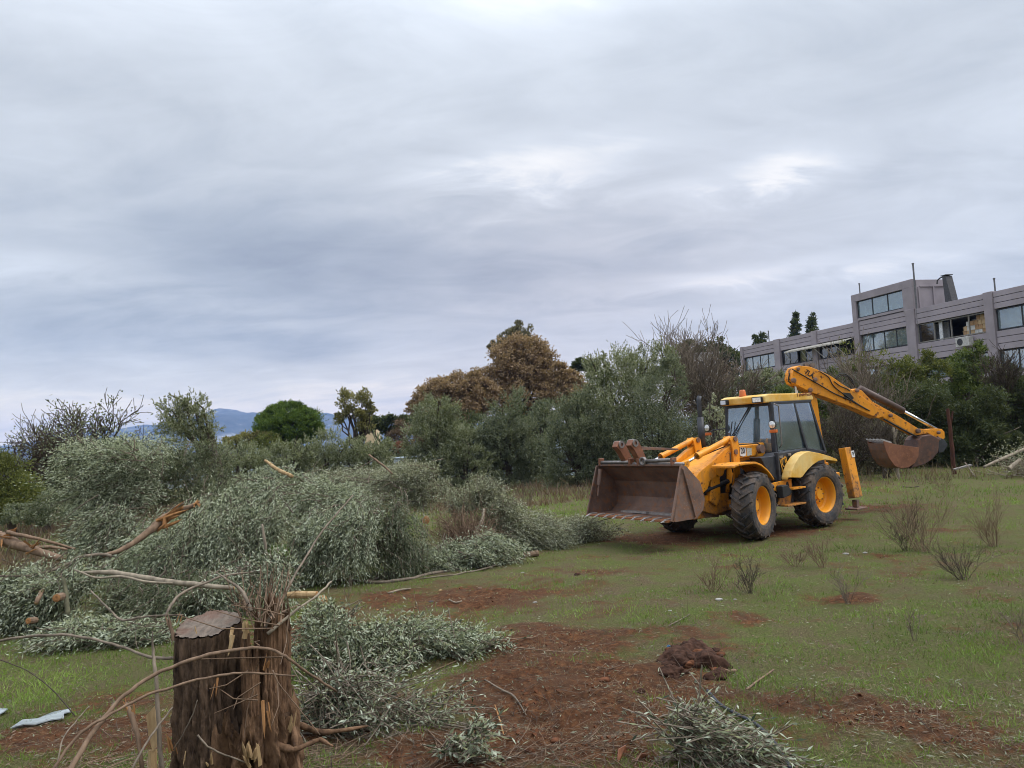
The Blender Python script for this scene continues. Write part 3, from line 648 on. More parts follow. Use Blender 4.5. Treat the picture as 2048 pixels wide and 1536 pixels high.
# bonnet and grille
m = MB(); m.prism([(0.85, 1.86), (1.85, 1.84), (2.75, 1.52), (3.02, 1.40), (3.06, 1.28), (2.6, 1.36), (1.9, 1.50), (0.85, 1.55)], xz, -0.43, 0.43); m.build('bonnet', MY, BH, bevel=0.03)
m = MB(); m.prism([(0.85, 1.555), (1.9, 1.505), (2.6, 1.365), (3.05, 1.285), (3.05, 0.75), (0.85, 0.75)], xz, -0.41, 0.41); m.build('engine_bay', MDK, BH, bevel=0.02)
m = MB(); m.tube([(1.2, 0.50, 0.98), (2.1, 0.50, 0.98)], 0.12, 14); m.box((1.35, 0.47, 1.3), (0.5, 0.12, 0.22)); m.build('engine_part', MBK, BH, bevel=0.01)
m = MB()
m.box((3.07, 0, 1.08), (0.03, 0.74, 0.40)); g = m.build('grille', MDK, BH)
for k in range(8):
    m = MB(); m.box((3.095, 0, 0.92 + 0.045 * k), (0.02, 0.70, 0.018)); m.build('grille_bar', simple('grille_grey', (0.12, 0.12, 0.125), 0.6) if k == 0 else bpy.data.materials['grille_grey'], g)
# side box of the bonnet with number plate and notice
q = VP([(1467, 894), (1521, 888), (1522, 905), (1513, 911), (1497, 914), (1470, 918)], 0.52)
m = MB(); m.prism(q, xz, 0.40, 0.52); side = m.build('side_panel', MYW, BH, bevel=0.015)
def plate(name, pts, y, mt, par, th=0.006):
    m = MB(); m.prism(VP(pts, y), xz, y, y + th); return m.build(name, mt, par)
MWH = simple('white_sticker', (0.62, 0.62, 0.60), 0.6, 0, 0.08, 10)
plate('number_sticker', [(1480, 895), (1491.5, 895.5), (1491.5, 911), (1486, 913), (1480, 911)], 0.521, MWH, side)
plate('notice_sticker', [(1493, 896), (1503, 896), (1503, 910), (1494, 912)], 0.521, simple('grey_notice', (0.42, 0.40, 0.33), 0.7, 0, 0.3, 40), side)
MINK = simple('black_ink', (0.012, 0.012, 0.012), 0.7); MRDI = simple('dark_red_ink', (0.16, 0.03, 0.015), 0.7); MYI = simple('yellow_ink', (0.60, 0.27, 0.02), 0.6)
def text(name, body, mt, par, y, p0, p1, h, th=0.004, ydir=1, slant=0):
    """letters on the machine plane y: baseline from pixel p0 to pixel p1, h metres tall"""
    cu = bpy.data.curves.new(name, 'FONT'); cu.body = body; cu.size = 1.0; cu.extrude = th / h / 2; cu.resolution_u = 2; cu.offset = 0.012
    o = bpy.data.objects.new('t', cu); COL.objects.link(o); bpy.context.view_layer.update()
    dg = bpy.context.evaluated_depsgraph_get(); me = bpy.data.meshes.new_from_object(o.evaluated_get(dg)); bpy.data.objects.remove(o)
    co = np.zeros(len(me.vertices) * 3); me.vertices.foreach_get('co', co); co = co.reshape(-1, 3)
    co[:, 0] -= co[:, 0].min(); w0 = co[:, 0].max(); hh = co[:, 1].max()
    a = np.array(V(*p0, y)); b = np.array(V(*p1, y)); d = b - a; L = np.linalg.norm(d); d /= L; up = np.array([-d[1], d[0]]) * (-1 if d[0] < 0 else 1)
    if up[1] < 0: up = -up
    xx = co[:, 0] / w0 * L + slant * co[:, 1] / hh * h; yy = co[:, 1] / hh * h
    out = np.stack([a[0] + d[0] * xx + up[0] * yy, np.full(len(xx), y) + co[:, 2] * h, a[1] + d[1] * xx + up[1] * yy], 1)
    me.vertices.foreach_set('co', out.reshape(-1)); me.update(); me.materials.clear()
    return link(name, me, mt, par)
text('number_lettering', '20/', MINK, side, 0.531, (1482.5, 907), (1491.5, 906), 0.12)
# fenders
fo = [(1466, 932), (1474, 928), (1490, 925), (1510, 923.5), (1521, 928), (1533, 938), (1541, 948), (1547, 957)]
m = MB()
outer = VP(fo, 1.17); inn = [(a, b - 0.045) for a, b in outer]
n = len(fo)
m.prism(outer + inn[::-1], xz, 0.62, 1.19); m.build('front_fender', MYW, BH, bevel=0.01)
both(lambda s: None)
m = MB(); m.prism(outer + inn[::-1], xz, -1.19, -0.62); m.build('front_fender', MYW, BH, bevel=0.01)
ro = [(1579, 955), (1582, 942), (1588, 927), (1597, 913), (1607, 905.5), (1617, 902.5), (1640, 907), (1660, 913), (1672, 918), (1674, 923)]
ri = [(1660, 921), (1648, 919.5), (1636, 922), (1624, 930), (1613, 941), (1604, 953), (1600, 955.5)]
for s in (1, -1):
    m = MB(); q = VP(ro + ri, 1.17)
    # side skin and crowned top as two shells
    y0, y1 = (1.13, 1.19) if s > 0 else (-1.19, -1.13)
    m.prism(q, xz, y0, y1)
    o_ = VP(ro, 1.17); i_ = [(a, b - 0.05) for a, b in o_]
    m.prism(o_ + i_[::-1], xz, s * 0.97, s * 1.135); f = m.build('rear_fender', MYP, BH, bevel=0.02)
# step plates and tool box between the wheels
for s in (1, -1):
    yy = 1.0
    m = MB(); m.prism(VP([(1541, 967), (1583, 957.5), (1584, 974), (1582, 1008), (1556, 1011), (1562, 986), (1546, 980)], yy), xz, s * (yy - 0.03), s * yy)
    a = V(1585, 975, yy); m.box((a[0] + .05, s * (yy + 0.10), a[1]), (0.42, 0.22, 0.035)); a = V(1577, 1008, yy); m.box((a[0], s * (yy + 0.10), a[1]), (0.62, 0.22, 0.035))
    stp = m.build('step_plate', MYW, BH, bevel=0.006)
    q = VP([(1551, 972), (1562, 969), (1572, 982), (1568, 990), (1554, 996)], yy); m = MB(); m.prism(q, xz, s * (yy + 0.005), s * (yy + 0.16)); m.build('toolbox', MBK, BH, bevel=0.015)
    m = MB(); m.box((1.1, s * 0.75, 0.78), (0.75, 0.42, 0.45)); m.build('fuel_tank', MBK, BH, bevel=0.03)
plate('warning_emblem', [(1571.5, 972), (1573, 963.5), (1576, 963.5), (1578, 972)], 1.001, MINK, stp if False else BH)
# cab -----------------------------------------------------------------
CW = 0.58
def cabz(pts, y): return VP(pts, y)
Atop, Amid, Abot = (0.74, 2.70), (0.80, 1.62), (0.88, 0.98)
C1t, C1b, C2t, C2b = (-0.03, 2.70), (-0.30, 1.62), (-0.62, 2.70), (-0.98, 1.50)
m = MB()
for s in (1, -1):
    y = lambda z: s * (CW + 0.05 * (2.7 - z))
    def pil(a, b, wd=0.075): m.bar((a[0], y(a[1]), a[1]), (b[0], y(b[1]), b[1]), 0.07, wd, (0, 1, 0))
    pil(Atop, Amid, 0.10); pil(Amid, Abot, 0.11); pil(C1t, C1b, 0.08); pil(C2t, C2b, 0.07); pil((0.78, 2.69), (-0.66, 2.69), 0.09); pil((0.76, 1.60), (-0.30, 1.63), 0.06); pil((-0.28, 1.63), (-0.99, 1.50), 0.06)
    pil((0.86, 1.00), (0.15, 1.05), 0.10); pil((0.08, 1.60), (0.40, 1.02), 0.06)
m.bar((0.76, -CW, 2.69), (0.76, CW, 2.69), 0.06, 0.09); m.bar((0.84, -CW - .05, 1.60), (0.84, CW + .05, 1.60), 0.06, 0.10); m.bar((-0.64, -CW, 2.69), (-0.64, CW, 2.69), 0.06, 0.08); m.bar((-0.98, -CW - .05, 1.5), (-0.98, CW + .05, 1.5), 0.06, 0.08)
cab = m.build('cab_frame', MDK, BH, bevel=0.012)
m = MB()
for s in (1, -1):
    m.prism([(0.92, 1.60), (0.42, 1.60), (0.30, 0.95), (0.92, 0.95)] if False else [(0.06, 1.60), (-0.28, 1.62), (-0.95, 1.48), (-0.95, 0.9), (0.40, 0.9), (0.40, 1.02)], xz, s * 0.60, s * 0.63)
    m.prism([(0.93, 1.58), (0.84, 1.58), (0.86, 0.92), (1.02, 0.92)], xz, s * 0.46, s * 0.62)
m.box((0.2, 0, 0.93), (1.5, 1.2, 0.08)); m.box((0.92, 0, 1.25), (0.05, 1.1, 0.66))
m.build('lower_body', MDK, cab, bevel=0.01)
# lower cab side, wider than the glass house: dark skin with a slanted lower door window
for s in (1, -1):
    yo = 0.93; low = VP([(1521, 915), (1549, 912), (1552, 907), (1604, 899), (1640, 905), (1592, 924), (1585, 940), (1580, 957), (1556, 962), (1540, 948), (1530, 932)], yo)
    m = MB(); m.prism(low, xz, s * (yo - 0.30), s * yo); lb = m.build('lower_door', MDK, cab, bevel=0.012)
    m = MB(); m.prism(VP([(1560, 916), (1592, 910), (1579, 944), (1561, 950)], yo), xz, s * (yo + 0.004), s * (yo + 0.012)); m.build('lower_door_glass', glassmat('lower_glass', (0.3, 0.32, 0.34), 0.03, (0.05, 0.06, 0.06), 0.3), lb)
    m = MB(); q = VP([(1558, 952), (1580, 946)], yo); m.bar((q[0][0], s * (yo + .012), q[0][1]), (q[1][0], s * (yo + .012), q[1][1]), 0.02, 0.03, (0, 1, 0)); q = VP([(1594, 909), (1580, 946)], yo); m.bar((q[0][0], s * (yo + .014), q[0][1]), (q[1][0], s * (yo + .014), q[1][1]), 0.02, 0.03, (0, 1, 0)); m.build('window_frame', simple('grey_window_trim', (0.09, 0.10, 0.105), 0.5), lb)
    m = MB(); q = V(1551, 905, yo); m.bar((q[0], s * (yo + .02), q[1]), (V(1556, 962, yo)[0], s * (yo + .02), V(1556, 962, yo)[1]), 0.05, 0.09, (0, 1, 0)); m.build('door_post', MDK, lb, bevel=0.01)
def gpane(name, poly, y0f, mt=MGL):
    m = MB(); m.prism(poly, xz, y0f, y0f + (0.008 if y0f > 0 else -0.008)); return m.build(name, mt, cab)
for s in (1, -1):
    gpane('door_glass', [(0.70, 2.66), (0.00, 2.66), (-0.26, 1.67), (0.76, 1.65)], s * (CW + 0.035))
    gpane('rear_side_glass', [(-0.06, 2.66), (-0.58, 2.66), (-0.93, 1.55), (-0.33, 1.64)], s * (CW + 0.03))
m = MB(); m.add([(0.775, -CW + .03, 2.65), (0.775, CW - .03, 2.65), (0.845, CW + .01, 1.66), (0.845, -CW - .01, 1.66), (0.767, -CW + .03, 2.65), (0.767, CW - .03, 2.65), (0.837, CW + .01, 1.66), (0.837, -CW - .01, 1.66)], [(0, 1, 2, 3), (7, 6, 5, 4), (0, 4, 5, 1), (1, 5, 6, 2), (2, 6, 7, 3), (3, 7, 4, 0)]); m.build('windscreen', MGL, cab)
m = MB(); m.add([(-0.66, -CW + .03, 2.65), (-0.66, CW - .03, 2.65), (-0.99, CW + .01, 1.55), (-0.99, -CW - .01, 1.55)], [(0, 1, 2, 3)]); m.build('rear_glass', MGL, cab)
# roof with its deep visor
m = MB()
m.prism([(0.94, 2.71), (0.96, 2.86), (0.80, 2.90), (-0.74, 2.875), (-0.80, 2.74), (-0.76, 2.71)], xz, -0.60, 0.60)
roof = m.build('cab_roof', MYP, BH, bevel=0.03)
text('roof_lettering', 'T 6944495558', MRDI, roof, 0.604, (1594, 793.5), (1623.5, 790.5), 0.075)
def lamp(name, c, ax, w_, h_, par):
    ax = unit(ax); u = unit(np.cross((0, 0, 1), ax)); z = np.cross(ax, u); R = np.stack([u, ax, z], 1)
    m = MB(); m.box(c, (w_, 0.09, h_), R); a = m.build(name, MBK, par, bevel=0.015)
    m = MB(); m.box(np.array(c) + ax * 0.047, (w_ * .76, 0.01, h_ * .72), R); m.build('lamp_lens', simple('clear_lens', (0.62, 0.64, 0.66), 0.15, 0.3, 0.2, 30), a); return a
lamp('work_lamp', (0.98, -0.46, 2.785), (1, -.1, 0), 0.20, 0.12, roof); lamp('work_lamp', (0.98, 0.44, 2.785), (1, .25, 0), 0.24, 0.13, roof)
lamp('work_lamp', (-0.80, 0.40, 2.80), (-1, 0, 0), 0.2, 0.12, roof); lamp('work_lamp', (-0.80, -0.40, 2.80), (-1, 0, 0), 0.2, 0.12, roof)
b_ = V(1485, 788, -0.1); m = MB(); m.lathe([(0.0, 0.11), (0.05, 0.11), (0.066, 0.09), (0.075, 0.0), (0.085, -0.02), (0.085, -0.06)], (b_[0], -0.1, 2.93), (0, 0, 1), 20)
m.build('beacon', simple('orange_beacon_plastic', (0.50, 0.12, 0.018), 0.25, 0, 0.1, 4), BH, smooth=True)
# wipers, grab rails
m = MB()
for z0, (x1, y1) in ((0, (0.845, -0.52)), (0.03, (0.85, -0.44))):
    m.tube([(0.80, 0.06 + z0, 2.66), (0.84, -0.22, 2.28), (0.875, y1, 1.92)], 0.010, 6)
m.tube([(0.85, -0.40, 2.35), (0.89, -0.52, 1.75)], 0.012, 5); m.box((0.80, 0.06, 2.67), (0.05, 0.16, 0.06)); m.build('wiper', MBK, cab)
m = MB(); m.tube([V(1546, 806, .68)[:1] + (0.70, 2.68), (0.66, 0.72, 2.62), (0.66, 0.72, 1.80), (0.70, 0.68, 1.72)], 0.014, 8); m.tube([(0.66, -.7, 2.6), (0.66, -.7, 1.8)], 0.014, 6); m.build('grab_rail', MST, cab, smooth=True)
# stalk lamps with orange indicators on both front corners
for s in (1, -1):
    c = (1.12, s * 0.88, 2.24)
    m = MB(); m.tube([(0.80, s * 0.62, 2.20), (1.00, s * 0.84, 2.18), (1.10, s * 0.88, 2.12)], 0.015, 6); m.tube([(1.0, s * .84, 2.18), (0.98, s * .84, 1.62)], 0.012, 6); st = m.build('lamp_stalk', MDK, BH)
    m = MB(); m.lathe([(0.0, -0.06), (0.06, -0.045), (0.082, 0.0), (0.085, 0.03)], c, (1, 0.1 * s, 0), 20); m.build('headlight', MBK, st, smooth=True)
    m = MB(); m.lathe([(0.0, 0.050), (0.04, 0.046), (0.076, 0.032)], c, (1, 0.1 * s, 0), 20); m.build('headlight_lens', simple('headlamp_glass', (0.72, 0.73, 0.72), 0.12, 0.5, 0.25, 25), st, smooth=True)
    m = MB(); m.box((1.13, s * 0.89, 2.10), (0.07, 0.17, 0.065)); m.build('indicator', simple('orange_lens', (0.50, 0.12, 0.02), 0.3, 0, 0.15, 20), st, bevel=0.01)
# door furniture
m = MB(); q = V(1561, 914, .94); m.box((q[0], 0.945, q[1]), (0.12, 0.03, 0.05)); q = V(1578, 909, .94); m.box((q[0], 0.945, q[1]), (0.10, 0.03, 0.05)); m.build('door_handle', MST, cab, bevel=0.006)
text('door_lettering', 'JCB', MYI, cab, 0.945, (1562.5, 938), (1577.5, 931), 0.22, slant=-0.06)
m = MB()
for k in range(4): q = V(1568, 966 - 3.2 * k, 0.93); m.box((q[0] + .05, 0.90, q[1]), (0.52, 0.10, 0.02))
m.build('door_sill', MBK, cab)
# interior
m = MB(); m.box((0.02, 0, 1.30), (0.46, 0.48, 0.14)); m.prism([(-0.20, 1.32), (-0.30, 2.05), (-0.18, 2.07), (-0.06, 1.36)], xz, -0.24, 0.24); m.box((0.0, 0, 1.10), (0.34, 0.34, 0.30)); m.build('seat', simple('dark_upholstery', (0.03, 0.032, 0.04), 0.85), cab, bevel=0.03)
m = MB(); m.prism([(0.80, 1.85), (0.52, 1.80), (0.58, 1.0), (0.80, 1.0)], xz, -0.25, 0.22); m.build('dashboard', simple('grey_plastic', (0.16, 0.18, 0.19), 0.6), cab, bevel=0.02)
sw = np.array([0.44, 0.0, 1.78]); ax = unit((-0.55, 0, 0.85)); u = np.array([0, 1.0, 0]); v = np.cross(ax, u); m = MB()
m.tube([sw + 0.19 * (u * math.cos(a) + v * math.sin(a)) for a in np.linspace(0, 2 * math.pi, 25)], 0.016, 6, caps=False); m.bar(sw, sw - ax * 0.35, 0.06, 0.06); m.bar(sw - u * 0.19, sw + u * 0.19, 0.03, 0.02); m.build('steering_wheel', MBK, cab)
MRD = simple('red_plastic', (0.45, 0.05, 0.03), 0.5, 0, 0.1, 5)
m = MB(); cxz = V(1577, 890, 0.42); zt = V(1577, 842, 0.42)[1]
m.lathe([(0.0, zt), (0.012, zt), (0.045, zt - .10), (0.045, zt - .16), (0.028, zt - .22), (0.026, cxz[1] + .1), (0.07, cxz[1]), (0.07, cxz[1] - .05)], (cxz[0], 0.42, 0), (0, 0, 1), 14); m.build('red_lever', MRD, cab, smooth=True)
m = MB(); m.tube([(0.60, 0.30, 1.72), (0.57, 0.30, 1.95), (0.53, 0.30, 2.08)], [0.014, 0.014, 0.024], 8); m.build('control_lever', MBK, cab)
m = MB(); m.box((0.72, 0.34, 1.78), (0.06, 0.24, 0.30)); m.build('cream_panel', simple('cream_paper', (0.50, 0.48, 0.36), 0.8), cab)
# exhaust stack
m = MB(); m.tube([(1.75, -0.52, 1.6), (1.75, -0.52, 2.86), (1.72, -0.52, 2.96)], 0.05, 10); m.tube([(1.75, -0.52, 1.75), (1.75, -0.52, 2.5)], 0.075, 10); m.build('exhaust_pipe', MDK, BH, smooth=True)
# loader arms, towers, rams --------------------------------------------
AY = 0.50
arm = [(1462.5, 887), (1444, 900), (1420, 923), (1394, 944), (1386.5, 955), (1399, 989), (1411, 978), (1416, 961), (1438, 946), (1464, 926), (1466, 905)]
tower = [(1453, 880), (1455, 873), (1463, 872.5), (1467, 877), (1470, 900), (1472, 945), (1467, 985), (1458, 985), (1460, 940), (1457, 900)]
tub = np.array(V(1459, 877, AY)), np.array(V(1395, 912, AY)), np.array(V(1377, 923, AY))
PV = [V(1462, 904, AY), V(1461, 878, AY)]
for s in (1, -1):
    m = MB(); m.prism(VP(arm, AY), xz, s * (AY - 0.06), s * (AY + 0.06)); la = m.build('loader_arm', MYW if s > 0 else MY, BH, bevel=0.012)
    m = MB(); c = V(1434, 940, AY); m.lathe([(0.13, 0.062), (0.13, 0.075), (0.11, 0.082), (0.0, 0.082)], (c[0], s * AY, c[1]), (0, s, 0), 20); c = V(1396, 982, AY); m.lathe([(0.05, 0.06), (0.05, 0.085), (0, 0.085)], (c[0], s * AY, c[1]), (0, s, 0), 12); m.build('arm_boss', MY, la)
    m = MB(); q = VP(tower, AY); m.prism(q, xz, s * (AY + 0.075), s * (AY + 0.115)); m.prism(q, xz, s * (AY - 0.115), s * (AY - 0.075)); lt = m.build('loader_tower', MY, BH, bevel=0.008)
    m = MB()
    for c in PV: m.lathe([(0.0, 0.14), (0.055, 0.14), (0.055, -0.14), (0, -0.14)], (c[0], s * AY, c[1]), (0, s, 0), 14)
    m.build('pivot_pin', MRU, lt)
    m = MB(); m.tube([(p[0], s * AY, p[1]) for p in (tub[0], tub[0] * .5 + tub[1] * .5, tub[1])], 0.058, 14); m.lathe([(0.07, -0.02), (0.07, 0.05)], (tub[1][0], s * AY, tub[1][1]), (tub[0][0] - tub[1][0], 0, tub[0][1] - tub[1][1]), 14); tr = m.build('tilt_ram', MY, BH, smooth=False)
    e = tub[2] + (tub[2] - tub[1]) * (0.25)
    m = MB(); m.tube([(tub[1][0], s * AY, tub[1][1]), (e[0], s * AY, e[1])], 0.028, 10); m.build('ram_rod', MCH, tr, smooth=True)
    # link down to the bucket
    m = MB(); m.prism([(e[0] - .06, e[1] + .05), (e[0] + .10, e[1] + .03), (3.90, 1.46), (3.74, 1.30), (e[0] - .05, e[1] - .06)], xz, s * (AY - 0.04), s * (AY + 0.04)); m.prism([(3.38 - .22, 1.0), (3.68, 1.08), (3.68, 0.94), (3.2, 0.86)], xz, s * (AY - 0.05), s * (AY + 0.05)); m.build('bucket_link', MYW, BH, bevel=0.01)
    m = MB(); a = V(1468, 985, AY); m.tube([(2.2, s * (AY - .02), 1.15), (2.95, s * (AY - .02), 1.02)], 0.05, 10); m.build('lift_ram', MDK, BH)
m = MB(); m.bar((3.0, -AY, 1.32), (3.0, AY, 1.32), 0.14, 0.14); m.build('arm_cross_tube', MY, BH)
def hose(pts, r=0.013, par=None, nm='hydraulic_hose'):
    m = MB(); pts = np.array(pts, float); k = len(pts)
    tt = np.linspace(0, k - 1, 6 * k); out = np.stack([np.interp(tt, range(k), pts[:, i]) for i in range(3)], 1)
    for _ in range(3): out[1:-1] = (out[:-2] + out[1:-1] * 2 + out[2:]) / 4
    m.tube(out, r, 6); return m.build(nm, MBK, par or BH, smooth=True)
def hpx(pts, y, **k): return hose([(V(a, b, y)[0], y, V(a, b, y)[1]) for a, b in pts], **k)
hpx([(1465, 880), (1476, 883), (1478, 898), (1478, 918)], 0.60); hpx([(1468, 878), (1473, 888), (1472, 900)], 0.56); hpx([(1460, 905), (1461, 925), (1466, 945)], 0.63); hpx([(1466, 890), (1500, 888), (1515, 886), (1522, 892), (1525, 904)], 0.56)
hpx([(1404, 912), (1425, 903), (1450, 893)], 0.44); m = MB(); q = V(1517, 898, .5); m.lathe([(0.0, .16), (0.09, .16), (0.10, 0.0)], (q[0], 0.45, q[1]), (0, 1, 0), 16); m.build('air_filter', MRU, BH)
# front bucket ----------------------------------------------------------
BW = 1.19
side_p = [(4.14, 1.62), (4.28, 1.64), (4.40, 1.20), (4.60, 0.68), (4.52, 0.645), (3.96, 0.645), (3.78, 0.78), (3.71, 0.97), (3.80, 1.30)]
back_o = [(4.24, 1.66), (4.14, 1.62), (3.80, 1.30), (3.71, 0.97), (3.78, 0.78), (3.96, 0.645), (4.30, 0.640), (4.60, 0.655)]
back_i = [(4.24, 1.63), (4.15, 1.59), (3.83, 1.29), (3.74, 0.97), (3.80, 0.80), (3.97, 0.675), (4.30, 0.672), (4.60, 0.672)]
m = MB(); m.prism(back_o + back_i[::-1], xz, -BW + 0.03, BW - 0.03); bk = m.build('front_bucket', MRU, BH)
for s in (1, -1):
    m = MB(); m.prism(side_p, xz, s * (BW - 0.03), s * BW); m.bar((4.25, s * (BW + 0.012), 1.58), (4.02, s * (BW + .012), 0.68), 0.025, 0.05, (0, 1, 0)); m.bar((4.26, s * (BW - 0.015), 1.60), (4.60, s * (BW - .015), 0.66), 0.07, 0.03, (0, 1, 0)); sp_ = m.build('bucket_side', MRU, bk, bevel=0.004)
    m = MB(); yq = s * (BW - .09 if s < 0 else BW - .32)
    if s < 0: m.tube([(4.24, yq, 1.56), (4.31, yq, 1.24)], 0.045, 10); m.tube([(4.31, yq, 1.24), (4.36, yq, 1.02)], 0.022, 8); m.build('clam_ram', MRU, bk)
m = MB(); m.box((4.53, 0, 0.668), (0.30, 2 * BW - 0.08, 0.030), np.array(Matrix.Rotation(-0.0, 3, 'Y'))); m.build('cutting_edge', MRE, bk)
for k in range(9):
    y = -1.05 + k * 0.2625; m = MB(); m.add([(4.62, y - .035, .70), (4.62, y + .035, .70), (4.62, y - .035, .64), (4.62, y + .035, .64), (4.76, y - .012, .655), (4.76, y + .012, .655)], [(0, 1, 3, 2), (0, 4, 5, 1), (2, 3, 5, 4), (0, 2, 4), (1, 5, 3)]); m.box((4.56, y, 0.694), (0.16, 0.08, 0.018)); m.build('bucket_tooth', MPL, bk)
m = MB(); m.bar((4.0, -0.75, 0.69), (4.0, 0.95, 0.69), 0.16, 0.03); m.box((4.08, -0.2, 0.705), (0.12, 0.5, 0.03)); m.build('wear_strip', MPL, bk)
m = MB(); m.tube([(4.20, -1.15, 1.70), (4.20, -0.25, 1.70)], 0.032, 10); m.tube([(4.20, 0.15, 1.72), (4.20, 0.95, 1.74)], 0.038, 10); m.tube([(4.16, -1.12, 1.66), (4.16, 1.15, 1.66)], 0.035, 10); m.lathe([(0.05, -.03), (0.085, -.03), (0.085, .03), (0.05, .03)], (4.22, 0.16, 1.72), (1, 0, 0), 14, closed=True); m.build('top_shaft', MST, bk, smooth=True)
m = MB()
for y in (-1.12, -0.22, 0.02, 0.92): m.box((4.18, y, 1.70), (0.12, 0.06, 0.16))
m.build('shaft_bracket', MRO, bk, bevel=0.01)
for y0, dz in ((-0.42, 0.0), (-0.02, 0.02)):
    # folded fork: upright shank leaning back, tine lying rearwards
    m = MB(); m.prism([(4.16, 1.66), (3.98, 1.66), (4.10, 1.92 + dz), (4.20, 2.10 + dz), (4.34, 2.13 + dz), (4.42, 2.02 + dz), (4.32, 1.92 + dz)], xz, y0 - 0.075, y0 + 0.075); fk = m.build('folded_fork', MRO, bk, bevel=0.012)
    m = MB(); m.lathe([(0.035, -.09), (0.075, -.09), (0.075, .09), (0.035, .09)], (4.29, y0, 2.06 + dz), (0, 1, 0), 14, closed=True); m.build('fork_eye', MST, fk)
m = MB(); m.prism([(4.12, 2.0), (4.12, 1.93), (3.1, 1.86), (3.1, 1.89)], xz, -0.09, 0.05); m.build('fork_tine', MRU, bk, bevel=0.006)
# rear: kingpost, boom, dipper, bucket ----------------------------------
KP = np.array([7.1, 18.0]); ub = np.array([math.cos(math.radians(11)), math.sin(math.radians(11))]); nb = np.array([-ub[1], ub[0]])
VI = VM.inverted()
def bxy(u, z, off): q = VI @ Vector((KP[0] + ub[0] * u + nb[0] * off, KP[1] + ub[1] * u + nb[1] * off, z)); return (q.x, q.y, q.z)
def Bp(px, py, off=0.0):
    r = ray(px, py); t = (KP @ nb + off) / (r[:2] @ nb); q = EYE + r * t; return ((q[:2] - KP) @ ub, q[2])
def bprism(m, pts, y0, y1, at=None): m.prism([Bp(a, b, y0 if at is None else at) for a, b in pts], bxy, y0, y1)
def bpt(px, py, off): u, z = Bp(px, py, off); return bxy(u, z, off)
T = 0.17
m = MB(); outp = [(1584, 757), (1585.5, 745), (1590, 735), (1599, 731), (1621, 733.5), (1642, 742), (1662, 752), (1690, 771), (1716, 787), (1766, 822), (1768, 833), (1756, 836.5), (1700, 812.5), (1650, 794), (1622, 785), (1588, 767)]
bprism(m, outp, -T, T); dp = m.build('dipper_arm', MYW, BH, bevel=0.012)
m = MB(); inp = [(1698, 784), (1715, 776.5), (1727, 781), (1748, 803), (1800, 832), (1840, 857), (1856, 858.5), (1876, 857), (1887, 858), (1892.5, 864), (1893, 876), (1884, 884), (1875, 876), (1860, 867), (1834, 871), (1800, 852), (1762, 831), (1722, 806)]
bprism(m, inp, -T + 0.05, T - 0.05, at=-T); ex = m.build('dipper_extension', MYW, BH, bevel=0.012)
for (a, b, rr) in ((1587, 761, .06), (1620, 780, .055), (1596, 738, .04), (1714, 781, .045), (1781, 831, .045), (1836, 862, .06), (1877, 865, .04), (1877, 878, .04), (1630, 759, .05)):
    m = MB(); u, z = Bp(a, b, -T); c = bxy(u, z, -T); e = bxy(u, z, -T - 0.03); ax = np.array(e) - np.array(c); m.lathe([(rr, -0.02), (rr, 0.03), (rr * .6, 0.04), (0, 0.04)], c, ax, 14)
    m.build('pivot_pin', MRU, dp)
m = MB(); m.tube([bpt(1614, 729, -0.06), bpt(1614, 729, 0.1)], 0.055, 12); m.tube([bpt(1625, 729.5, -0.06), bpt(1625, 729.5, 0.1)], 0.055, 12); bprism(m, [(1606, 726), (1630, 726), (1632, 738), (1604, 736)], 0.0, 0.1); m.build('hose_clamp', MST, dp)
m = MB(); m.tube([bpt(1719, 777, 0), bpt(1760, 798, 0), bpt(1806, 822, 0)], 0.085, 14); rm = m.build('dipper_ram', simple('brown_ram_sleeve', (0.085, 0.055, 0.045), 0.55, 0.1, 0.3, 9), BH, smooth=True)
m = MB(); m.tube([bpt(1804, 821, 0), bpt(1872, 858, 0)], 0.04, 12); m.build('ram_rod', MCH, rm, smooth=True)
# boom rising from the kingpost behind the cab
m = MB(); zb = VO[2]
m.prism([(-0.10, 2.50), (-0.17, 2.40), (-0.10, zb + 1.0), (0.10, zb + 0.85), (0.18, zb + 1.05), (0.08, 1.8), (0.04, 2.52)], bxy, -0.10, 0.10); m.build('boom', MYW, BH, bevel=0.015)
m = MB(); a, b = bxy(-0.32, zb + 1.2, 0), bxy(-0.42, 2.68, 0); m.tube([a, np.array(a) * .45 + np.array(b) * .55], 0.07, 12); br = m.build('boom_ram', MRO, BH); m = MB(); m.tube([a, b], 0.035, 10); m.build('ram_rod', MCH, br)
m = MB(); m.tube([bxy(0.12, zb + 0.3, 0), bxy(0.12, zb + 1.25, 0)], 0.13, 14); m.box(np.array(bxy(0.0, zb + 0.62, 0)), (0.35, 0.5, 0.55)); m.build('kingpost', MYW, BH, bevel=0.01)
m = MB(); m.box((-0.92, 0, 0.85), (0.14, 1.9, 0.42)); m.box((-0.6, 0, 1.05), (0.6, 1.0, 0.5)); m.build('rear_frame', MYW, BH, bevel=0.012)
hs = [[(1588, 747), (1578, 750), (1576, 762), (1584, 768)], [(1588, 743), (1580, 745), (1577, 757), (1586, 766)], [(1670, 757), (1678, 748), (1690, 747), (1703, 757), (1710, 775)], [(1672, 758), (1682, 750), (1695, 752), (1706, 768)]]
for h in hs: hose([bpt(a, b, -0.05) for a, b in h], 0.014)
hose([bpt(a, b, -T - 0.02) for a, b in [(1584, 738), (1610, 753), (1640, 770), (1668, 787), (1700, 800), (1735, 820)]], 0.014); hose([bpt(a, b, -T - 0.02) for a, b in [(1640, 743), (1658, 754), (1664, 768), (1672, 777), (1690, 790), (1712, 806), (1740, 822)]], 0.013)
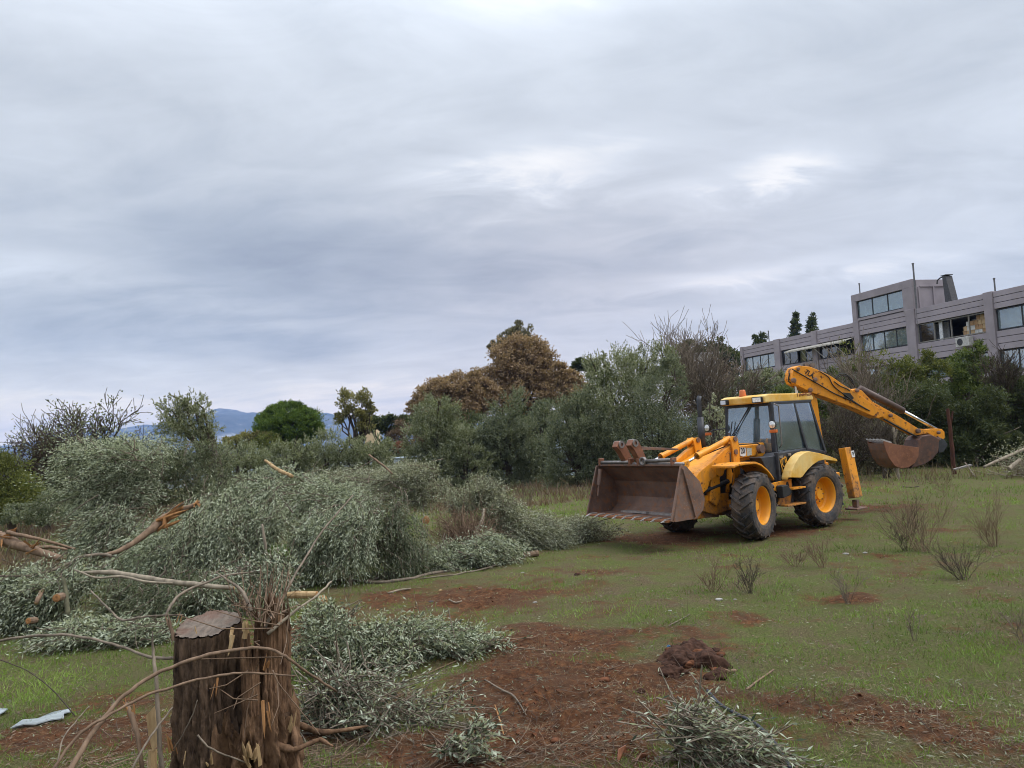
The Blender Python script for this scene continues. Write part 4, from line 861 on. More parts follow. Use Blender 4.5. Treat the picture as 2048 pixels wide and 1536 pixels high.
hose([bpt(a, b, -T - 0.02) for a, b in [(1668, 763), (1680, 772), (1695, 778), (1700, 782)]], 0.013); hose([bpt(a, b, -T + 0.02) for a, b in [(1768, 838), (1800, 856), (1834, 874)]], 0.02)
m = MB(); bprism(m, [(1686, 785), (1700, 786), (1708, 796), (1704, 800), (1690, 794)], -T - 0.012, -T - 0.002); m.build('black_patch', MBK, dp); 
def btext(body, p0, p1, h):
    cu = bpy.data.curves.new('t', 'FONT'); cu.body = body; cu.extrude = 0.02; cu.offset = 0.03; o = bpy.data.objects.new('t', cu); COL.objects.link(o); bpy.context.view_layer.update()
    me = bpy.data.meshes.new_from_object(o.evaluated_get(bpy.context.evaluated_depsgraph_get())); bpy.data.objects.remove(o)
    co = np.zeros(len(me.vertices) * 3); me.vertices.foreach_get('co', co); co = co.reshape(-1, 3); co[:, 0] -= co[:, 0].min(); w0 = co[:, 0].max(); hh = co[:, 1].max()
    a = np.array(Bp(*p0, -T)); b = np.array(Bp(*p1, -T)); d = b - a; L = np.linalg.norm(d); d /= L; up = np.array([-d[1], d[0]])
    q = a + d * (co[:, :1] / w0 * L) + up * (co[:, 1:2] / hh * h); out = np.array([bxy(q[i, 0], q[i, 1], -T - 0.004 - co[i, 2] * 0.1) for i in range(len(q))])
    me.vertices.foreach_set('co', out.reshape(-1)); me.update(); me.materials.clear(); return link('arm_lettering', me, MINK, dp)
btext('7LA', (1609, 746), (1626, 757), 0.11)
# rear digging bucket
BT = 0.30
rim = [(1741, 872), (1762, 881), (1790, 889), (1838, 895)]; bot = [(1838, 895), (1837, 912), (1830, 926), (1818, 934.5), (1803, 937), (1790, 932), (1779, 917), (1772, 901), (1768, 887)]
o0 = -BT
sp2 = [Bp(a, b, o0) for a, b in [(1768, 882), (1790, 888.5), (1838, 895)] + bot[1:]]
for s in (-1, 1):
    m = MB(); m.prism(sp2, bxy, s * BT, s * (BT - 0.025)); sb = m.build('digging_bucket' if s < 0 else 'bucket_cheek', MRO, BH if s < 0 else dbk, bevel=0.004)
    if s < 0: dbk = sb
arc = [Bp(a, b, o0) for a, b in bot]; ctr = np.mean(np.array(sp2), 0); arc_i = [tuple(np.array(p) + (ctr - np.array(p)) * 0.06) for p in arc]
m = MB(); m.prism(arc + arc_i[::-1], bxy, -BT + 0.026, BT - 0.026); m.build('bucket_shell', MRU, dbk)
m = MB(); q = [Bp(a, b, -BT) for a, b in [(1836, 897), (1839, 880), (1846, 872), (1864, 869), (1881, 877), (1879, 904), (1868, 918), (1850, 930), (1824, 937), (1835, 916)]]
m.prism(q, bxy, -BT + 0.03, 0.22); m.build('bucket_hinge', rusty('dark_brown_steel', (0.045, 0.025, 0.019), (0.10, 0.052, 0.038), (0.2, 0.16, 0.14), (0.13, 0.055, 0.03), 0.5), dbk, bevel=0.02)
m = MB(); m.prism([Bp(a, b, -.1) for a, b in [(1872, 872), (1886, 880), (1892, 890), (1884, 903), (1874, 906)]], bxy, -0.16, 0.16); m.build('bucket_linkage', MDK, dbk, bevel=0.01)
for k in range(5):
    o = -BT + 0.05 + k * (2 * BT - 0.1) / 4; m = MB(); a, b = Bp(1784, 886, o0), Bp(1769, 881, o0)
    m.bar(bxy(a[0], a[1], o), bxy(b[0], b[1], o), 0.06, 0.05); m.bar(bxy(b[0], b[1], o), bxy(b[0] - .07, b[1] + .035, o), 0.04, 0.025); m.build('bucket_tooth', MPL, dbk)
# stabiliser legs
for s in (1, -1):
    tp = V(1689, 899, 0.85); top = np.array([tp[0], s * 0.85, 1.58]); bt = np.array([tp[0] - .02, s * 0.98, 0.42]); dv_ = bt - top
    m = MB(); m.bar(top, top + dv_ * 0.98, 0.17, 0.23, (1, 0, 0)); lg = m.build('stabiliser_leg', MYW, BH, bevel=0.012)
    m = MB(); m.bar(top + dv_ * .1 + [-.06, s * 0.02, 0], top + dv_ * .97 + [-.06, s * .02, 0], 0.12, 0.27, (1, 0, 0)); m.build('stabiliser_sleeve', MY, lg, bevel=0.008)
    m = MB(); ft = top + dv_ * 1.07; m.box(ft + [0, 0, -0.02], (0.10, 0.12, 0.16)); m.box(ft + [0, 0, -0.13], (0.40, 0.30, 0.04)); m.build('stabiliser_foot', MRU, lg, bevel=0.01)
    if s > 0:
        c = top + dv_ * 0.14; R = np.stack([np.array([1, 0, 0]), unit(np.cross(unit(dv_), [1, 0, 0])), unit(dv_)], 1); oN = R[:, 1] * (0.09 if R[1, 1] > 0 else -0.09)
        m = MB(); m.box(c + oN * 1.0 + [-.14, 0, 0], (0.12, 0.006, 0.15), R); stk = m.build('number_sticker', MWH, lg)
        m = MB()
        for a, b in (((.03, .05), (-.0, .0)), ((.03, .0), (-.03, .0)), ((-.012, .05), (-.012, -.05))): m.bar(c + oN * 1.04 + [-.14 + a[0] * 1.0, 0, a[1]], c + oN * 1.04 + [-.14 + b[0] * 1.0, 0, b[1]], 0.004, 0.016, (0, 1, 0))
        m.build('sticker_figure', MINK, stk)
# driver ---------------------------------------------------------------
def person():
    root = thing('person', 'driver in grey jacket and blue jeans seated inside the yellow digger cab', 'person', mat=VM @ Matrix.Translation((0.05, 0, 1.36)))
    J = [(0, 0, 0.06), (0.0, 0, 0.22), (-0.02, 0, 0.42), (0.0, 0, 0.54), (0.02, 0, 0.63), (0.03, 0, 0.72), (0.02, 0, 0.82)]
    rad = [0.15, 0.145, 0.16, 0.075, 0.062, 0.095, 0.075]; E = [(0, 1), (1, 2), (2, 3), (3, 4), (4, 5), (5, 6)]
    def add(p, par, r): J.append(p); rad.append(r); E.append((par, len(J) - 1)); return len(J) - 1
    for s in (1, -1):
        a = add((-0.01, s * 0.17, 0.45), 2, 0.075); b = add((0.10, s * 0.25, 0.22), a, 0.058); c = add((0.33, s * 0.19, 0.36), b, 0.04); d = add((0.38, s * 0.18, 0.40), c, 0.034)
        for k in range(4): e = add((0.42, s * (0.16 + 0.018 * k), 0.425 - 0.006 * k), d, 0.013); add((0.425, s * (0.16 + 0.018 * k), 0.39), e, 0.011)
        e = add((0.39, s * 0.145, 0.42), d, 0.013); add((0.41, s * 0.135, 0.435), e, 0.011)
        h = add((0.10, s * 0.11, 0.05), 0, 0.10); k = add((0.42, s * 0.14, 0.08), h, 0.078); f = add((0.46, s * 0.14, -0.30), k, 0.055); add((0.60, s * 0.14, -0.33), f, 0.045)
    me = bpy.data.meshes.new('body'); me.from_pydata(J, E, []); o = bpy.data.objects.new('body_tmp', me); COL.objects.link(o)
    md = o.modifiers.new('s', 'SKIN'); 
    for i, r in enumerate(rad): me.skin_vertices[0].data[i].radius = (r, r)
    me.skin_vertices[0].data[0].use_root = True
    s2 = o.modifiers.new('d', 'SUBSURF'); s2.levels = 2; s2.render_levels = 2
    bpy.context.view_layer.update(); me2 = bpy.data.meshes.new_from_object(o.evaluated_get(bpy.context.evaluated_depsgraph_get())); bpy.data.objects.remove(o)
    me2.materials.clear()
    for mm in (simple('skin', (0.36, 0.20, 0.14), 0.6), simple('grey_jacket', (0.13, 0.14, 0.16), 0.85), simple('blue_denim', (0.07, 0.12, 0.22), 0.9)): me2.materials.append(mm)
    for p in me2.polygons:
        c = p.center; p.material_index = 0 if (c.z > 0.585 or (c.x > 0.355 and c.z > 0.32)) else (2 if c.z < 0.12 else 1); p.use_smooth = True
    link('body', me2, None, root)
    m = MB(); m.lathe([(0.0, 0.12), (0.06, 0.11), (0.092, 0.06), (0.10, 0.0), (0.096, -0.05)], (0.015, 0, 0.79), (-0.15, 0, 1), 14); m.build('hair', simple('dark_hair', (0.02, 0.016, 0.014), 0.8), root, smooth=True)
    m = MB(); m.box((0.118, 0, 0.735), (0.03, 0.025, 0.05)); m.build('nose', bpy.data.materials['skin'], root, bevel=0.008)
    m = MB()
    for s in (1, -1): m.box((0.108, s * 0.036, 0.765), (0.014, 0.026, 0.012))
    m.box((0.108, 0, 0.688), (0.014, 0.05, 0.010)); m.build('eyes_and_mouth', simple('dark_features', (0.08, 0.03, 0.025), 0.6), root)
person()
# ------------------------------------------------------------------ vegetation builders
DBRL = leafmat('dark_brown_leaf', (0.030, 0.024, 0.016), (0.095, 0.072, 0.046))
def flobe(lb, d):
    px, py, rx, ry = lb[:4]; dd = lb[4] if len(lb) > 4 else 0.0
    c = P(px, py, d + dd); k = (d + dd) / F; return c, np.array([rx * k, max(rx, ry) * 0.8 * k, ry * k])
def crown(lobes, n, L, Wd, rng, clumps=26, rc=0.34, up=0.35, shoot=0, spread=0.75, shell=0.45, hang=0.0):
    vol = np.array([np.prod(r) ** (2 / 3) for c, r in lobes]); vol /= vol.sum(); Cs = []; As = []; Ls = []
    for (c, r), f in zip(lobes, vol):
        nl = int(n * f); nc = max(5, int(clumps * len(lobes) * f))
        d = nrm(rng.normal(size=(nc, 3))); rad = shell + (1 - shell) * rng.random(nc) ** 0.6
        cc = c + d * rad[:, None] * r * 0.97; sz = rc * r.min() * (0.6 + 0.8 * rng.random(nc)); dens = (0.4 + rng.random(nc)) * sz ** 1.5; dens /= dens.sum()
        if not shoot:
            w = rng.choice(nc, nl, p=dens); q = nrm(rng.normal(size=(nl, 3))) * (rng.random(nl) ** 0.45 * (1 + 0.35 * np.abs(rng.normal(size=nl)) * (rng.random(nl) < .3)))[:, None]
            p = cc[w] + q * sz[w][:, None] * np.array([1.15, 1.15, 0.85]); o = nrm((p - c) / r)
            A = nrm(o * 0.5 + q * 0.5 + np.array([0, 0, up]) + rng.normal(size=(nl, 3)) * spread); Cs.append(p); As.append(A); Ls.append(0.7 + 0.6 * rng.random(nl))
        else:
            ns = max(1, nl // shoot); w = rng.choice(nc, ns, p=dens); q = nrm(rng.normal(size=(ns, 3))) * (rng.random(ns) ** 0.5)[:, None]
            p = cc[w] + q * sz[w][:, None] * 1.15; o = nrm((p - c) / r); D_ = nrm(o * 0.55 + np.array([0, 0, up]) + rng.normal(size=(ns, 3)) * 0.35)
            Lsx = sz[w] * (0.5 + 0.9 * rng.random(ns)); t = np.linspace(0, 1, shoot)
            pp = p[:, None] + D_[:, None] * (t[None, :, None] * Lsx[:, None, None]); pp[..., 2] -= hang * (t[None] ** 2) * Lsx[:, None]
            A = nrm(D_[:, None] * 0.9 + rng.normal(size=(ns, shoot, 3)) * spread); Cs.append(pp.reshape(-1, 3)); As.append(A.reshape(-1, 3)); Ls.append((0.7 + 0.6 * rng.random(ns * shoot)))
    C = np.concatenate(Cs); A = np.concatenate(As); l = np.concatenate(Ls)
    k = C[:, 2] > hgt(C[:, 0], C[:, 1]) + 0.03
    return C[k], A[k], l[k] * L, Wd * (0.8 + 0.4 * rng.random(k.sum()))
def limb_tubes(m, base, targets, r0, rng, n=6, wob=0.06):
    base = np.array(base, float)
    for t in targets:
        t = np.array(t, float); k = 6; s = np.linspace(0, 1, k)[:, None]; L = np.linalg.norm(t - base)
        pts = base + (t - base) * s; pts[:, 2] += (np.sin(s[:, 0] * math.pi) * L * 0.08); pts[1:-1] += rng.normal(size=(k - 2, 3)) * L * wob * 0.5
        m.tube(pts, np.linspace(r0, r0 * 0.22, k), n)
def tree(name, label, cat, d, lobes, n, L, Wd, lmat, base=None, r0=0.12, bmat=None, group=None, seed=0, stem=True, **kw):
    rng = np.random.default_rng(1000 + seed); lw = [flobe(l, d) for l in lobes]
    cen = np.mean([c for c, r in lw], 0)
    b = P(base[0], base[1], d) if base else cen
    b = np.array([b[0], b[1], gz(b[0], b[1])])
    root = thing(name, label, cat, b, group)
    C, A, l, w_ = crown(lw, n, L, Wd, rng, **kw)
    leaves('crown', C, A, l, w_, lmat, root, rng)
    if stem:
        m = MB(); fork = b + np.array([0, 0, max(0.3, (cen[2] - b[2]) * 0.45)]); m.tube([b + [0, 0, -0.3], (b + fork) / 2 + rng.normal(size=3) * 0.05, fork], [r0 * 1.25, r0, r0 * 0.85], 8)
        tg = []
        for c, r in lw:
            for k in range(3): tg.append(c + rng.normal(size=3) * r * 0.35 + [0, 0, r[2] * 0.2])
        limb_tubes(m, fork, tg, r0 * 0.6, rng, 5); m.build('trunk', bmat or MTWD, root, world=True)
    return root
def branchy(base, dirv, length, r0, depth, rng, out, nb=(3, 5), ang=0.6, up=0.15, shrink=0.68, seg=5, wob=0.12, rmin=0.006):
    k = seg; p = np.array(base, float); d = unit(dirv); pts = [p]; L = length / (k - 1)
    for i in range(k - 1):
        d = unit(d + rng.normal(size=3) * wob + np.array([0, 0, up * 0.3])); p = p + d * L; pts.append(p)
    out.append((np.array(pts), np.linspace(r0, max(r0 * 0.5, rmin), k)))
    if depth <= 0: return
    for j in range(rng.integers(nb[0], nb[1] + 1)):
        f = 0.3 + 0.7 * (j + rng.random()) / nb[1]; f = min(f, 1.0); q = f * (k - 1); i = min(int(q), k - 2); bp = pts[i] + (pts[i + 1] - pts[i]) * (q - i)
        dd = unit(pts[i + 1] - pts[i]); side = rng.normal(size=3); side = unit(side - dd * (side @ dd)); a = ang * (0.6 + 0.7 * rng.random())
        nd_ = unit(dd * math.cos(a) + side * math.sin(a) + np.array([0, 0, up]))
        branchy(bp, nd_, length * shrink * (0.75 + 0.45 * rng.random()), max(r0 * 0.55, rmin), depth - 1, rng, out, nb, ang, up, shrink, seg, wob, rmin)
def twigmesh(name, polys, mt, parent, n=4, fine=3, world=True):
    V_, Fc = [], []; off = 0
    for pts, r in polys:
        k = len(pts); nn = n if r[0] > 0.02 else fine
        tg = np.gradient(pts, axis=0); tg /= np.maximum(np.linalg.norm(tg, axis=1, keepdims=True), 1e-9); ref = np.array([0, 0, 1.0]) if abs(tg[:, 2]).mean() < 0.8 else np.array([1.0, 0, 0])
        u = np.cross(tg, ref); u /= np.maximum(np.linalg.norm(u, axis=1, keepdims=True), 1e-9); v = np.cross(tg, u); an = np.arange(nn) * 2 * math.pi / nn
        ring = pts[:, None] + (u[:, None] * np.cos(an)[None, :, None] + v[:, None] * np.sin(an)[None, :, None]) * np.asarray(r)[:, None, None]
        V_.append(ring.reshape(-1, 3)); i, j = np.meshgrid(np.arange(k - 1), np.arange(nn), indexing='ij'); j2 = (j + 1) % nn
        Fc.append((np.stack([i * nn + j, i * nn + j2, (i + 1) * nn + j2, (i + 1) * nn + j], -1).reshape(-1, 4) + off)); off += k * nn
    V_ = np.concatenate(V_); Fc = np.concatenate(Fc); me = bpy.data.meshes.new(name)
    me.vertices.add(len(V_)); me.vertices.foreach_set('co', V_.reshape(-1).astype(np.float32)); me.loops.add(Fc.size); me.loops.foreach_set('vertex_index', Fc.reshape(-1).astype(np.int32))
    me.polygons.add(len(Fc)); me.polygons.foreach_set('loop_start', np.arange(0, Fc.size, 4, dtype=np.int32)); me.update(calc_edges=True)
    return link(name, me, mt, parent, world)
def bare(name, label, cat, base, top, d, n_main, depth, r0, mt, seed, lean=0.5, group=None, nb=(3, 5), ang=0.55, up=0.15, shrink=0.66, leafm=None, nleaf=0, L=0.08, rmin=0.008, wob=0.12, stemf=0.3):
    """leafless tree: base / top pixels give its place and height"""
    rng = np.random.default_rng(seed); b = P(base[0], base[1], d); b = np.array([b[0], b[1], min(b[2], 1e9)]); b[2] = gz(b[0], b[1]); t = P(top[0], top[1], d); H = t[2] - b[2]
    root = thing(name, label, cat, b, group); out = []
    if n_main == 1: branchy(b, (rng.normal() * .05, rng.normal() * .05, 1), H * 0.55, r0, depth, rng, out, nb, ang, up, shrink, 6, wob, rmin)
    else:
        for i in range(n_main):
            a = 2 * math.pi * (i + rng.random()) / n_main; ln = lean * (0.3 + 0.8 * rng.random()); branchy(b + rng.normal(size=3) * [0.12, .12, 0.0], (math.cos(a) * ln, math.sin(a) * ln, 1), H * (0.5 + 0.25 * rng.random()), r0 * (0.6 + 0.5 * rng.random()), depth, rng, out, nb, ang, up, shrink, 5, wob, rmin)
    zmax = max(p[:, 2].max() for p, r in out); sc = H / max(zmax - b[2], 0.1)
    out = [((p - b) * np.array([sc, sc, sc]) + b, r) for p, r in out]
    if n_main == 1 or depth > 1:
        big = [o for o in out if o[1][0] > r0 * 0.5]; small = [o for o in out if o[1][0] <= r0 * 0.5]
        if big and small: twigmesh('trunk', big, mt, root, 6); twigmesh('twigs', small, mt, root)
        else: twigmesh('branches', out, mt, root)
    else: twigmesh('stems', out, mt, root)
    if leafm:
        ends = np.concatenate([p[2:] for p, r in out if r[0] < r0 * 0.5]); w = rng.choice(len(ends), nleaf); C = ends[w] + rng.normal(size=(nleaf, 3)) * 0.10
        leaves('dry_leaves', C, rng.normal(size=(nleaf, 3)) + [0, 0, -.3], L * (0.6 + 0.8 * rng.random(nleaf)), L * 0.6, leafm, root, rng)
    return root

# ------------------------------------------------------------------ far and middle trees
tree('umbrella_pine', 'round dark green umbrella pine with a domed crown against the blue hills', 'tree', 62, [(577, 850, 64, 38), (545, 864, 38, 22), (612, 864, 36, 22), (577, 828, 44, 22), (550, 840, 30, 20), (604, 840, 30, 20)], 40000, 0.20, 0.065, PINL, base=(580, 930), r0=0.25, seed=1, clumps=70, rc=0.22, up=0.6, spread=0.6, shell=0.8)
tree('pine_tree', 'low bushy pine growing at the left foot of the round umbrella pine', 'tree', 58, [(540, 886, 30, 20), (515, 893, 24, 14), (570, 893, 25, 14)], 6000, 0.20, 0.07, GRNL, base=(540, 930), seed=2, clumps=20, rc=.3)
tree('autumn_bush', 'low tan bush between the left olive and the round pine', 'bush', 60, [(492, 878, 26, 14), (520, 874, 22, 12), (465, 886, 22, 12)], 4000, 0.20, 0.10, EUCL, base=(492, 930), seed=3, stem=False)
tree('eucalyptus_tree', 'slender tree with sparse yellowing crown standing in front of the hills', 'tree', 56, [(693, 803, 17, 22), (727, 797, 15, 20), (710, 826, 26, 12), (742, 818, 13, 12), (678, 836, 17, 11), (730, 846, 16, 22)], 5200, 0.20, 0.085, EUCL, base=(720, 930), r0=0.16, bmat=MTWD, seed=4, clumps=15, rc=0.42)
tree('evergreen_tree', 'dark evergreen tree between the cream house and the brown bare thicket', 'tree', 70, [(783, 836, 18, 11), (770, 850, 20, 18), (800, 850, 18, 20), (738, 846, 17, 22)], 6000, 0.24, 0.12, DRKL, base=(770, 920), seed=5, clumps=18)
tree('brown_tree', 'greyish brown half bare tree left of the oaks', 'tree', 57, [(806, 862, 26, 24), (828, 880, 24, 26), (790, 878, 18, 22)], 6000, 0.13, 0.06, BRNL, base=(810, 930), seed=6, bmat=MTWR, r0=.08, clumps=30)
tree('red_shrub', 'small reddish shrub above the corrugated fence', 'bush', 55, [(802, 893, 20, 10), (815, 905, 18, 10), (815, 886, 12, 7)], 2200, 0.14, 0.08, REDL, base=(802, 925), seed=7, bmat=MTWR, r0=.05)
tree('oak_tree', 'tallest oak with dense rust brown autumn crown', 'tree', 78, [(1040, 727, 66, 62), (1020, 735, 44, 40), (1065, 745, 50, 44), (985, 765, 50, 40), (1092, 752, 48, 46), (1040, 790, 90, 42), (1065, 700, 36, 26), (1110, 785, 36, 34), (1010, 705, 34, 24)], 50000, 0.24, 0.15, OAKL, base=(1040, 900), r0=0.4, seed=8, clumps=95, rc=0.20, shell=0.45, spread=1.1, group='brown oaks')
tree('oak_tree', 'broad low oak with brown leaves, left neighbour of the tallest oak', 'tree', 74, [(905, 780, 52, 36), (868, 800, 45, 34), (925, 815, 50, 40), (838, 825, 28, 30), (960, 790, 36, 40), (945, 765, 26, 20)], 42000, 0.23, 0.14, OAKL, base=(900, 900), r0=0.35, seed=9, clumps=90, rc=0.20, spread=1.1, group='brown oaks')
tree('oak_tree', 'small brown oak squeezed between the tallest oak and the big olives', 'tree', 70, [(1138, 765, 28, 30), (1150, 795, 30, 40), (1118, 745, 18, 18)], 15000, 0.25, 0.16, OAKL, base=(1140, 900), r0=0.2, seed=10, clumps=60, rc=.22, spread=1.1, group='brown oaks')
tree('evergreen_oak', 'grey green tree whose top rises behind the tallest brown oak', 'tree', 86, [(1035, 664, 28, 18), (1015, 678, 30, 15), (982, 692, 18, 8), (1050, 695, 40, 30)], 7000, 0.30, 0.16, GREYL, base=(1030, 900), r0=0.3, seed=11, clumps=18, rc=.35)
tree('dark_tree', 'small dark tree crown on the skyline right of the oaks', 'tree', 82, [(1163, 727, 17, 8), (1180, 735, 18, 10), (1150, 738, 12, 6)], 2200, 0.28, 0.16, DRKL, base=(1165, 880), seed=12)
tree('dark_round_tree', 'dark rounded tree behind the leafless tree and white house', 'tree', 96, [(1425, 703, 44, 26), (1385, 705, 30, 22), (1462, 722, 30, 24), (1425, 740, 60, 30)], 12000, 0.34, 0.2, DRKL, base=(1425, 860), r0=.3, seed=13, clumps=26)
tree('thicket', 'dark low thicket filling the gap beneath the brown oaks', 'bush', 67, [(860, 862, 50, 34), (940, 860, 60, 36), (1030, 850, 70, 40), (1110, 845, 50, 44), (900, 900, 80, 34), (1040, 895, 100, 40), (800, 890, 40, 30)], 22000, 0.26, 0.13, DRKL, base=(980, 930), seed=14, clumps=40, shell=.3)
tree('thicket', 'grey green thicket closing the gaps behind the row of low olives', 'bush', 54, [(440, 930, 40, 26), (500, 925, 50, 26), (570, 925, 50, 26), (640, 922, 50, 28), (710, 918, 50, 28), (775, 918, 44, 26), (820, 925, 40, 24), (340, 935, 60, 30), (270, 940, 60, 30)], 22000, 0.20, 0.08, OLVD, base=(620, 960), seed=15, clumps=36, shell=.3)
# olives of the middle distance; each with its own outline
OG = 'olive trees along the back of the field'
def gpx(px, d):                                     # picture row of the ground at a column and distance
    a, b = 780.0, 1500.0
    for _ in range(30):
        c = (a + b) / 2; q = P(px, c, d)
        if q[2] > gz(q[0], q[1]): a = c
        else: b = c
    return a
def skirt(lobes, base, d):                          # foliage that reaches down to the grass
    x0 = min(l[0] - l[2] for l in lobes); x1 = max(l[0] + l[2] for l in lobes); yb = max(l[1] + l[3] * .5 for l in lobes); g = gpx(base[0], d); h = max(g - yb, 6)
    return lobes + [(x0 + (x1 - x0) * f, yb + h * .5, (x1 - x0) * .22, h * .62 + 6) for f in (.22, .5, .78)]
def olive(label, d, lobes, n, base, seed, m=OLV, **kw):
    a = dict(clumps=30, rc=0.32, up=0.75, shoot=9, spread=0.55, shell=0.5); a.update(kw)
    if d > 30: lobes = skirt(lobes, base, d); n = int(n * 1.6)
    return tree('olive_tree', label, 'olive tree', d, lobes, n, 0.0032 * d, 0.0011 * d, m, base=base, r0=0.14, seed=seed, group=OG, bmat=MTWD, **a)
olive('bushy olive right above the splintered limb, in front of the hills', 40, [(470, 915, 44, 32), (430, 925, 36, 30), (505, 912, 30, 28)], 12000, (470, 970), 20)
olive('low olive with silvery tips under the round pine', 42, [(575, 908, 40, 24), (540, 915, 30, 24), (610, 905, 24, 26), (595, 925, 40, 22)], 10000, (575, 960), 21)
olive('rounded olive in front of the yellowing tree', 43, [(655, 900, 42, 32), (620, 915, 32, 26), (690, 905, 34, 28)], 12000, (655, 960), 22)
olive('olive with upright feathery shoots below the cream house', 43, [(740, 902, 36, 28), (765, 905, 28, 26), (712, 908, 28, 24)], 10000, (740, 950), 23)
olive('tall narrow olive in front of the left brown oak', 47, [(868, 840, 38, 42), (850, 880, 42, 46), (895, 880, 44, 44), (870, 912, 62, 24), (888, 820, 28, 24)], 24000, (870, 945), 24)
olive('rounded olive with a dome top in the middle of the oaks', 47, [(1018, 825, 34, 42), (1010, 870, 54, 46), (1040, 895, 48, 40), (985, 890, 40, 40)], 24000, (1015, 935), 25, OLVD)
olive('small low olive between the two rounded olives', 46, [(935, 890, 36, 34), (950, 918, 46, 22), (910, 915, 30, 24)], 11000, (935, 945), 26)
olive('thin olive hemmed in left of the big olive clump', 48, [(1085, 830, 20, 30), (1078, 870, 28, 40), (1075, 900, 26, 20)], 9000, (1080, 930), 27, OLVD)
olive('wide olive forming the left end of the big olive clump', 37, [(1150, 855, 48, 56), (1130, 895, 42, 44), (1185, 890, 50, 50), (1180, 820, 40, 44)], 26000, (1155, 945), 28, OLVD)
olive('tallest olive of the big clump left of the leafless tree', 38.5, [(1245, 750, 60, 52), (1205, 745, 34, 36), (1290, 735, 46, 44), (1240, 820, 90, 70), (1330, 725, 36, 32), (1215, 870, 90, 64)], 44000, (1245, 945), 29)
olive('dense olive behind the raised forks of the loader bucket', 36, [(1320, 800, 46, 60), (1345, 750, 26, 36), (1300, 880, 70, 60), (1350, 870, 50, 60)], 26000, (1320, 945), 30, OLVD)
olive('olive between the leafless tree and the grey block', 42, [(1500, 772, 34, 22), (1530, 764, 38, 18), (1562, 770, 26, 22), (1470, 800, 44, 34), (1530, 800, 60, 40), (1480, 850, 70, 60)], 26000, (1510, 920), 31)
olive('pale sunlit young olive standing behind the exhaust stack', 31, [(1430, 815, 12, 22), (1436, 850, 14, 30), (1424, 835, 9, 22), (1432, 895, 20, 30)], 3500, (1432, 940), 32, OLVP, shell=.3)  # sunlit look is painted: the paler leaf stands in for sunlight
# leafless tree
bare('bare_tree', 'tall leafless tree in front of the white house', 'tree', (1455, 935), (1440, 606), 41, 4, 4, 0.11, MTWG, 41, lean=0.24, nb=(4, 5), ang=0.62, up=0.16, shrink=0.72, rmin=0.012)
tree('thicket', 'dark tangled thicket around the foot of the leafless tree', 'bush', 44, [(1410, 800, 56, 50), (1400, 870, 60, 60), (1370, 770, 34, 40), (1450, 870, 60, 60), (1445, 760, 40, 36), (1400, 745, 30, 26)], 17000, 0.13, 0.06, BRNL, base=(1410, 935), seed=42, bmat=MTWD, clumps=30, shell=.3)
# left edge
bare('bare_tree', 'leafless tree with dry leaf remnants at the far left edge', 'tree', (78, 1020), (50, 806), 30, 4, 4, 0.09, MTWD, 51, lean=0.7, nb=(4, 5), ang=0.7, up=0.10, shrink=0.70, leafm=OLVD, nleaf=3200, L=0.10, rmin=0.011)
bare('bare_tree', 'leafless crooked tree left of the slender olive', 'tree', (205, 1010), (215, 776), 27, 4, 4, 0.10, MTWD, 53, lean=0.7, nb=(4, 5), ang=0.75, up=0.10, shrink=0.70, leafm=OLVD, nleaf=4600, L=0.11, rmin=0.011)
tree('dark_bush', 'dark brown bush below the leftmost leafless tree', 'bush', 27, [(85, 935, 44, 36), (105, 900, 36, 34), (120, 960, 36, 44), (70, 975, 50, 30)], 9000, 0.08, 0.035, DBRL, base=(95, 1015), seed=54, clumps=40)
tree('green_bush', 'green bush at the left edge of the field', 'bush', 22, [(12, 955, 46, 46), (40, 985, 50, 40), (-20, 930, 40, 30), (20, 1015, 70, 24)], 12000, 0.085, 0.035, GRNL, base=(20, 1045), seed=55, clumps=40)
tree('undergrowth_bush', 'dull green undergrowth behind the left broken limb', 'bush', 19, [(120, 1010, 60, 30), (60, 1030, 60, 22)], 7000, 0.07, 0.03, OLVD, base=(100, 1050), seed=56, stem=False)
olive('slender olive with feathery crown left of the hills', 23, [(345, 818, 30, 32), (385, 815, 34, 30), (372, 850, 46, 36), (345, 865, 30, 26), (410, 855, 26, 30), (400, 885, 30, 24)], 13000, (445, 1000), 33, shell=.3)
# right hand hedge below the office block
bare('bare_shrub', 'tall leafless shrub behind the raised digger arm', 'shrub', (1745, 925), (1728, 655), 31, 7, 3, 0.032, MTWG, 61, lean=0.42, nb=(4, 6), ang=0.42, up=0.18, shrink=0.62, rmin=0.009)
bare('bare_shrub', 'leafless spreading shrub between the digger cab and its rear bucket', 'shrub', (1700, 930), (1690, 775), 28, 7, 3, 0.03, MTWD, 62, lean=0.8, nb=(4, 5), ang=0.55, up=0.05, shrink=0.62, rmin=0.008)
bare('bare_shrub', 'low leafless shrub with pale twigs behind the stabiliser leg', 'shrub', (1770, 930), (1790, 800), 27, 7, 3, 0.03, MTWD, 63, lean=0.9, nb=(4, 5), ang=0.5, up=0.05, shrink=0.62, rmin=0.008)
bare('bare_tree', 'thin leafless tree at the right edge in front of the lower windows', 'tree', (2035, 900), (2030, 680), 32, 4, 4, 0.05, MTWD, 64, lean=0.35, nb=(3, 5), ang=0.5, up=0.15, shrink=0.66, rmin=0.009)
def shrub(label, d, lobes, n, base, seed, m, **kw):
    a = dict(clumps=40, rc=0.28, up=0.25, shell=0.40, spread=0.8); a.update(kw); lobes = skirt(lobes, base, d); n = int(n * 1.4)
    return tree('hedge_shrub', label, 'shrub', d, lobes, n, 0.0042 * d, 0.0016 * d, m, base=base, r0=0.08, seed=seed, group='shrubs below the grey block', bmat=MTWG, **a)
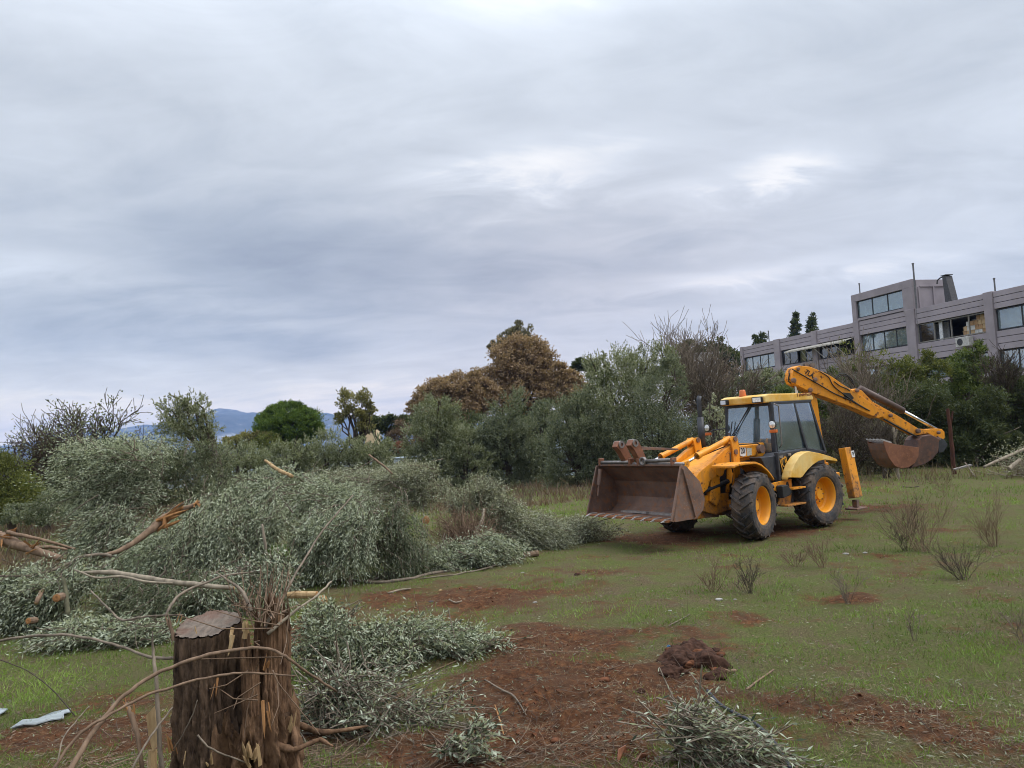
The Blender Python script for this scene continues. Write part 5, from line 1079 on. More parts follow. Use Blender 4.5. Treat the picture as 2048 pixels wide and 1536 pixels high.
shrub('yellow green shrub under the open window bay, left of the glossy green one', 33, [(1842, 725, 40, 26), (1805, 748, 36, 32), (1870, 740, 30, 34), (1825, 775, 52, 40)], 15000, (1835, 915), 71, GRNL)
shrub('glossy green shrub under the air conditioner', 34, [(1938, 722, 38, 26), (1905, 752, 36, 36), (1965, 755, 36, 40), (1930, 790, 56, 44), (1955, 700, 16, 22)], 20000, (1930, 915), 72, SHRL)
shrub('dark bush hanging over the dipper end', 31, [(1840, 805, 60, 44), (1880, 830, 50, 40), (1800, 860, 50, 44), (1860, 880, 60, 34)], 18000, (1850, 925), 73, DRKL)
shrub('dull green bush around the rusty dead trunk', 30, [(1950, 850, 50, 44), (1925, 885, 44, 34), (1985, 880, 50, 34), (1975, 810, 40, 34)], 18000, (1955, 920), 74, DRKL)
shrub('dark green bush at the right edge of the field', 32, [(2030, 800, 40, 56), (2060, 850, 50, 60), (2010, 760, 30, 30), (2020, 880, 44, 30)], 15000, (2035, 920), 75, DRKL)
shrub('sparse brown shrub in front of the grey wall, right of the leafless tree top', 36, [(2000, 745, 24, 24), (1990, 785, 30, 30), (1700, 720, 40, 40), (1750, 740, 40, 44)], 4000, (1990, 910), 76, GRNL, shell=.2)
shrub('low brown thicket below the rear bucket arm', 29, [(1725, 885, 44, 36), (1770, 880, 40, 40), (1690, 860, 40, 40), (1700, 820, 40, 30)], 7000, (1740, 930), 77, GREYL, shell=.2)
shrub('green thicket behind the digger roof', 36, [(1660, 765, 34, 26), (1640, 800, 40, 40), (1700, 770, 50, 40), (1590, 800, 50, 40), (1640, 860, 60, 50), (1760, 790, 50, 44), (1720, 840, 60, 50)], 26000, (1640, 925), 78, SHRL)
# dead posts
for (px, py0, py1, wpx, d, lab, sd) in [(1898, 818, 905, 9, 27, 'rusty brown dead trunk standing right of the dipper end', 1), (1788, 850, 915, 7, 26.5, 'thin pale dead stem standing behind the rear bucket', 2)]:
    rng = np.random.default_rng(sd); b = P(px + 8, py1, d); b[2] = gz(b[0], b[1]) - 0.1; t_ = P(px - 2, py0, d); k = 8; s = np.linspace(0, 1, k)[:, None]; pts = b + (t_ - b) * s + rng.normal(size=(k, 3)) * 0.015
    m = MB(); m.tube(pts, np.linspace(1, 0.7, k) * wpx * d / F / 2, 8); m.tube([pts[5], pts[5] + (t_ - b) * 0.25 + np.array([0.15, 0, 0])], wpx * d / F / 5, 5); o = m.build('dead_trunk', bark('rusty_dead_bark', (0.035, 0.016, 0.012), (0.11, 0.048, 0.034)) if sd == 1 else MPALE, None); tag(o, lab, 'dead trunk')
# cypresses and a pine tip behind the block
for (px, py, h, w_, lab, sd) in [(1591, 640, 24, 5.5, 'taller left of two dark cypress tips above the flat roof', 1), (1624, 646, 21, 6.5, 'shorter right of two dark cypress tips above the flat roof', 2)]:
    tree('cypress_tree', lab, 'tree', 125, [(px, py - h * 0.55, w_ * 0.5, h * 0.45), (px, py, w_ * 0.8, h * 0.6), (px, py + h * 0.8, w_, h), (px, py + h * 2.2, w_ * 1.3, h * 1.2)], 3600, 0.42, 0.2, DRKL, base=(px, py + 120), r0=.2, seed=80 + sd, clumps=16, rc=.6, up=.9, group='cypresses behind the block')
tree('pine_tree', 'ragged dark pine top poking over the left end of the flat roof', 'tree', 118, [(1510, 676, 8, 5), (1527, 672, 7, 7), (1517, 684, 16, 5)], 900, 0.4, 0.16, DRKL, base=(1515, 800), r0=.15, seed=90, clumps=10, up=.6)
# ------------------------------------------------------------------ heap of cut olive boughs
HG = 'cut olive boughs heaped in the clearing'
def bough(label, d, lobes, n, flow, seed, lm=OLVC, L=0.062, Wd=0.0145, per=16, shoot=0.5, sag=0.25, spread=0.5, tw=130, dens=1.0, group=HG, shell=0.25, jit=0.45):
    """lobes in pixels at distance d; flow: direction the shoots run (right, away, up)"""
    rng = np.random.default_rng(3000 + seed)
    if d is None:                                   # rests on the ground: its lowest lobe tells how far away it is
        lb = max(lobes, key=lambda l: l[1] + l[3]); d = G(lb[0], lb[1] + lb[3] * 0.8)[1]
    lw = [flobe(l, d) for l in lobes]
    for c, r in list(lw):                            # ragged outline: smaller sprays round every mass
        for k in range(6):
            o = nrm(rng.normal(size=3)); lw.append((c + o * r * rng.uniform(.75, 1.05), r * rng.uniform(.22, .42)))
    b = np.mean([c for c, r in lw], 0); root = thing('olive_bough', label, 'cut bough', (b[0], b[1], gz(b[0], b[1])), group)
    vol = np.array([np.prod(r) ** (2 / 3) for c, r in lw]); vol /= vol.sum(); Cs, As, Ts, polys = [], [], [], []
    fl = unit(flow)
    for (c, r), f in zip(lw, vol):
        ns = int(n * f / per); dd = nrm(rng.normal(size=(ns, 3))); rad = shell + (1 - shell) * rng.random(ns) ** 0.5
        nclump = max(4, ns // 28); cl = nrm(rng.normal(size=(nclump, 3)) ); which = rng.integers(0, nclump, ns); dd = nrm(dd * 0.75 + cl[which] * 0.7)
        st = c + dd * rad[:, None] * r * 0.95; o = dd
        cf = rng.normal(size=(nclump, 3)) * 0.5; ctint = rng.random(nclump); Ts.append(np.repeat(ctint[which], per))
        D_ = nrm(fl * 1.0 + o * 0.45 + cf[which] + rng.normal(size=(ns, 3)) * jit * 0.6)
        Ls = shoot * (0.5 + 0.8 * rng.random(ns)) * (1 + 0.9 * (rng.random(ns) < .12)); t = np.linspace(0, 1, per)
        st = st - D_ * (Ls * 0.5)[:, None]
        pp = st[:, None] + D_[:, None] * (t[None, :, None] * Ls[:, None, None]); pp[..., 2] -= sag * t[None] ** 1.7 * Ls[:, None]
        tg = np.repeat(D_[:, None], per, 1).copy(); tg[..., 2] -= sag * 1.7 * t[None] ** 0.7
        A = nrm(tg + rng.normal(size=tg.shape) * spread); Cs.append(pp.reshape(-1, 3)); As.append(A.reshape(-1, 3))
        for i in rng.choice(ns, min(ns, int(tw * f) + 1), replace=False):
            q = pp[i, ::5]; polys.append((q, np.linspace(0.006, 0.0025, len(q))))
        for k in range(max(1, int(tw * f / 6))):
            e = c + nrm(rng.normal(size=3)) * r * 0.9; s = c - fl * r.max() * 0.7 + rng.normal(size=3) * r * 0.3; mm = (s + e) / 2 + rng.normal(size=3) * r * 0.15
            polys.append((np.array([s, mm, e]), np.array([0.018, 0.011, 0.005]) * min(1, d / 11)))
    for (c, r), f in zip(lw, vol):                   # bare shoots and limbs that stick out of the leaves
        for k in range(max(2, int(tw * f / 9))):
            o = nrm(rng.normal(size=3) + np.array([0, -0.6, 0.5])); e = c + o * r * rng.uniform(1.0, 1.3); s = c + o * r * 0.75 - nrm(fl + rng.normal(size=3) * .8) * r.max() * rng.uniform(.6, 1.3); mm = (s + e) / 2 + rng.normal(size=3) * r * 0.12 + o * r * .12
            tt = np.linspace(0, 1, 6)[:, None]; polys.append(((1 - tt) ** 2 * s + 2 * tt * (1 - tt) * mm + tt ** 2 * e, np.linspace(rng.uniform(.006, .014), .003, 6) * min(1, d / 11)))
    C = np.concatenate(Cs); A = np.concatenate(As); k = C[:, 2] > zg(C[:, 0], C[:, 1]) + 0.005; C = C[k]; A = A[k]; tn = np.concatenate(Ts)[k]
    leaves('leaves', C, A, L * (0.65 + 0.6 * rng.random(len(C))), Wd * (0.7 + 0.6 * rng.random(len(C))), lm, root, rng, tint=np.clip(rng.random(len(C)) ** 1.5 * .75 + (tn - .4) * .55, 0, 1))
    pk = []
    for p, r in polys:
        p = p.copy(); p[:, 2] = np.maximum(p[:, 2], zg(p[:, 0], p[:, 1]) + 0.01); pk.append((p, r))
    twigmesh('twigs', pk, MTWG, root)
    return root
bough('big upright olive bough at the left end of the heap, leaves combed to the left', 13.2, [(225, 935, 100, 62), (200, 990, 84, 60), (270, 900, 84, 36), (175, 910, 54, 36), (250, 985, 70, 60)], 36000, (-0.8, -0.25, 0.35), 1, per=16, shoot=0.55)
bough('lower half of the left heap, leaves hanging over the dark hollow', 12.6, [(210, 1060, 74, 52), (260, 1080, 60, 44), (175, 1085, 50, 36)], 15000, (-0.6, -0.4, -0.3), 2)
bough('grey green bough behind the end of the splintered limb', 14.2, [(350, 940, 76, 56), (410, 960, 56, 60), (370, 900, 50, 30), (300, 960, 50, 50)], 18000, (0.25, -0.4, 0.6), 3, OLVD)
bough('drooping bough right below the splintered limb', 11.6, [(330, 1095, 92, 56), (400, 1060, 74, 58), (280, 1130, 66, 44), (440, 1100, 56, 60), (370, 1150, 90, 34)], 32000, (-0.45, -0.35, -0.55), 4)
bough('dark leafy bough above the long pale log', 12.2, [(450, 1030, 60, 50), (490, 1080, 50, 60), (520, 1040, 44, 60)], 20000, (-0.3, -0.3, -0.4), 5, OLVC)
bough('wide dark bough across the middle of the heap, combed to the left', 14.2, [(600, 985, 84, 46), (560, 1015, 66, 48), (650, 1010, 80, 44), (700, 1000, 60, 34)], 27000, (-0.75, -0.25, 0.05), 6, OLVC)
bough('large hanging bough at the front of the heap with drooping leaves', 12.4, [(640, 1085, 70, 56), (600, 1120, 50, 40), (690, 1110, 60, 50), (650, 1050, 60, 36), (720, 1070, 44, 46)], 30000, (-0.18, -0.35, -0.9), 7, OLVC, sag=0.1, shoot=0.5)
bough('dark leaved bough between the hanging front bough and the twig tangle', 12.9, [(770, 1080, 56, 52), (810, 1060, 50, 46), (790, 1120, 70, 34), (750, 1040, 54, 40)], 18000, (0.1, -0.4, -0.6), 8, OLVD)  # uses the dark olive leaf
bough('pale dry bough on the ridge of the heap', 15.9, [(720, 955, 110, 26), (640, 962, 66, 24), (780, 985, 80, 28)], 20000, (-0.8, 0.1, 0.12), 9, OLVP, tw=170, spread=0.6)
bough('light grey bough at the right shoulder of the heap', 15.8, [(830, 958, 52, 32), (850, 985, 50, 30), (800, 945, 44, 20)], 15000, (-0.3, -0.2, 0.35), 10, OLVP)
bough('silvery bough sticking up above the twig tangle', 15.3, [(970, 985, 38, 30), (1000, 1010, 44, 34), (930, 1000, 40, 24), (965, 965, 20, 18)], 15000, (-0.15, -0.2, 0.8), 11, OLVP)
bough('low bluish bough under the twig tangle at the front right of the heap', None, [(920, 1112, 80, 24), (985, 1100, 56, 28), (860, 1118, 60, 22)], 24000, (0.75, -0.3, -0.1), 12)
bough('bough lying to the right of the twig tangle, combed to the right', None, [(1045, 1052, 60, 38), (1085, 1066, 50, 32), (1010, 1040, 50, 40), (1110, 1082, 36, 18)], 24000, (0.85, -0.3, -0.25), 13, OLVP)
bough('separate small bough on the grass below the loader bucket', None, [(1190, 1060, 50, 26), (1150, 1050, 44, 24), (1140, 1066, 44, 20)], 15000, (-0.8, -0.2, 0.1), 14, OLVP)
bough('twiggy bough in the brown gap below the round pine', 14.8, [(500, 985, 60, 40), (470, 1000, 44, 40), (540, 960, 44, 30)], 18000, (0.1, -0.2, 0.5), 15, OLVC)
bough('leafy mass at the left edge under the broken trunk', 9.8, [(60, 1185, 84, 44), (20, 1215, 60, 44), (100, 1215, 50, 40), (110, 1160, 60, 24), (160, 1150, 44, 20)], 24000, (-0.5, -0.3, -0.35), 16, L=0.055)
bough('dark bough hanging below the long pale log', 10.4, [(300, 1195, 88, 34), (250, 1215, 60, 34), (370, 1200, 66, 30), (420, 1190, 50, 30)], 20000, (-0.3, -0.3, -0.6), 17, OLVD)
bough('flat silvery cuttings on the grass left of the stump', None, [(160, 1252, 84, 18), (235, 1258, 70, 22), (290, 1270, 44, 24)], 12000, (-0.6, -0.2, 0.1), 18, L=0.055, sag=.3)
bough('small olive cuttings just behind the stump', 10.0, [(480, 1165, 66, 30), (540, 1150, 44, 40), (440, 1215, 40, 18)], 9000, (0.2, -0.3, -0.3), 19)
NG = 'olive cuttings lying on the soil near the stump'
bough('olive cutting spread right beside the stump', None, [(660, 1250, 70, 34), (700, 1300, 84, 40), (640, 1310, 50, 50), (740, 1265, 60, 30), (650, 1222, 50, 16), (780, 1300, 60, 26)], 12500, (-0.2, -0.3, 0.45), 20, L=0.046, Wd=0.013, tw=160, shoot=.4, group=NG)
bough('dark leafy cutting on the red soil right of the stump', None, [(870, 1272, 84, 30), (940, 1280, 60, 24), (820, 1258, 60, 22), (900, 1300, 56, 18)], 9500, (0.5, -0.2, 0.25), 21, OLVC, L=0.046, Wd=0.013, tw=120, shoot=.4, group=NG)
bough('thin twiggy cutting at the bottom, between stump and soil heap', None, [(760, 1400, 110, 30), (690, 1415, 80, 40), (850, 1400, 70, 26), (650, 1380, 60, 36), (720, 1350, 90, 24), (800, 1440, 80, 20)], 6500, (0.4, -0.1, 0.2), 22, OLVC, L=0.045, Wd=0.012, tw=330, spread=.6, shoot=.45, group=NG)
bough('small sprig with broad fresh leaves on the bare red soil', None, [(940, 1470, 36, 32), (950, 1505, 30, 26), (905, 1480, 30, 16)], 900, (0.55, -0.1, 0.55), 23, OLVC, L=0.055, Wd=0.015, tw=40, shoot=.3, group=NG)
bough('fan of olive shoots lying beside the black hose', None, [(1405, 1446, 60, 8), (1460, 1474, 70, 9), (1395, 1494, 50, 9), (1505, 1492, 50, 7), (1440, 1524, 66, 9), (1380, 1420, 30, 6)], 2600, (0.75, -0.35, 0.0), 24, OLVC, L=0.055, Wd=0.013, tw=240, sag=.15, shoot=.5, spread=.4, group=NG)

# ------------------------------------------------------------------ cut limbs, logs and sticks
def stick(name, label, cat, pts, mt, rpx, ends=None, n=7, wob=0.01, group=None, seed=0, endmat=None, sub=4):
    """pts: (px, py, d or None=ground); rpx radius in pixels"""
    rng = np.random.default_rng(5000 + seed); q = []
    for p in pts:
        if p[2] is None:
            g = on(p[0], p[1], 0.02); q.append(g)
        else: q.append(P(*p))
    q = np.array(q); r = np.interp(np.linspace(0, 1, len(q)), np.linspace(0, 1, len(rpx)), rpx) * 0.85 * q[:, 1] / F
    e = np.vstack([2 * q[0] - q[1], q, 2 * q[-1] - q[-2]]); pp = []
    for i in range(len(q) - 1):
        p0, p1, p2, p3 = e[i], e[i + 1], e[i + 2], e[i + 3]
        for t in np.linspace(0, 1, sub, endpoint=False): pp.append(0.5 * (2 * p1 + (p2 - p0) * t + (2 * p0 - 5 * p1 + 4 * p2 - p3) * t * t + (3 * p1 - p0 - 3 * p2 + p3) * t ** 3))
    pp.append(q[-1]); pp = np.array(pp); k = len(pp); rr = np.interp(np.linspace(0, len(q) - 1, k), range(len(q)), r) * (1 + rng.normal(size=k) * 0.035); pp[1:-1] += rng.normal(size=(k - 2, 3)) * np.minimum(wob * 0.35, rr[1:-1, None] * 0.25)
    m = MB(); m.tube(pp, rr, n)
    if endmat:
        o = m.build(name, mt, None, smooth=True); m2 = MB()
        for e, nx in ((0, 1), (k - 1, k - 2)):
            ax = unit(pp[e] - pp[nx]); m2.lathe([(0.0, 0.006), (rr[e] * .6, 0.004), (rr[e] * 0.96, 0.002), (rr[e] * .98, -0.01)], pp[e], ax, n)
        m2.build('cut_end', endmat, o)
    else: o = m.build(name, mt, None, smooth=True)
    return tag(o, label, cat, group), pp, rr
def splinters(par, c, axis_, L, r, nn, mt, seed, name='splinter', world=True):
    rng = np.random.default_rng(seed)
    for k in range(nn):
        a = unit(np.asarray(axis_) + rng.normal(size=3) * 0.18); u = unit(np.cross(a, rng.normal(size=3))); s = c + rng.normal(size=3) * r * 0.6 - a * L * (0.2 + .3 * rng.random()); l = L * (0.5 + 0.7 * rng.random()); wd = r * (0.25 + 0.35 * rng.random()); v = np.cross(a, u)
        vs = [s + u * wd, s + v * wd * .5, s - u * wd, s - v * wd * .5, s + a * l * .7 + u * wd * .8, s + a * l * .6 + v * wd * .4, s + a * l * .65 - u * wd * .7, s + a * l * .75 - v * wd * .4, s + a * l + u * wd * rng.normal() * .5]
        m = MB(); m.add(vs, [(3, 2, 1, 0), (0, 1, 5, 4), (1, 2, 6, 5), (2, 3, 7, 6), (3, 0, 4, 7), (4, 5, 8), (5, 6, 8), (6, 7, 8), (7, 4, 8)]); m.build(name, mt, par, world=True)
o, pp, rr = stick('broken_limb', 'long olive limb torn open near its upper end, orange wood showing, left of the heap', 'limb', [(205, 1113, 10.3), (255, 1093, 10.5), (295, 1065, 10.7), (325, 1040, 10.9), (350, 1027, 11.0), (376, 1016, 11.0), (399, 1004, 11.0)], MTWR, [4, 6, 8, 11, 9, 6, 3], n=10, seed=1)
splinters(o, P(335, 1035, 10.86), P(399, 1004, 11) - P(325, 1040, 10.9), 0.42, 0.055, 8, MORG, 1); splinters(o, P(392, 1008, 10.95), P(399, 1002, 11) - P(380, 1016, 11), 0.14, 0.035, 6, MORG, 2); splinters(o, P(330, 1052, 10.8), P(345, 1040, 10.9) - P(315, 1075, 10.7), 0.28, 0.06, 4, MORG, 3)
stick('thin_limb', 'thin bent limb continuing left from the torn limb', 'limb', [(0, 1152, 9.6), (60, 1151, 9.7), (100, 1142, 9.8), (135, 1128, 9.9), (165, 1113, 10.0), (205, 1109, 10.2), (222, 1112, 10.2)], MTWG, [2.5, 3.5, 4, 4], seed=2)
o, pp, rr = stick('torn_log', 'torn olive trunk with orange wood at the left edge', 'trunk', [(-30, 1068, 11.2), (10, 1080, 11.1), (45, 1093, 11.0), (85, 1106, 10.9), (122, 1117, 10.8)], MTWR, [18, 15, 11, 9, 7], n=10, seed=3)
splinters(o, P(5, 1070, 11.05), P(45, 1062, 11) - P(0, 1085, 11), 0.30, 0.09, 8, MORG, 5); splinters(o, P(60, 1098, 10.9), P(85, 1106, 10.9) - P(45, 1093, 11), 0.35, 0.05, 4, MORG, 6)
for k in range(4): m = MB()
for pts, sd, lab in [([(14, 1064, 11.0), (50, 1072, 11.0), (100, 1084, 11.1), (150, 1098, 11.3)], 7, 'upper thin prong of the torn trunk at the left edge'), ([(50, 1096, 11.2), (100, 1095, 11.3), (135, 1099, 11.4)], 8, 'short middle prong of the torn trunk at the left edge')]:
    o2, _, _ = stick('prong', lab, 'limb', pts, MTWR, [5, 4, 3], seed=sd)
stick('pale_log', 'long straight pale log lying level across the front of the left heap', 'log', [(165, 1145, 9.4), (225, 1145, 9.4), (300, 1158, 9.3), (385, 1169, 9.2), (468, 1176, 9.1)], MPALE, [3, 6, 6.5, 6, 5], n=10, seed=9, endmat=MWOOD)
stick('thin_limb', 'thin crooked limb running just under the long pale log', 'limb', [(150, 1140, 9.3), (190, 1155, 9.2), (240, 1153, 9.2), (290, 1163, 9.1), (345, 1166, 9.1)], MPALE, [2, 3, 2.5], seed=10)
stick('long_branch', 'long thin grey branch lying in front of the heap, forking near its middle', 'branch', [(600, 1176, None), (650, 1166, None), (700, 1163, None), (760, 1163, None), (815, 1160, None), (860, 1149, None), (910, 1139, None), (960, 1133, None), (1050, 1118, None)], MTWG, [3, 4, 4, 3.4, 2], seed=11)
stick('forked_twig', 'side twig curving up from the long grey branch', 'branch', [(735, 1161, None), (780, 1150, None), (820, 1137, None), (842, 1128, None), (848, 1110, None)], MTWG, [3.2, 3, 1.6], seed=12)
stick('long_branch', 'very thin grey branch under the low bluish bough', 'branch', [(840, 1160, None), (930, 1147, None), (1000, 1128, None), (1045, 1098, None)], MTWG, [1.6, 2, 1.2], seed=13)
stick('pale_stick', 'pale broken stick poking out at the top left of the heap', 'stick', [(530, 921, 14.6), (545, 932, 14.4), (560, 942, 14.2), (584, 953, 14.0)], MWOOD, [3, 5, 4.5], seed=14)
stick('pale_stick', 'thin tan stick leaning on the ridge of the heap', 'stick', [(738, 909, 15.6), (765, 930, 15.4), (785, 948, 15.3)], MTWR, [2, 2.5, 2], seed=15)
o, pp, rr = stick('forked_limb', 'pale brown limb standing in the twig tangle with a torn orange foot', 'limb', [(938, 1112, 14.1), (947, 1090, 14.2), (956, 1062, 14.4), (965, 1040, 14.5), (968, 1018, 14.7)], MPALE, [8, 7, 6, 4, 3], n=9, seed=16)
splinters(o, P(938, 1110, 14.05), P(938, 1112, 14.1) - P(950, 1085, 14.2), 0.14, 0.06, 7, MORG, 8)
# the twig tangle itself
def tangle():
    rng = np.random.default_rng(77); c = P(925, 1050, 14.6); root = thing('twig_tangle', 'round tangle of bare brown twigs at the right of the heap', 'brush', (c[0], c[1], gz(c[0], c[1]))); polys = []
    foot = P(935, 1105, 14.3)
    for k in range(130):
        a = rng.uniform(0.1, math.pi - 0.1); R_ = rng.uniform(0.25, 0.85); px = 928 + math.cos(a) * 88 * R_ * 1.05; py = 1075 - math.sin(a) * 82 * R_; e = P(px, py, 14.6 + rng.normal() * 0.35)
        mid = (foot + e) / 2 + np.array([math.cos(a) * 0.25, rng.normal() * 0.15, 0.10 + rng.normal() * .05]); s = np.linspace(0, 1, 6)[:, None]
        pts = (1 - s) ** 2 * (foot + rng.normal(size=3) * 0.08) + 2 * s * (1 - s) * mid + s ** 2 * e; pts += rng.normal(size=pts.shape) * 0.012
        polys.append((pts, np.linspace(rng.uniform(0.006, 0.016), 0.004, 6)))
        for j in range(3):
            b = pts[rng.integers(2, 6)]; polys.append((np.array([b, b + rng.normal(size=3) * 0.10, b + rng.normal(size=3) * 0.22]), np.array([0.005, 0.004, 0.003])))
    twigmesh('twigs', polys, MTWR, root)
    stick('thin_limb', 'straight thin limb crossing the left half of the twig tangle', 'limb', [(893, 1048, 14.3), (915, 1072, 14.2), (935, 1098, 14.2)], MTWR, [3, 3.2, 3.2], seed=17)
tangle()
def chunk(name, label, px, py, d, rpx, lpx, ax, mt, endm, seed):
    c = P(px, py, d) if d else on(px, py, 0.05); d = c[1]; ax = unit(ax); r = rpx * d / F; l = lpx * d / F; rng = np.random.default_rng(seed)
    m = MB(); m.tube([c - ax * l, c - ax * l * .3 + rng.normal(size=3) * r * .1, c + ax * l * .3, c + ax * l], [r * .9, r * 1.05, r, r * .97], 10); o = m.build(name, mt, None); tag(o, label, 'log')
    m = MB(); m.lathe([(0, 0.004), (r * .5, 0.008), (r * .96, 0.002), (r * .97, -0.01)], c + ax * l, ax, 10); m.build('cut_end', endm, o); return o
chunk('log', 'log end with bright orange torn wood left of the twig tangle', 851, 1040, 14.0, 8, 20, (0.15, -1, 0.1), MTWR, MORG, 1)
chunk('log', 'squared ochre log end in the dark hollow at the left edge', 119, 1194, 9.2, 8, 12, (0.1, -1, 0.05), MTWR, MORG, 2)
chunk('log', 'small orange cut log end low at the left edge', 64, 1241, 8.9, 6.5, 9, (-0.2, -1, 0.15), MTWR, MORG, 3)
stick('cut_limb', 'short limb with an orange cut end in the dark hollow at the left edge', 'limb', [(88, 1175, 9.5), (80, 1190, 9.3), (72, 1207, 9.2)], MTWR, [4, 5, 5.5], seed=18, endmat=MWOOD)
stick('green_limb', 'mossy upright limb right of the ochre log end', 'limb', [(126, 1155, 9.5), (133, 1190, 9.4), (136, 1232, 9.2)], bark('mossy_bark', (0.05, 0.05, 0.03), (0.14, 0.13, 0.08)), [4, 5, 6], seed=19)
chunk('log', 'yellow split log half hidden behind the stump, right side', 605, 1190, 8.2, 7, 30, (1, -.15, 0.0), MWOOD, MORG, 4)
chunk('wood_chunk', 'short ochre wood chunk right behind the stump', 645, 1200, 8.0, 9, 11, (0.4, -1, .2), MWOOD, MORG, 5)
chunk('log', 'short brown log on the grass right of the heap', 1062, 1114, None, 6, 15, (1, .1, 0.02), MTWR, MWOOD, 6)

# ------------------------------------------------------------------ old stump in the foreground
def stump():
    D0 = 4.15; b = P(455, 1536, D0); zb = gz(b[0], b[1]) - 0.05
    root = thing('tree_stump', 'old hollow olive stump with a flat sawn top and torn right half', 'tree stump', (b[0], b[1], gz(b[0], b[1])))
    def lobe(cpx, top_py, rx, seed, jag=0.0, flare=0.35, dd=0.0, hollow=None, ry=None, top_tilt=0.0, lean=0.0, groove=0.5):
        d = D0 + dd; c = P(cpx, top_py, d); R0 = rx * d / F; RY = (ry or rx) * d / F; H = c[2] - zb; nt_, nz_ = 240, 190
        th = np.linspace(0, 2 * math.pi, nt_, endpoint=False); zz = np.linspace(0, 1, nz_); TH, ZZ = np.meshgrid(th, zz)
        cs, sn = np.cos(TH), np.sin(TH)
        rid = fbm(np.stack([cs * 1.6 + seed, sn * 1.6, ZZ * 0.8], -1), 4, seed) - 0.5; fine = fbm(np.stack([cs * 8 + seed, sn * 8, ZZ * 8], -1), 5, seed + 5) - 0.5; fine2 = np.abs(fbm(np.stack([cs * 9, sn * 9, ZZ * 2.2], -1), 4, seed + 7) - 0.5)
        rid2 = fbm(np.stack([cs * 4.0 + seed, sn * 4.0, ZZ * 1.6], -1), 4, seed + 3) - 0.5
        f = 1 + flare * (1 - ZZ) ** 2.2 + rid * 0.75 * (1 - .35 * ZZ) + rid2 * groove * (1 - .8 * ZZ) + fine * 0.62 * (1 - .75 * ZZ ** 2) - np.minimum(fine2, 0.16) * -0.55 - 0.06
        if hollow:
            for (ht, hz, wt, wz, dep) in hollow:
                q = ((np.angle(np.exp(1j * (TH - ht)))) / wt) ** 2 + ((ZZ - hz) / wz) ** 2; f = f - dep * np.exp(-q ** 1.5)
        topz = H * (1 + 0 * TH)
        if jag: topz = H * (1 + jag * (fbm(np.stack([cs * 3.0 + seed, sn * 3.0, 0 * TH], -1), 4, seed + 11) - 0.62) * 2)
        X_ = c[0] + R0 * f * cs + lean * H * (ZZ - 1); Y_ = c[1] + RY * f * sn; Z_ = zb + topz * ZZ + top_tilt * (R0 * f * sn) * ZZ
        vs = np.stack([X_, Y_, Z_], -1)
        g = np.arange(nt_ * nz_).reshape(nz_, nt_); g2 = np.roll(g, -1, 1); fq = np.stack([g[:-1], g2[:-1], g2[1:], g[1:]], -1).reshape(-1, 4)
        return vs, fq, c, R0
    def mk(name, vs, fq, mt):
        me = bpy.data.meshes.new(name); me.from_pydata(vs.reshape(-1, 3).tolist(), [], fq.tolist()); me.polygons.foreach_set('use_smooth', [True] * len(me.polygons)); return link(name, me, mt, root, True)
    mb1 = bark('stump_bark', (0.014, 0.009, 0.006), (0.165, 0.108, 0.072), scale=20, sc=(1, 1, 0.42), bump=1.0)
    mb2 = bark('weathered_heartwood', (0.020, 0.010, 0.006), (0.235, 0.138, 0.080), scale=15, sc=(1, 1, 0.45), bump=1.0)
    vs, fq, c, R0 = lobe(416, 1250, 62, 3, flare=0.30, top_tilt=0.20, groove=0.26, hollow=[(-0.55, 0.60, 0.55, 0.45, 0.50)]); mk('trunk', vs, fq, mb1)
    # sawn face: rings of the top edge filled towards the middle, slightly dished
    rim = vs[-1]; ctr = rim.mean(0); rows = []
    for k, s in enumerate((0.985, 0.8, 0.6, 0.4, 0.2, 0.02)):
        p = ctr + (rim - ctr) * s; p[:, 2] += (0.006 if k == 0 else 0.0) + (fbm(p * 30, 3, 4) - 0.5) * 0.012; rows.append(p)
    rw = np.array(rows); n_, m_ = rw.shape[:2]; g = np.arange(n_ * m_).reshape(n_, m_); g2 = np.roll(g, -1, 1); fq2 = np.stack([g[:-1], g2[:-1], g2[1:], g[1:]], -1).reshape(-1, 4)
    me = bpy.data.meshes.new('sawn_face'); me.from_pydata(rw.reshape(-1, 3).tolist(), [], fq2.tolist())
    m, t, bb = mat('grey_sawn_wood'); n1 = node_noise(t, 6, 5, 0.6); n2 = node_noise(t, 40, 6, 0.7, sc=(1, .25, 1))
    col = node_ramp(t, n2, [(0.3, (0.060, 0.046, 0.036)), (0.7, (0.19, 0.145, 0.11))]); col = node_mix(t, node_ramp(t, n1, [(0.45, 0.0), (0.6, 0.8)]), col, (0.115, 0.062, 0.042)); t.links.new(col, bb.inputs['Base Color']); bb.inputs['Roughness'].default_value = 0.9; node_bump(t, bb, n2, 0.5, 0.01)
    link('sawn_face', me, m, root, True)
    vs, fq, c2, _ = lobe(544, 1203, 31, 9, jag=0.24, flare=0.55, dd=0.10, ry=44, lean=0.05, groove=0.4, hollow=[(-1.9, 0.75, 0.35, 0.2, 0.3)]); mk('split_trunk', vs, fq, mb2)
    vs, fq, c3, _ = lobe(506, 1388, 74, 14, jag=0.34, flare=0.30, dd=-0.05, ry=84, hollow=[(-1.45, 0.50, 0.34, 0.26, 0.78), (-2.25, 0.62, 0.25, 0.3, 0.6), (-0.85, 0.35, 0.16, 0.35, 0.5)]); mk('trunk_foot', vs, fq, mb2)
    vs, fq, c4, _ = lobe(497, 1262, 15, 21, jag=0.18, flare=0.5, dd=-0.05, ry=16, groove=0.4); mk('inner_stem', vs, fq, mb2)
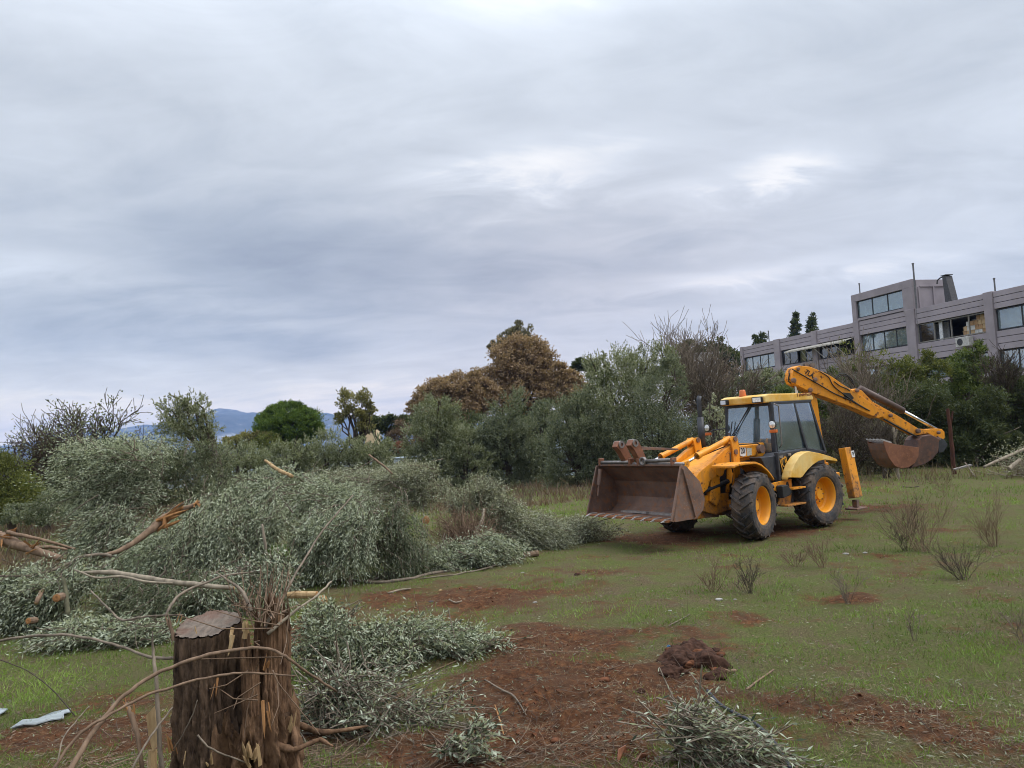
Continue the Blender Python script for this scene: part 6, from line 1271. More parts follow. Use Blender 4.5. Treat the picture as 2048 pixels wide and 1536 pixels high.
    vs, fq, c5, _ = lobe(478, 1288, 52, 33, jag=0.2, flare=0.1, dd=0.24, ry=34); mk('hollow_back', vs, fq, bark('hollow_shade_wood', (0.008, 0.005, 0.004), (0.05, 0.03, 0.02), scale=14, sc=(1, 1, .4)))  # back wall coloured near black to paint the shade inside the hollow
    # roots to the right
    for k, pts in enumerate([[(560, 1440, 4.1), (600, 1450, 4.2), (640, 1466, 4.35), (690, 1460, 4.45), (735, 1452, 4.55)], [(545, 1490, 4.0), (590, 1500, 3.95), (640, 1478, 4.1), (665, 1492, 4.0)], [(570, 1430, 4.1), (588, 1462, 4.05), (592, 1500, 4.0), (600, 1545, 3.95)]]):
        m = MB(); q = np.array([P(*p) for p in pts]); tt = np.linspace(0, len(q) - 1, 14); qq = np.stack([np.interp(tt, range(len(q)), q[:, i]) for i in range(3)], 1); m.tube(qq, np.linspace(0.026, 0.007, 14) * (1 + .25 * RNG.normal(size=14) * .7), 8); m.build('root', mb2, root, True, world=True)
    for (px, py, dd, ax, L, r, nn, mt, sd) in [(464, 1278, -.28, (0.05, -.2, -1), 0.13, 0.03, 3, MWOOD, 1), (492, 1255, -.26, (0, -.2, 1), 0.12, 0.035, 5, MWOOD, 2), (343, 1262, -.1, (-.25, 0, 1), 0.16, 0.028, 4, MTWR, 3), (358, 1238, -.1, (0.1, 0, 1), 0.06, 0.02, 3, MORG, 4), (431, 1370, -.38, (0.1, -.4, -1), 0.12, 0.02, 5, MORG, 5), (528, 1430, -.40, (0.15, -.3, -1), 0.20, 0.03, 5, MORG, 6),
            (500, 1510, -.42, (0.1, -.3, 1), 0.16, 0.05, 10, MWOOD, 7), (368, 1515, -.36, (0, -.3, -1), 0.10, 0.02, 4, MWOOD, 8), (532, 1330, -.2, (0.2, -.3, 1), 0.10, 0.02, 5, MORG, 9), (420, 1525, -.38, (0, -.3, 1), 0.08, 0.025, 4, MWOOD, 10), (392, 1262, -.22, (0, -.1, 1), 0.05, 0.012, 2, MWOOD, 11), (580, 1440, -.2, (.5, -.3, 1), 0.10, 0.03, 5, MWOOD, 12), (345, 1500, -.30, (-.1, -.2, 1), 0.12, 0.02, 5, MORG, 13)]:
        splinters(root, P(px, py, D0 + dd), ax, L * 0.8, r * 0.7, max(2, int(nn * .7)), mt, 40 + sd)
    # suckers rising out of the torn half
    rng = np.random.default_rng(8); polys = []
    for k in range(70):
        sx = rng.uniform(482, 566); s = P(sx, rng.uniform(1205, 1260), D0 - 0.05 + rng.normal() * 0.08); tx = 518 + (sx - 522) * 1.5 + rng.normal() * 22; e = P(tx, rng.uniform(1125, 1225), D0 + rng.normal() * 0.12)
        pts = np.array([s, (s + e) / 2 + rng.normal(size=3) * 0.02, e]); polys.append((pts, np.array([0.0045, 0.0032, 0.0015]) * rng.uniform(.6, 1.3)))
    for k in range(16):
        s = P(rng.uniform(480, 580), rng.uniform(1230, 1420), D0 - 0.30 + rng.normal() * 0.04); e = s + np.array([rng.normal() * 0.16, -0.05 - abs(rng.normal()) * .05, rng.normal() * 0.12]); polys.append((np.array([s, (s + e) / 2 + rng.normal(size=3) * .02, e]), np.array([0.0045, 0.0035, 0.002])))
    twigmesh('suckers', polys, MTWR, root)
    return root
stump()
SG = 'bent bare shoots around the stump'
for k, (lab, pts, rp, mt) in enumerate([
    ('thick bent shoot arching from the bottom left corner over the stump', [(132, 1556, 3.3), (172, 1485, 3.4), (212, 1432, 3.5), (240, 1399, 3.55), (306, 1351, 3.65), (400, 1314, 3.7), (480, 1298, 3.75), (535, 1297, 3.8), (570, 1312, 3.8), (610, 1342, 3.9), (672, 1382, 4.2)], [8.5, 7, 6, 5.5, 4.5, 4.5, 3.5], MTWR),
    ('thinner shoot arching just below the thick bent one, across the stump', [(100, 1548, 3.3), (153, 1475, 3.4), (208, 1436, 3.45), (284, 1395, 3.55), (365, 1368, 3.6), (440, 1350, 3.65), (510, 1346, 3.7), (590, 1352, 3.9)], [4.5, 4.5, 4, 3.5, 2.5], MTWR),
    ('long bare shoot curving over the grass from the left edge to the stump', [(-15, 1284, 4.6), (50, 1273, 4.6), (110, 1270, 4.55), (180, 1277, 4.5), (250, 1296, 4.4), (300, 1314, 4.3), (352, 1316, 4.2)], [3.5, 4, 4, 5], MTWG),
    ('upright broken stick standing left of the stump', [(305, 1262, 3.95), (306, 1300, 3.95), (311, 1345, 3.9), (316, 1420, 3.85), (326, 1556, 3.8)], [1.2, 4, 6, 6.5, 7], MTWG),
    ('long straight shoot rising right from the stump towards the heap', [(530, 1255, 4.1), (565, 1195, 4.2), (605, 1125, 4.4), (645, 1062, 4.6), (706, 990, 4.9)], [5, 3.5, 3, 2], MTWG),
    ('straight shoot rising right at a low angle from the stump', [(535, 1268, 4.1), (590, 1222, 4.2), (635, 1190, 4.3), (663, 1163, 4.4)], [5, 3.5, 3, 2.5], MPALE),
    ('stout shoot stub leaning left from the middle of the stump', [(503, 1222, 4.0), (490, 1192, 4.05), (470, 1170, 4.1), (433, 1145, 4.2)], [5, 4.5, 4, 1.6], MTWG),
    ('dry grey pole standing in the front of the heap', [(524, 1048, 11.4), (529, 1080, 11.4), (533, 1110, 11.4), (536, 1150, 11.4)], [2.5, 4.5, 3.5, 3], MPALE),
    ('grey shoot bending from the stump rim up to the left log', [(331, 1232, 4.1), (345, 1205, 4.2), (370, 1182, 4.3), (410, 1166, 4.4), (450, 1151, 4.5), (505, 1144, 4.6)], [3.5, 3.5, 3, 2], MTWG),
    ('thin shoot running level from the stump top to the left', [(366, 1230, 4.1), (320, 1231, 4.2), (275, 1236, 4.3), (240, 1238, 4.4), (205, 1205, 4.5), (182, 1182, 4.6)], [2, 2.6, 3, 2], MTWG),
    ('thin twig drooping in front of the stump', [(545, 1340, 3.7), (560, 1370, 3.7), (600, 1420, 3.75), (640, 1470, 3.8)], [1.8, 1.6, 1.2], MTWR),
    ('curved twig at the foot of the stump', [(395, 1470, 3.6), (415, 1492, 3.6), (450, 1510, 3.65), (490, 1524, 3.7)], [2.6, 2.4, 2], MTWG),
    ('thin twig leaning against the left side of the stump', [(395, 1400, 3.6), (385, 1430, 3.6), (365, 1470, 3.62), (346, 1500, 3.65)], [1.3, 1.5, 1.3], MTWG),
    ('dark thin twig crossing the grass at the left edge', [(-10, 1316, 4.2), (55, 1342, 4.15), (105, 1380, 4.1), (150, 1432, 4.0)], [1.3, 1.5, 1.6], MTWD),
    ('straight thin stick leaning from the bottom left over the litter', [(255, 1556, 3.4), (290, 1490, 3.5), (318, 1450, 3.6), (345, 1415, 3.7)], [3.2, 2.8, 2], MTWG),
    ('thin twig rising from the bottom left corner', [(112, 1540, 3.4), (125, 1480, 3.5), (150, 1445, 3.6), (178, 1412, 3.7)], [2, 1.8, 1.2], MTWG)]):
    stick('bent_shoot', lab, 'shoot', pts, mt, [v * (.78 if k < 5 else .9) for v in rp], n=8, wob=0.004, group=SG, seed=100 + k, sub=5)
# pale splintered stake beside the upright stick
m = MB(); a = P(300, 1412, 3.9); b_ = P(312, 1500, 3.85); u = np.array([0.03, 0, 0])
m.add([P(292, 1432, 3.9), P(309, 1412, 3.9), P(316, 1440, 3.9), P(316, 1490, 3.88), P(305, 1505, 3.88), P(297, 1470, 3.9), P(294, 1434, 3.94), P(309, 1416, 3.94), P(315, 1444, 3.94), P(315, 1490, 3.92), P(305, 1505, 3.92), P(298, 1470, 3.94)], [tuple(range(6)), tuple(range(11, 5, -1))] + [(i, (i + 1) % 6, (i + 1) % 6 + 6, i + 6) for i in range(6)])
m.tube([P(305, 1500, 3.9), P(306, 1560, 3.88)], 0.02, 6); tag(m.build('split_stake', MWOOD, None), 'pale freshly split stake beside the upright broken stick', 'stake')
m = MB(); m.tube([P(252, 1405, 3.9), P(262, 1428, 3.88), P(275, 1470, 3.85), P(285, 1540, 3.8)], [0.006, 0.014, 0.011, 0.010], 7); o = m.build('broken_stick', MTWR, None, smooth=True); tag(o, 'short broken stick with an orange torn tip left of the pale stake', 'stick'); splinters(o, P(260, 1425, 3.88), (-.3, 0, 1), 0.10, 0.014, 5, MORG, 90)

# ------------------------------------------------------------------ loose things on the ground
GS = 'loose sticks lying on the soil'
for k, (lab, pts, rp, mt) in enumerate([
    ('bent stick on the red soil above the root hollow, at right', [(1494, 1392, None), (1520, 1368, None), (1548, 1346, None)], [2.2, 2.5, 2], MTWR),
    ('forked twig lying on the red soil in the middle', [(970, 1372, None), (1000, 1382, None), (1030, 1400, None), (1052, 1424, None)], [1.5, 2.4, 2.6, 1.4], MTWG),
    ('orange root lying on the bare red soil', [(990, 1415, None), (1000, 1440, None), (1008, 1480, None)], [1.5, 2, 1.5], MORG),
    ('long thin cane over the red soil beside the dark cutting', [(850, 1350, None), (920, 1325, None), (1000, 1300, None), (1060, 1294, None), (1076, 1290, None)], [1.2, 1.6, 1.6, 1.2], MTWR),
    ('thin curved cane crossing the straight one on the red soil', [(900, 1300, None), (960, 1296, None), (1040, 1316, None), (1130, 1322, None)], [1, 1.5, 1.2], MTWR),
    ('flat grey stick lying near the long grey branch', [(776, 1192, None), (800, 1188, None), (822, 1184, None)], [2, 2.6, 2], MPALE),
    ('short grey stick on the soil in front of the heap', [(898, 1213, None), (912, 1214, None), (924, 1212, None)], [1.6, 1.8, 1.6], MPALE),
    ('thin stick lying on the grass behind the root hollow', [(1338, 1262, None), (1365, 1245, None), (1380, 1236, None)], [1.2, 1.4, 1], MTWG),
    ('long curved cane at the bottom between stump and sprig', [(745, 1400, None), (800, 1410, None), (850, 1450, None), (930, 1470, None), (1010, 1480, None)], [2, 2.2, 2, 1.2], MTWG),
    ('thin stick at the bottom centre under the sprig', [(855, 1478, None), (890, 1508, None), (930, 1536, None)], [1.5, 1.8, 1.5], MTWR),
    ('dark stick lying on the grass behind the rear wheel', [(1806, 975, None), (1822, 976, None), (1838, 974, None)], [1, 1.3, 1], MTWD)]):
    stick('loose_stick', lab, 'stick', [(a, b, None) for a, b, _ in pts], mt, rp, n=6, wob=0.003, group=GS, seed=200 + k)
# black irrigation hose
q = [on(a, b, 0.03) for a, b in [(1416, 1404), (1440, 1418), (1475, 1438), (1510, 1456), (1540, 1480), (1562, 1508), (1580, 1545)]]; q[0][2] += 0.03
tt = np.linspace(0, len(q) - 1, 40); q = np.array(q); pp = np.stack([np.interp(tt, range(len(q)), q[:, i]) for i in range(3)], 1)
for _ in range(4): pp[1:-1] = (pp[:-2] + 2 * pp[1:-1] + pp[2:]) / 4
m = MB(); m.tube(pp, 0.0125, 10); tag(m.build('black_hose', simple('black_polythene', (0.02, 0.022, 0.03), 0.35, 0, 0.2, 5), None, smooth=True), 'black plastic irrigation hose curving over the olive shoots', 'hose')
# pale blue plastic strips at the left edge
def strip(lab, poly, dz=0.02, seed=0):
    rng = np.random.default_rng(seed); top = [on(a, b, dz + rng.random() * 0.02) for a, b in poly]; n = len(top); m = MB(); m.add(top + [p - np.array([0, 0, 0.008]) for p in top], [tuple(range(n)), tuple(range(2 * n - 1, n - 1, -1))] + [(i, i + n, (i + 1) % n + n, (i + 1) % n) for i in range(n)])
    bm = m.build('plastic_strip', simple('pale_blue_plastic', (0.26, 0.29, 0.30), 0.4, 0, 0.2, 9, 0.3), None); tag(bm, lab, 'plastic strip')
strip('torn pale blue plastic strip half buried in soil at the bottom left', [(20, 1471), (45, 1452), (75, 1444), (105, 1432), (141, 1419), (143, 1424), (128, 1431), (128, 1443), (100, 1450), (70, 1460), (48, 1468)], seed=1)
strip('smaller pale plastic piece at the left edge of the grass', [(-8, 1420), (16, 1421), (10, 1430), (-4, 1434)], seed=2)
# rust brown curled scrap
def scrap():
    c = on(1255, 1520, 0.0); d = c[1]; m = MB(); k = d / F; vs = []
    def pt(px, py, dy=0.0, dz=0.0): return P(px, py, d + dy) + np.array([0, 0, dz])
    A_ = [(1238, 1530), (1240, 1500), (1246, 1492), (1250, 1488)]; B_ = [(1232, 1540), (1236, 1510), (1243, 1496), (1252, 1489)]
    n = 9; prof = [(1236, 1498), (1250, 1490), (1249, 1512), (1244, 1528), (1252, 1530), (1270, 1520), (1282, 1506), (1292, 1507), (1280, 1528), (1262, 1538), (1244, 1540), (1234, 1526)]
    top = [pt(a, b, -0.02 + 0.05 * math.sin(i)) for i, (a, b) in enumerate(prof)]; mid = pt(1256, 1534, 0.02)
    L_ = [(0, 1, 2, 3, 11), (3, 4, 9, 10, 11), (4, 5, 8, 9), (5, 6, 7, 8)]
    m.add(top, L_); o = m.build('curled_scrap', simple('rust_brown_leather', (0.20, 0.075, 0.035), 0.55, 0, 0.3, 20, 0.3), None); tag(o, 'curled rust brown scrap standing in the soil at the bottom edge', 'scrap')
    md = o.modifiers.new('thick', 'SOLIDIFY'); md.thickness = 0.008
scrap()
# dug-up root clump: lumps of dark earth around two hollows
def rock(name, c, r, mt, seed, sq=(1, 1, 0.7), rough=0.35, sub=3, par=None):
    bm = bmesh.new(); bmesh.ops.create_icosphere(bm, subdivisions=sub, radius=1.0); vs = np.array([v.co[:] for v in bm.verts]); n = fbm(vs * 1.3 + seed * 7.1, 4, seed) - 0.5
    out = vs * (1 + n[:, None] * rough * 2) * r * np.array(sq) + c
    for v, p in zip(bm.verts, out): v.co = p
    me = bpy.data.meshes.new(name); bm.to_mesh(me); bm.free(); me.polygons.foreach_set('use_smooth', [sub > 2] * len(me.polygons)); return link(name, me, mt, par, True)
MSOIL = simple('dark_damp_earth', (0.050, 0.026, 0.018), 0.95, 0, 0.55, 18, 0.8, 0.1); MSOIR = simple('red_earth', (0.11, 0.046, 0.024), 0.95, 0, 0.45, 16, 0.8, 0.1)
def rootclump():
    c = on(1375, 1335); root = thing('root_clump', 'dark clump of earth and roots torn up beside a hollow in the grass', 'earth clump', (c[0], c[1], c[2])); k = 0
    rg = np.random.default_rng(17)
    for i, (px, py, rp) in enumerate([(1362, 1325, 44), (1415, 1330, 40), (1385, 1305, 38), (1350, 1345, 26), (1435, 1352, 26)]): p = on(px, py + 8, -0.02); rock('earth_mass', p, rp * p[1] / F, MSOIL, 280 + i, (1.0, 0.8, 0.75), 0.75, 5, root)
    for i in range(46):
        a_ = rg.uniform(0, 2 * math.pi); q = rg.random() ** .6; px = 1388 + math.cos(a_) * 68 * q; py = 1326 + math.sin(a_) * 38 * q; rp = rg.uniform(5, 19) * (1.1 - .5 * q)
        if any(math.hypot((px - hx) / 20, (py - hy) / 18) < 1 for hx, hy in ((1348, 1358), (1403, 1354))): continue
        p = on(px, py + 6, 0.03 * (1 - q)); rock('earth_lump', p, rp * p[1] / F, MSOIL if k % 4 else MSOIR, 300 + k, (1.2, 1.1, 0.8), 0.9, 3, root); k += 1
    m = MB(); p = on(1336, 1312, 0.03); m.tube([p, p + np.array([0.01, 0, 0.012]), p + np.array([0.022, .01, 0.006])], 0.011, 6); m.build('blue_scrap', simple('blue_plastic', (0.05, 0.13, 0.25), 0.5), root, world=True)
    stick('root_piece', 'red brown root lying right of the torn up clump', 'root', [(1430, 1356, None), (1450, 1355, None), (1472, 1352, None)], MTWR, [4, 5, 4], seed=250)
rootclump()
SGG = 'stones scattered on the field'
MST1 = simple('pale_stone', (0.27, 0.26, 0.235), 0.85, 0, 0.2, 12, 0.3); MST2 = simple('dark_stone', (0.05, 0.04, 0.045), 0.8, 0, 0.3, 12, 0.3)
for k, (px, py, rp, lab, mt) in enumerate([(1746, 945, 6, 'white stone on the bright grass under the rear bucket', MST1), (1070, 1207, 5, 'flat white stone at the edge of the red soil', MST1), (862, 1206, 6, 'dark stone on the soil in front of the heap', MST2), (1438, 1202, 8, 'long flat white stone in front of the dry weeds', MST1), (1470, 1201, 4, 'small pale stone right of the long flat one', MST1), (1692, 1113, 7, 'flat pale stone on the grass in front of the rear wheel', MST1), (1730, 1110, 5, 'pale stone right of the flat one in front of the rear wheel', MST1),
        (1155, 1150, 7, 'dark brown clod on the grass below the loader bucket', MSOIL), (881, 1182, 4, 'tan chip on the soil in front of the heap', MWOOD), (960, 1178, 5, 'brown chip right of the tan chip', MTWR), (756, 1216, 4, 'upright tan chip near the stump cuttings', MORG), (1045, 1146, 4, 'pale chip on the soil at the end of the long branch', MST1), (1340, 1225, 4, 'white chip on the grass above the root clump', MST1), (1210, 1365, 12, 'round red clod on the bare soil', MSOIR), (1280, 1385, 11, 'dark clod between the bare soil and the root clump', MSOIL), (1112, 1478, 13, 'large red clod at the bottom of the bare soil', MSOIR), (1060, 1500, 10, 'reddish clod near the curled scrap, left side', MSOIR)]):
    p = on(px, py, 0.0); r = rp * 0.7 * p[1] / F; o = rock('stone' if mt in (MST1, MST2) else ('clod' if mt in (MSOIL, MSOIR) else 'wood_chip'), p + [0, 0, r * .25], r, mt, 400 + k, (1.3, .9, 0.5 if mt in (MST1, MST2) else .7)); tag(o, lab, 'stone' if mt in (MST1, MST2) else ('clod' if mt in (MSOIL, MSOIR) else 'wood chip'), SGG)
# right edge: pole, brush, plank
stick('pale_pole', 'long pale pole leaning on the brush pile at the right edge', 'pole', [(1968, 934, 24.5), (2010, 915, 24.8), (2060, 893, 25.2)], MPALE, [3, 4, 4], seed=260)
def brush():
    rng = np.random.default_rng(12); c = P(2040, 915, 25); c[2] = gz(c[0], c[1]); root = thing('brush_pile', 'pile of pale dry brush and logs at the right edge', 'brush', c); polys = []
    for k in range(150):
        p = c + np.array([0.5 + rng.normal() * 0.55, rng.normal() * 0.5, abs(rng.normal()) * 0.26]); d_ = rng.normal(size=3) * [0.4, 0.4, 0.18]; polys.append((np.array([p - d_, p + rng.normal(size=3) * .04, p + d_]), np.array([0.014, 0.010, 0.005])))
    twigmesh('twigs', polys, MPALE, root); C = c + rng.normal(size=(1500, 3)) * [0.6, 0.5, 0.25] + [0.2, 0, .6]; leaves('leaves', C, rng.normal(size=(1500, 3)), 0.07, 0.025, OLVP, root, rng)
    m = MB(); a = P(2018, 938, 24.3); m.tube([a, a + np.array([0.5, 0.2, 0.25])], [0.07, 0.06], 9); m.build('log', MPALE, root, world=True)
brush()
m = MB(); a = P(1908, 939, 26); b_ = P(1942, 930, 26); m.bar(a, b_, 0.15, 0.05); tag(m.build('grey_plank', simple('grey_weathered_board', (0.22, 0.20, 0.18), 0.9, 0, 0.3, 10), None), 'grey weathered board lying on the grass under the right hedge', 'plank')
stick('thin_stick', 'thin stick leaning across the grey weathered board', 'stick', [(1930, 925, 25.9), (1950, 953, 25.0)], MTWG, [1.5, 1.5], seed=261)

# ------------------------------------------------------------------ dry weeds standing in the grass
WG = 'dry weeds standing in the grass'
def weed(label, px, py, hpx, wpx, ns, seed, mt=MTWD, dep=2):
    b = on(px, py, -0.01); d = b[1]; H = hpx * d / F; W_ = wpx * d / F; rng = np.random.default_rng(seed); root = thing('dry_weed', label, 'dry weed', b, WG); out = []
    for i in range(ns):
        a = rng.uniform(0, 2 * math.pi); ln = W_ / H * (0.2 + 1.2 * rng.random()); branchy(b + np.array([math.cos(a), math.sin(a), 0]) * W_ * 0.22 * rng.random(), (math.cos(a) * ln - 0.22, math.sin(a) * ln * .8, 1), H * (0.3 + 0.6 * rng.random()), 0.0036, dep, rng, out, (2, 5), 0.45, 0.12, 0.55, 5, 0.16, 0.0015)
    zm = float(np.percentile([p[:, 2].max() for p, r in out], 88)) - b[2]; s = H / zm; out = [((p - b) * s + b, r) for p, r in out]; twigmesh('stems', out, mt, root)
for k, a in enumerate([('widest dry weed clump right of the rear wheel', 1845, 1105, 110, 62, 34, 1), ('dry weed clump left part of the widest group, leaning left', 1812, 1103, 84, 46, 16, 2), ('tall dry weed clump near the right edge', 1990, 1092, 95, 44, 26, 3), ('small dense dry weed in front of the widest clump', 1925, 1158, 62, 32, 22, 4), ('dry weed clump in the middle of the grass below the rear wheel', 1645, 1140, 60, 30, 16, 5), ('low reddish dry weed left of the middle clump', 1590, 1136, 34, 30, 12, 6), ('thin upright dry weed below the middle clump', 1697, 1204, 66, 26, 11, 7),
        ('dark dry weed right of the long flat stone', 1500, 1188, 62, 24, 14, 8), ('sparse spreading dry weed above the long flat stone', 1428, 1186, 62, 34, 12, 9), ('single thin dry stem on the grass at right', 1828, 1280, 60, 14, 4, 10), ('dry weed at the right edge, low', 2045, 1290, 70, 24, 5, 11), ('dry weed clump left of the loader bucket', 1058, 1012, 34, 20, 16, 12), ('dry weed tuft on the bright grass left of the bucket', 1090, 962, 34, 26, 14, 13), ('dry weed tuft nearest the big olives', 1140, 955, 30, 22, 12, 14), ('thin green stem standing in front of the heap', 700, 1215, 70, 4, 2, 15), ('tuft of tall dry stems under the rear bucket hinge', 1890, 985, 46, 26, 14, 16)]):
    weed(a[0], a[1], a[2], a[3], a[4], a[5], 700 + a[6], MTWR if k in (0, 5, 2, 15, 8, 4) else (MTWD if k in (1, 3, 7) else MTWG))
# bright green weeds near the heap
def greenweed(label, px, py, d, rx, ry, n, seed):
    rng = np.random.default_rng(seed); c = P(px, py, d); s = d / F; b = np.array([c[0], c[1], float(zg(c[0], c[1]))]); root = thing('green_weed', label, 'weed', b); C = c + nrm(rng.normal(size=(n, 3))) * (rng.random((n, 1)) ** .5) * np.array([rx * s, rx * s, ry * s]); C[:, 2] = np.maximum(C[:, 2], b[2] + .02)
    leaves('leaves', C, rng.normal(size=(n, 3)) + [0, 0, .6], 0.07 * (0.6 + .8 * rng.random(n)), 0.04, leafmat('fresh_weed_leaf', (0.045, 0.075, 0.018), (0.12, 0.17, 0.05)), root, rng)
    twigmesh('stems', [(np.array([b + rng.normal(size=3) * [.1, .1, 0], (b + c) / 2 + rng.normal(size=3) * .05, c + rng.normal(size=3) * [rx * s * .5, .1, ry * s * .5]]), np.array([.005, .004, .003])) for k in range(14)], MTWG, root)
greenweed('fresh green weeds growing through the front of the heap', 556, 1118, 11.3, 22, 26, 420, 1); greenweed('small fresh green weed below the hanging front bough', 572, 1150, 11.0, 18, 14, 240, 2)

# ------------------------------------------------------------------ what nobody could count
def scatter(n, y0, y1, rng, p=1.7):
    p = p + 1e-4
    y = (y0 ** (1 - p) + rng.random(n) * (y1 ** (1 - p) - y0 ** (1 - p))) ** (1 / (1 - p)); x = (rng.random(n) * 2 - 1) * (y * 0.72 + 0.6); return x, y
GRASS = leafmat('grass_blade', (0.062, 0.112, 0.015), (0.235, 0.345, 0.070)); STRAW = leafmat('dry_straw', (0.075, 0.055, 0.034), (0.27, 0.215, 0.135))
def blades(name, n, y0, y1, h0, h1, wd, mt, seed, soilmax, p=1.7, lie=0.6, clump=True, only=None):
    rng = np.random.default_rng(seed); x, y = scatter(n, y0, y1, rng, p); s = soil(x, y); g = fbm2(x * 1.3 + 40, y * 1.3, 3, 61)
    keep = rng.random(n) > np.clip((s - soilmax + 0.25) * 2.4, 0, 1)
    if clump: keep &= rng.random(n) < np.clip((g - 0.36) * 4.0, 0.08, 1) * np.clip(0.15 + (fbm2(x * 5 + 11, y * 5, 2, 71) - .38) * 5, 0.12, 1)
    if only is not None: keep &= only(x, y)
    # none under the machine's tyres
    x, y = x[keep], y[keep]; z = zg(x, y); N = len(x); tall = 0.6 + 1.1 * np.clip((fbm2(x * .7 + 5, y * .7, 3, 90) - .35) * 2, 0, 1)
    H = (h0 + (h1 - h0) * rng.random(N) ** 2) * tall; pt = np.clip((fbm2(x * .55 + 31, y * .8, 4, 44) - .5) * 3.2 + .5, 0, 1); tint = np.clip(rng.random(N) * .55 + pt * .45, 0, 1); D_ = nrm(np.stack([rng.normal(size=N) * lie, rng.normal(size=N) * lie, np.ones(N)], 1)); B = nrm(np.stack([rng.normal(size=N), rng.normal(size=N) * 0.5, np.zeros(N)], 1)); W2 = (wd * (0.6 + .8 * rng.random(N)) * np.sqrt(np.maximum(y, 3) / 5))[:, None]
    b = np.stack([x, y, z - 0.005], 1); tip = b + D_ * H[:, None]
    V_ = np.stack([b - B * W2 / 2, b + B * W2 / 2, tip], 1); o = link(name, raw_mesh(name, V_, 3, attr=tint), mt); tag(o, kind='stuff'); return o
DUFF = leafmat('brown_duff', (0.035, 0.022, 0.015), (0.15, 0.10, 0.068))
blades('grass', 380000, 2.6, 34, 0.02, 0.095, 0.0065, GRASS, 1, 0.55, 1.42, 0.8)
blades('grass', 46000, 3.0, 9.5, 0.05, 0.12, 0.006, GRASS, 2, 0.55, 1.2, 0.9, False, lambda x, y: (x < -1.0 - 0.12 * y) & (y > 4.6))
blades('grass', 60000, 18, 42, 0.06, 0.16, 0.010, GRASS, 3, 0.6, 1.1)
blades('dry_grass', 150000, 2.4, 30, 0.02, 0.075, 0.005, STRAW, 4, 0.95, 1.55, 2.2, False)
blades('dry_grass', 26000, 24, 40, 0.15, 0.55, 0.012, STRAW, 5, 0.9, 1.0, 0.35, True, lambda x, y: (x > 9.5) & (y > 23 + 0.0 * x))
blades('dry_grass', 12000, 5, 26, 0.07, 0.24, 0.004, STRAW, 8, 0.9, 1.3, 0.55, True, lambda x, y: x > -1)
blades('grass', 9000, 5, 24, 0.08, 0.17, 0.006, GRASS, 9, 0.55, 1.3, 0.9, True, lambda x, y: x > -1)
blades('dead_undergrowth', 60000, 16, 52, 0.15, 0.5, 0.016, BRNL, 6, 2.0, 1.0, 0.5, False, lambda x, y: (fbm2(x * .3, y * .3, 3, 4) > .40) & (((x > -6) & (x < 9) & (y > 25 + .6 * np.abs(x + 1)) & (y < 46)) | ((x < -6) & (y > 13))))
def litter(name, n, mt, L, Wd, seed, y0=2.4, y1=22, p=1.9, only=None, tilt=0.35):
    rng = np.random.default_rng(seed); x, y = scatter(n, y0, y1, rng, p); k = fbm2(x * 1.1 + 13, y * 1.1 + 7, 3, 33) > 0.36
    if only is not None: k &= only(x, y)
    x, y = x[k], y[k]; N = len(x); a = rng.random(N) * 2 * math.pi; A = np.stack([np.cos(a), np.sin(a), rng.normal(size=N) * tilt * .6], 1); C = np.stack([x, y, zg(x, y) + 0.008 + 0.01 * rng.random(N)], 1); A = nrm(A); B = nrm(np.cross(A, np.stack([rng.normal(size=N) * tilt, rng.normal(size=N) * tilt, np.ones(N)], 1)))
    l = (L * (0.5 + rng.random(N)))[:, None]; w_ = (Wd * (0.6 + .8 * rng.random(N)))[:, None]; V_ = np.stack([C, C + A * l * .45 + B * w_ * .5, C + A * l, C + A * l * .45 - B * w_ * .5], 1)
    o = link(name, raw_mesh(name, V_, 4, attr=rng.random(N)), mt); tag(o, kind='stuff')
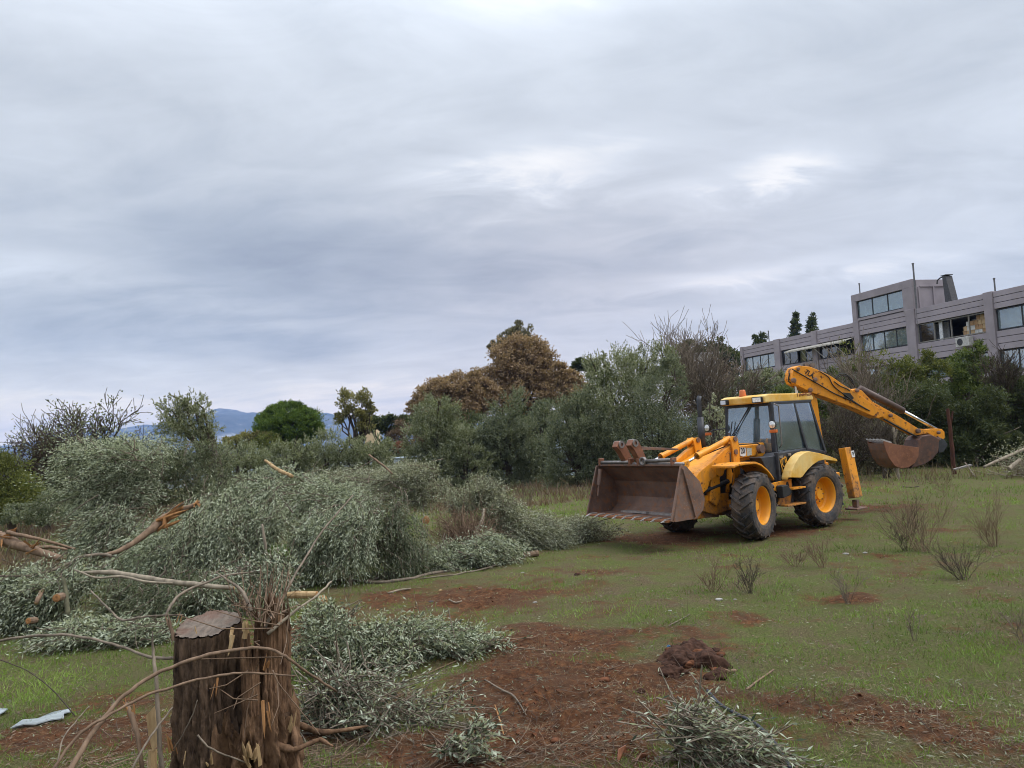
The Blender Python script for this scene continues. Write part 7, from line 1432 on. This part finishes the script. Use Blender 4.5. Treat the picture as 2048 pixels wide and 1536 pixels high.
litter('fallen_leaves', 9000, OLVP, 0.045, 0.010, 1, p=1.6); litter('fallen_leaves', 10000, BRNL, 0.04, 0.012, 2, p=1.6); litter('straw_litter', 90000, STRAW, 0.055, 0.0028, 3, p=1.65)
litter('twig_litter', 15000, DUFF, 0.20, 0.005, 4, 2.2, 9, 1.4, lambda x, y: (x < 0.5) & (y < 5.6 + .25 * x) | (soil(x, y) > .55))
def drytwigs():
    rng = np.random.default_rng(91); polys = []
    for k in range(900):
        px = rng.uniform(-60, 640) if k % 3 else rng.uniform(600, 1400); py = rng.uniform(1400, 1560); q = on(px, py, 0.015)
        if q[1] > 5.2: continue
        a = rng.uniform(0, 2 * math.pi); L = rng.uniform(.08, .40); d = np.array([math.cos(a), math.sin(a), 0]); e = q + d * L; e[2] = float(zg(e[0], e[1])) + rng.uniform(.0, .09) * (rng.random() < .5) + .01; mm = (q + e) / 2 + rng.normal(size=3) * [L * .12, L * .12, .015]; mm[2] = max(mm[2], float(zg(mm[0], mm[1])) + .012)
        t = np.linspace(0, 1, 5)[:, None]; polys.append(((1 - t) ** 2 * q + 2 * t * (1 - t) * mm + t ** 2 * e, np.linspace(rng.uniform(.002, .0048), .0012, 5)))
    o = twigmesh('dry_twigs', polys, MTWR, None); tag(o, kind='stuff')
drytwigs()
def crumbs():
    rng = np.random.default_rng(9); n = 26000; x, y = scatter(n, 2.6, 14, rng, 1.7); k = soil(x, y) > 0.55 + 0.35 * rng.random(n); x, y = x[k], y[k]; N = len(x); r = 0.006 + 0.022 * rng.random(N) ** 4; z = zg(x, y)
    d = nrm(np.array([[1, 1, 1], [1, -1, -1], [-1, 1, -1], [-1, -1, 1]], float)); R = rng.normal(size=(N, 4, 3)) * 0.25; T_ = np.stack([x, y, z], 1)[:, None] + (d[None] + R) * r[:, None, None]
    V_ = T_[:, [[0, 1, 2], [0, 3, 1], [0, 2, 3], [1, 3, 2]]].reshape(-1, 3, 3); o = link('soil_crumbs', raw_mesh('soil_crumbs', V_, 3), MSOIR); tag(o, kind='stuff')
crumbs()
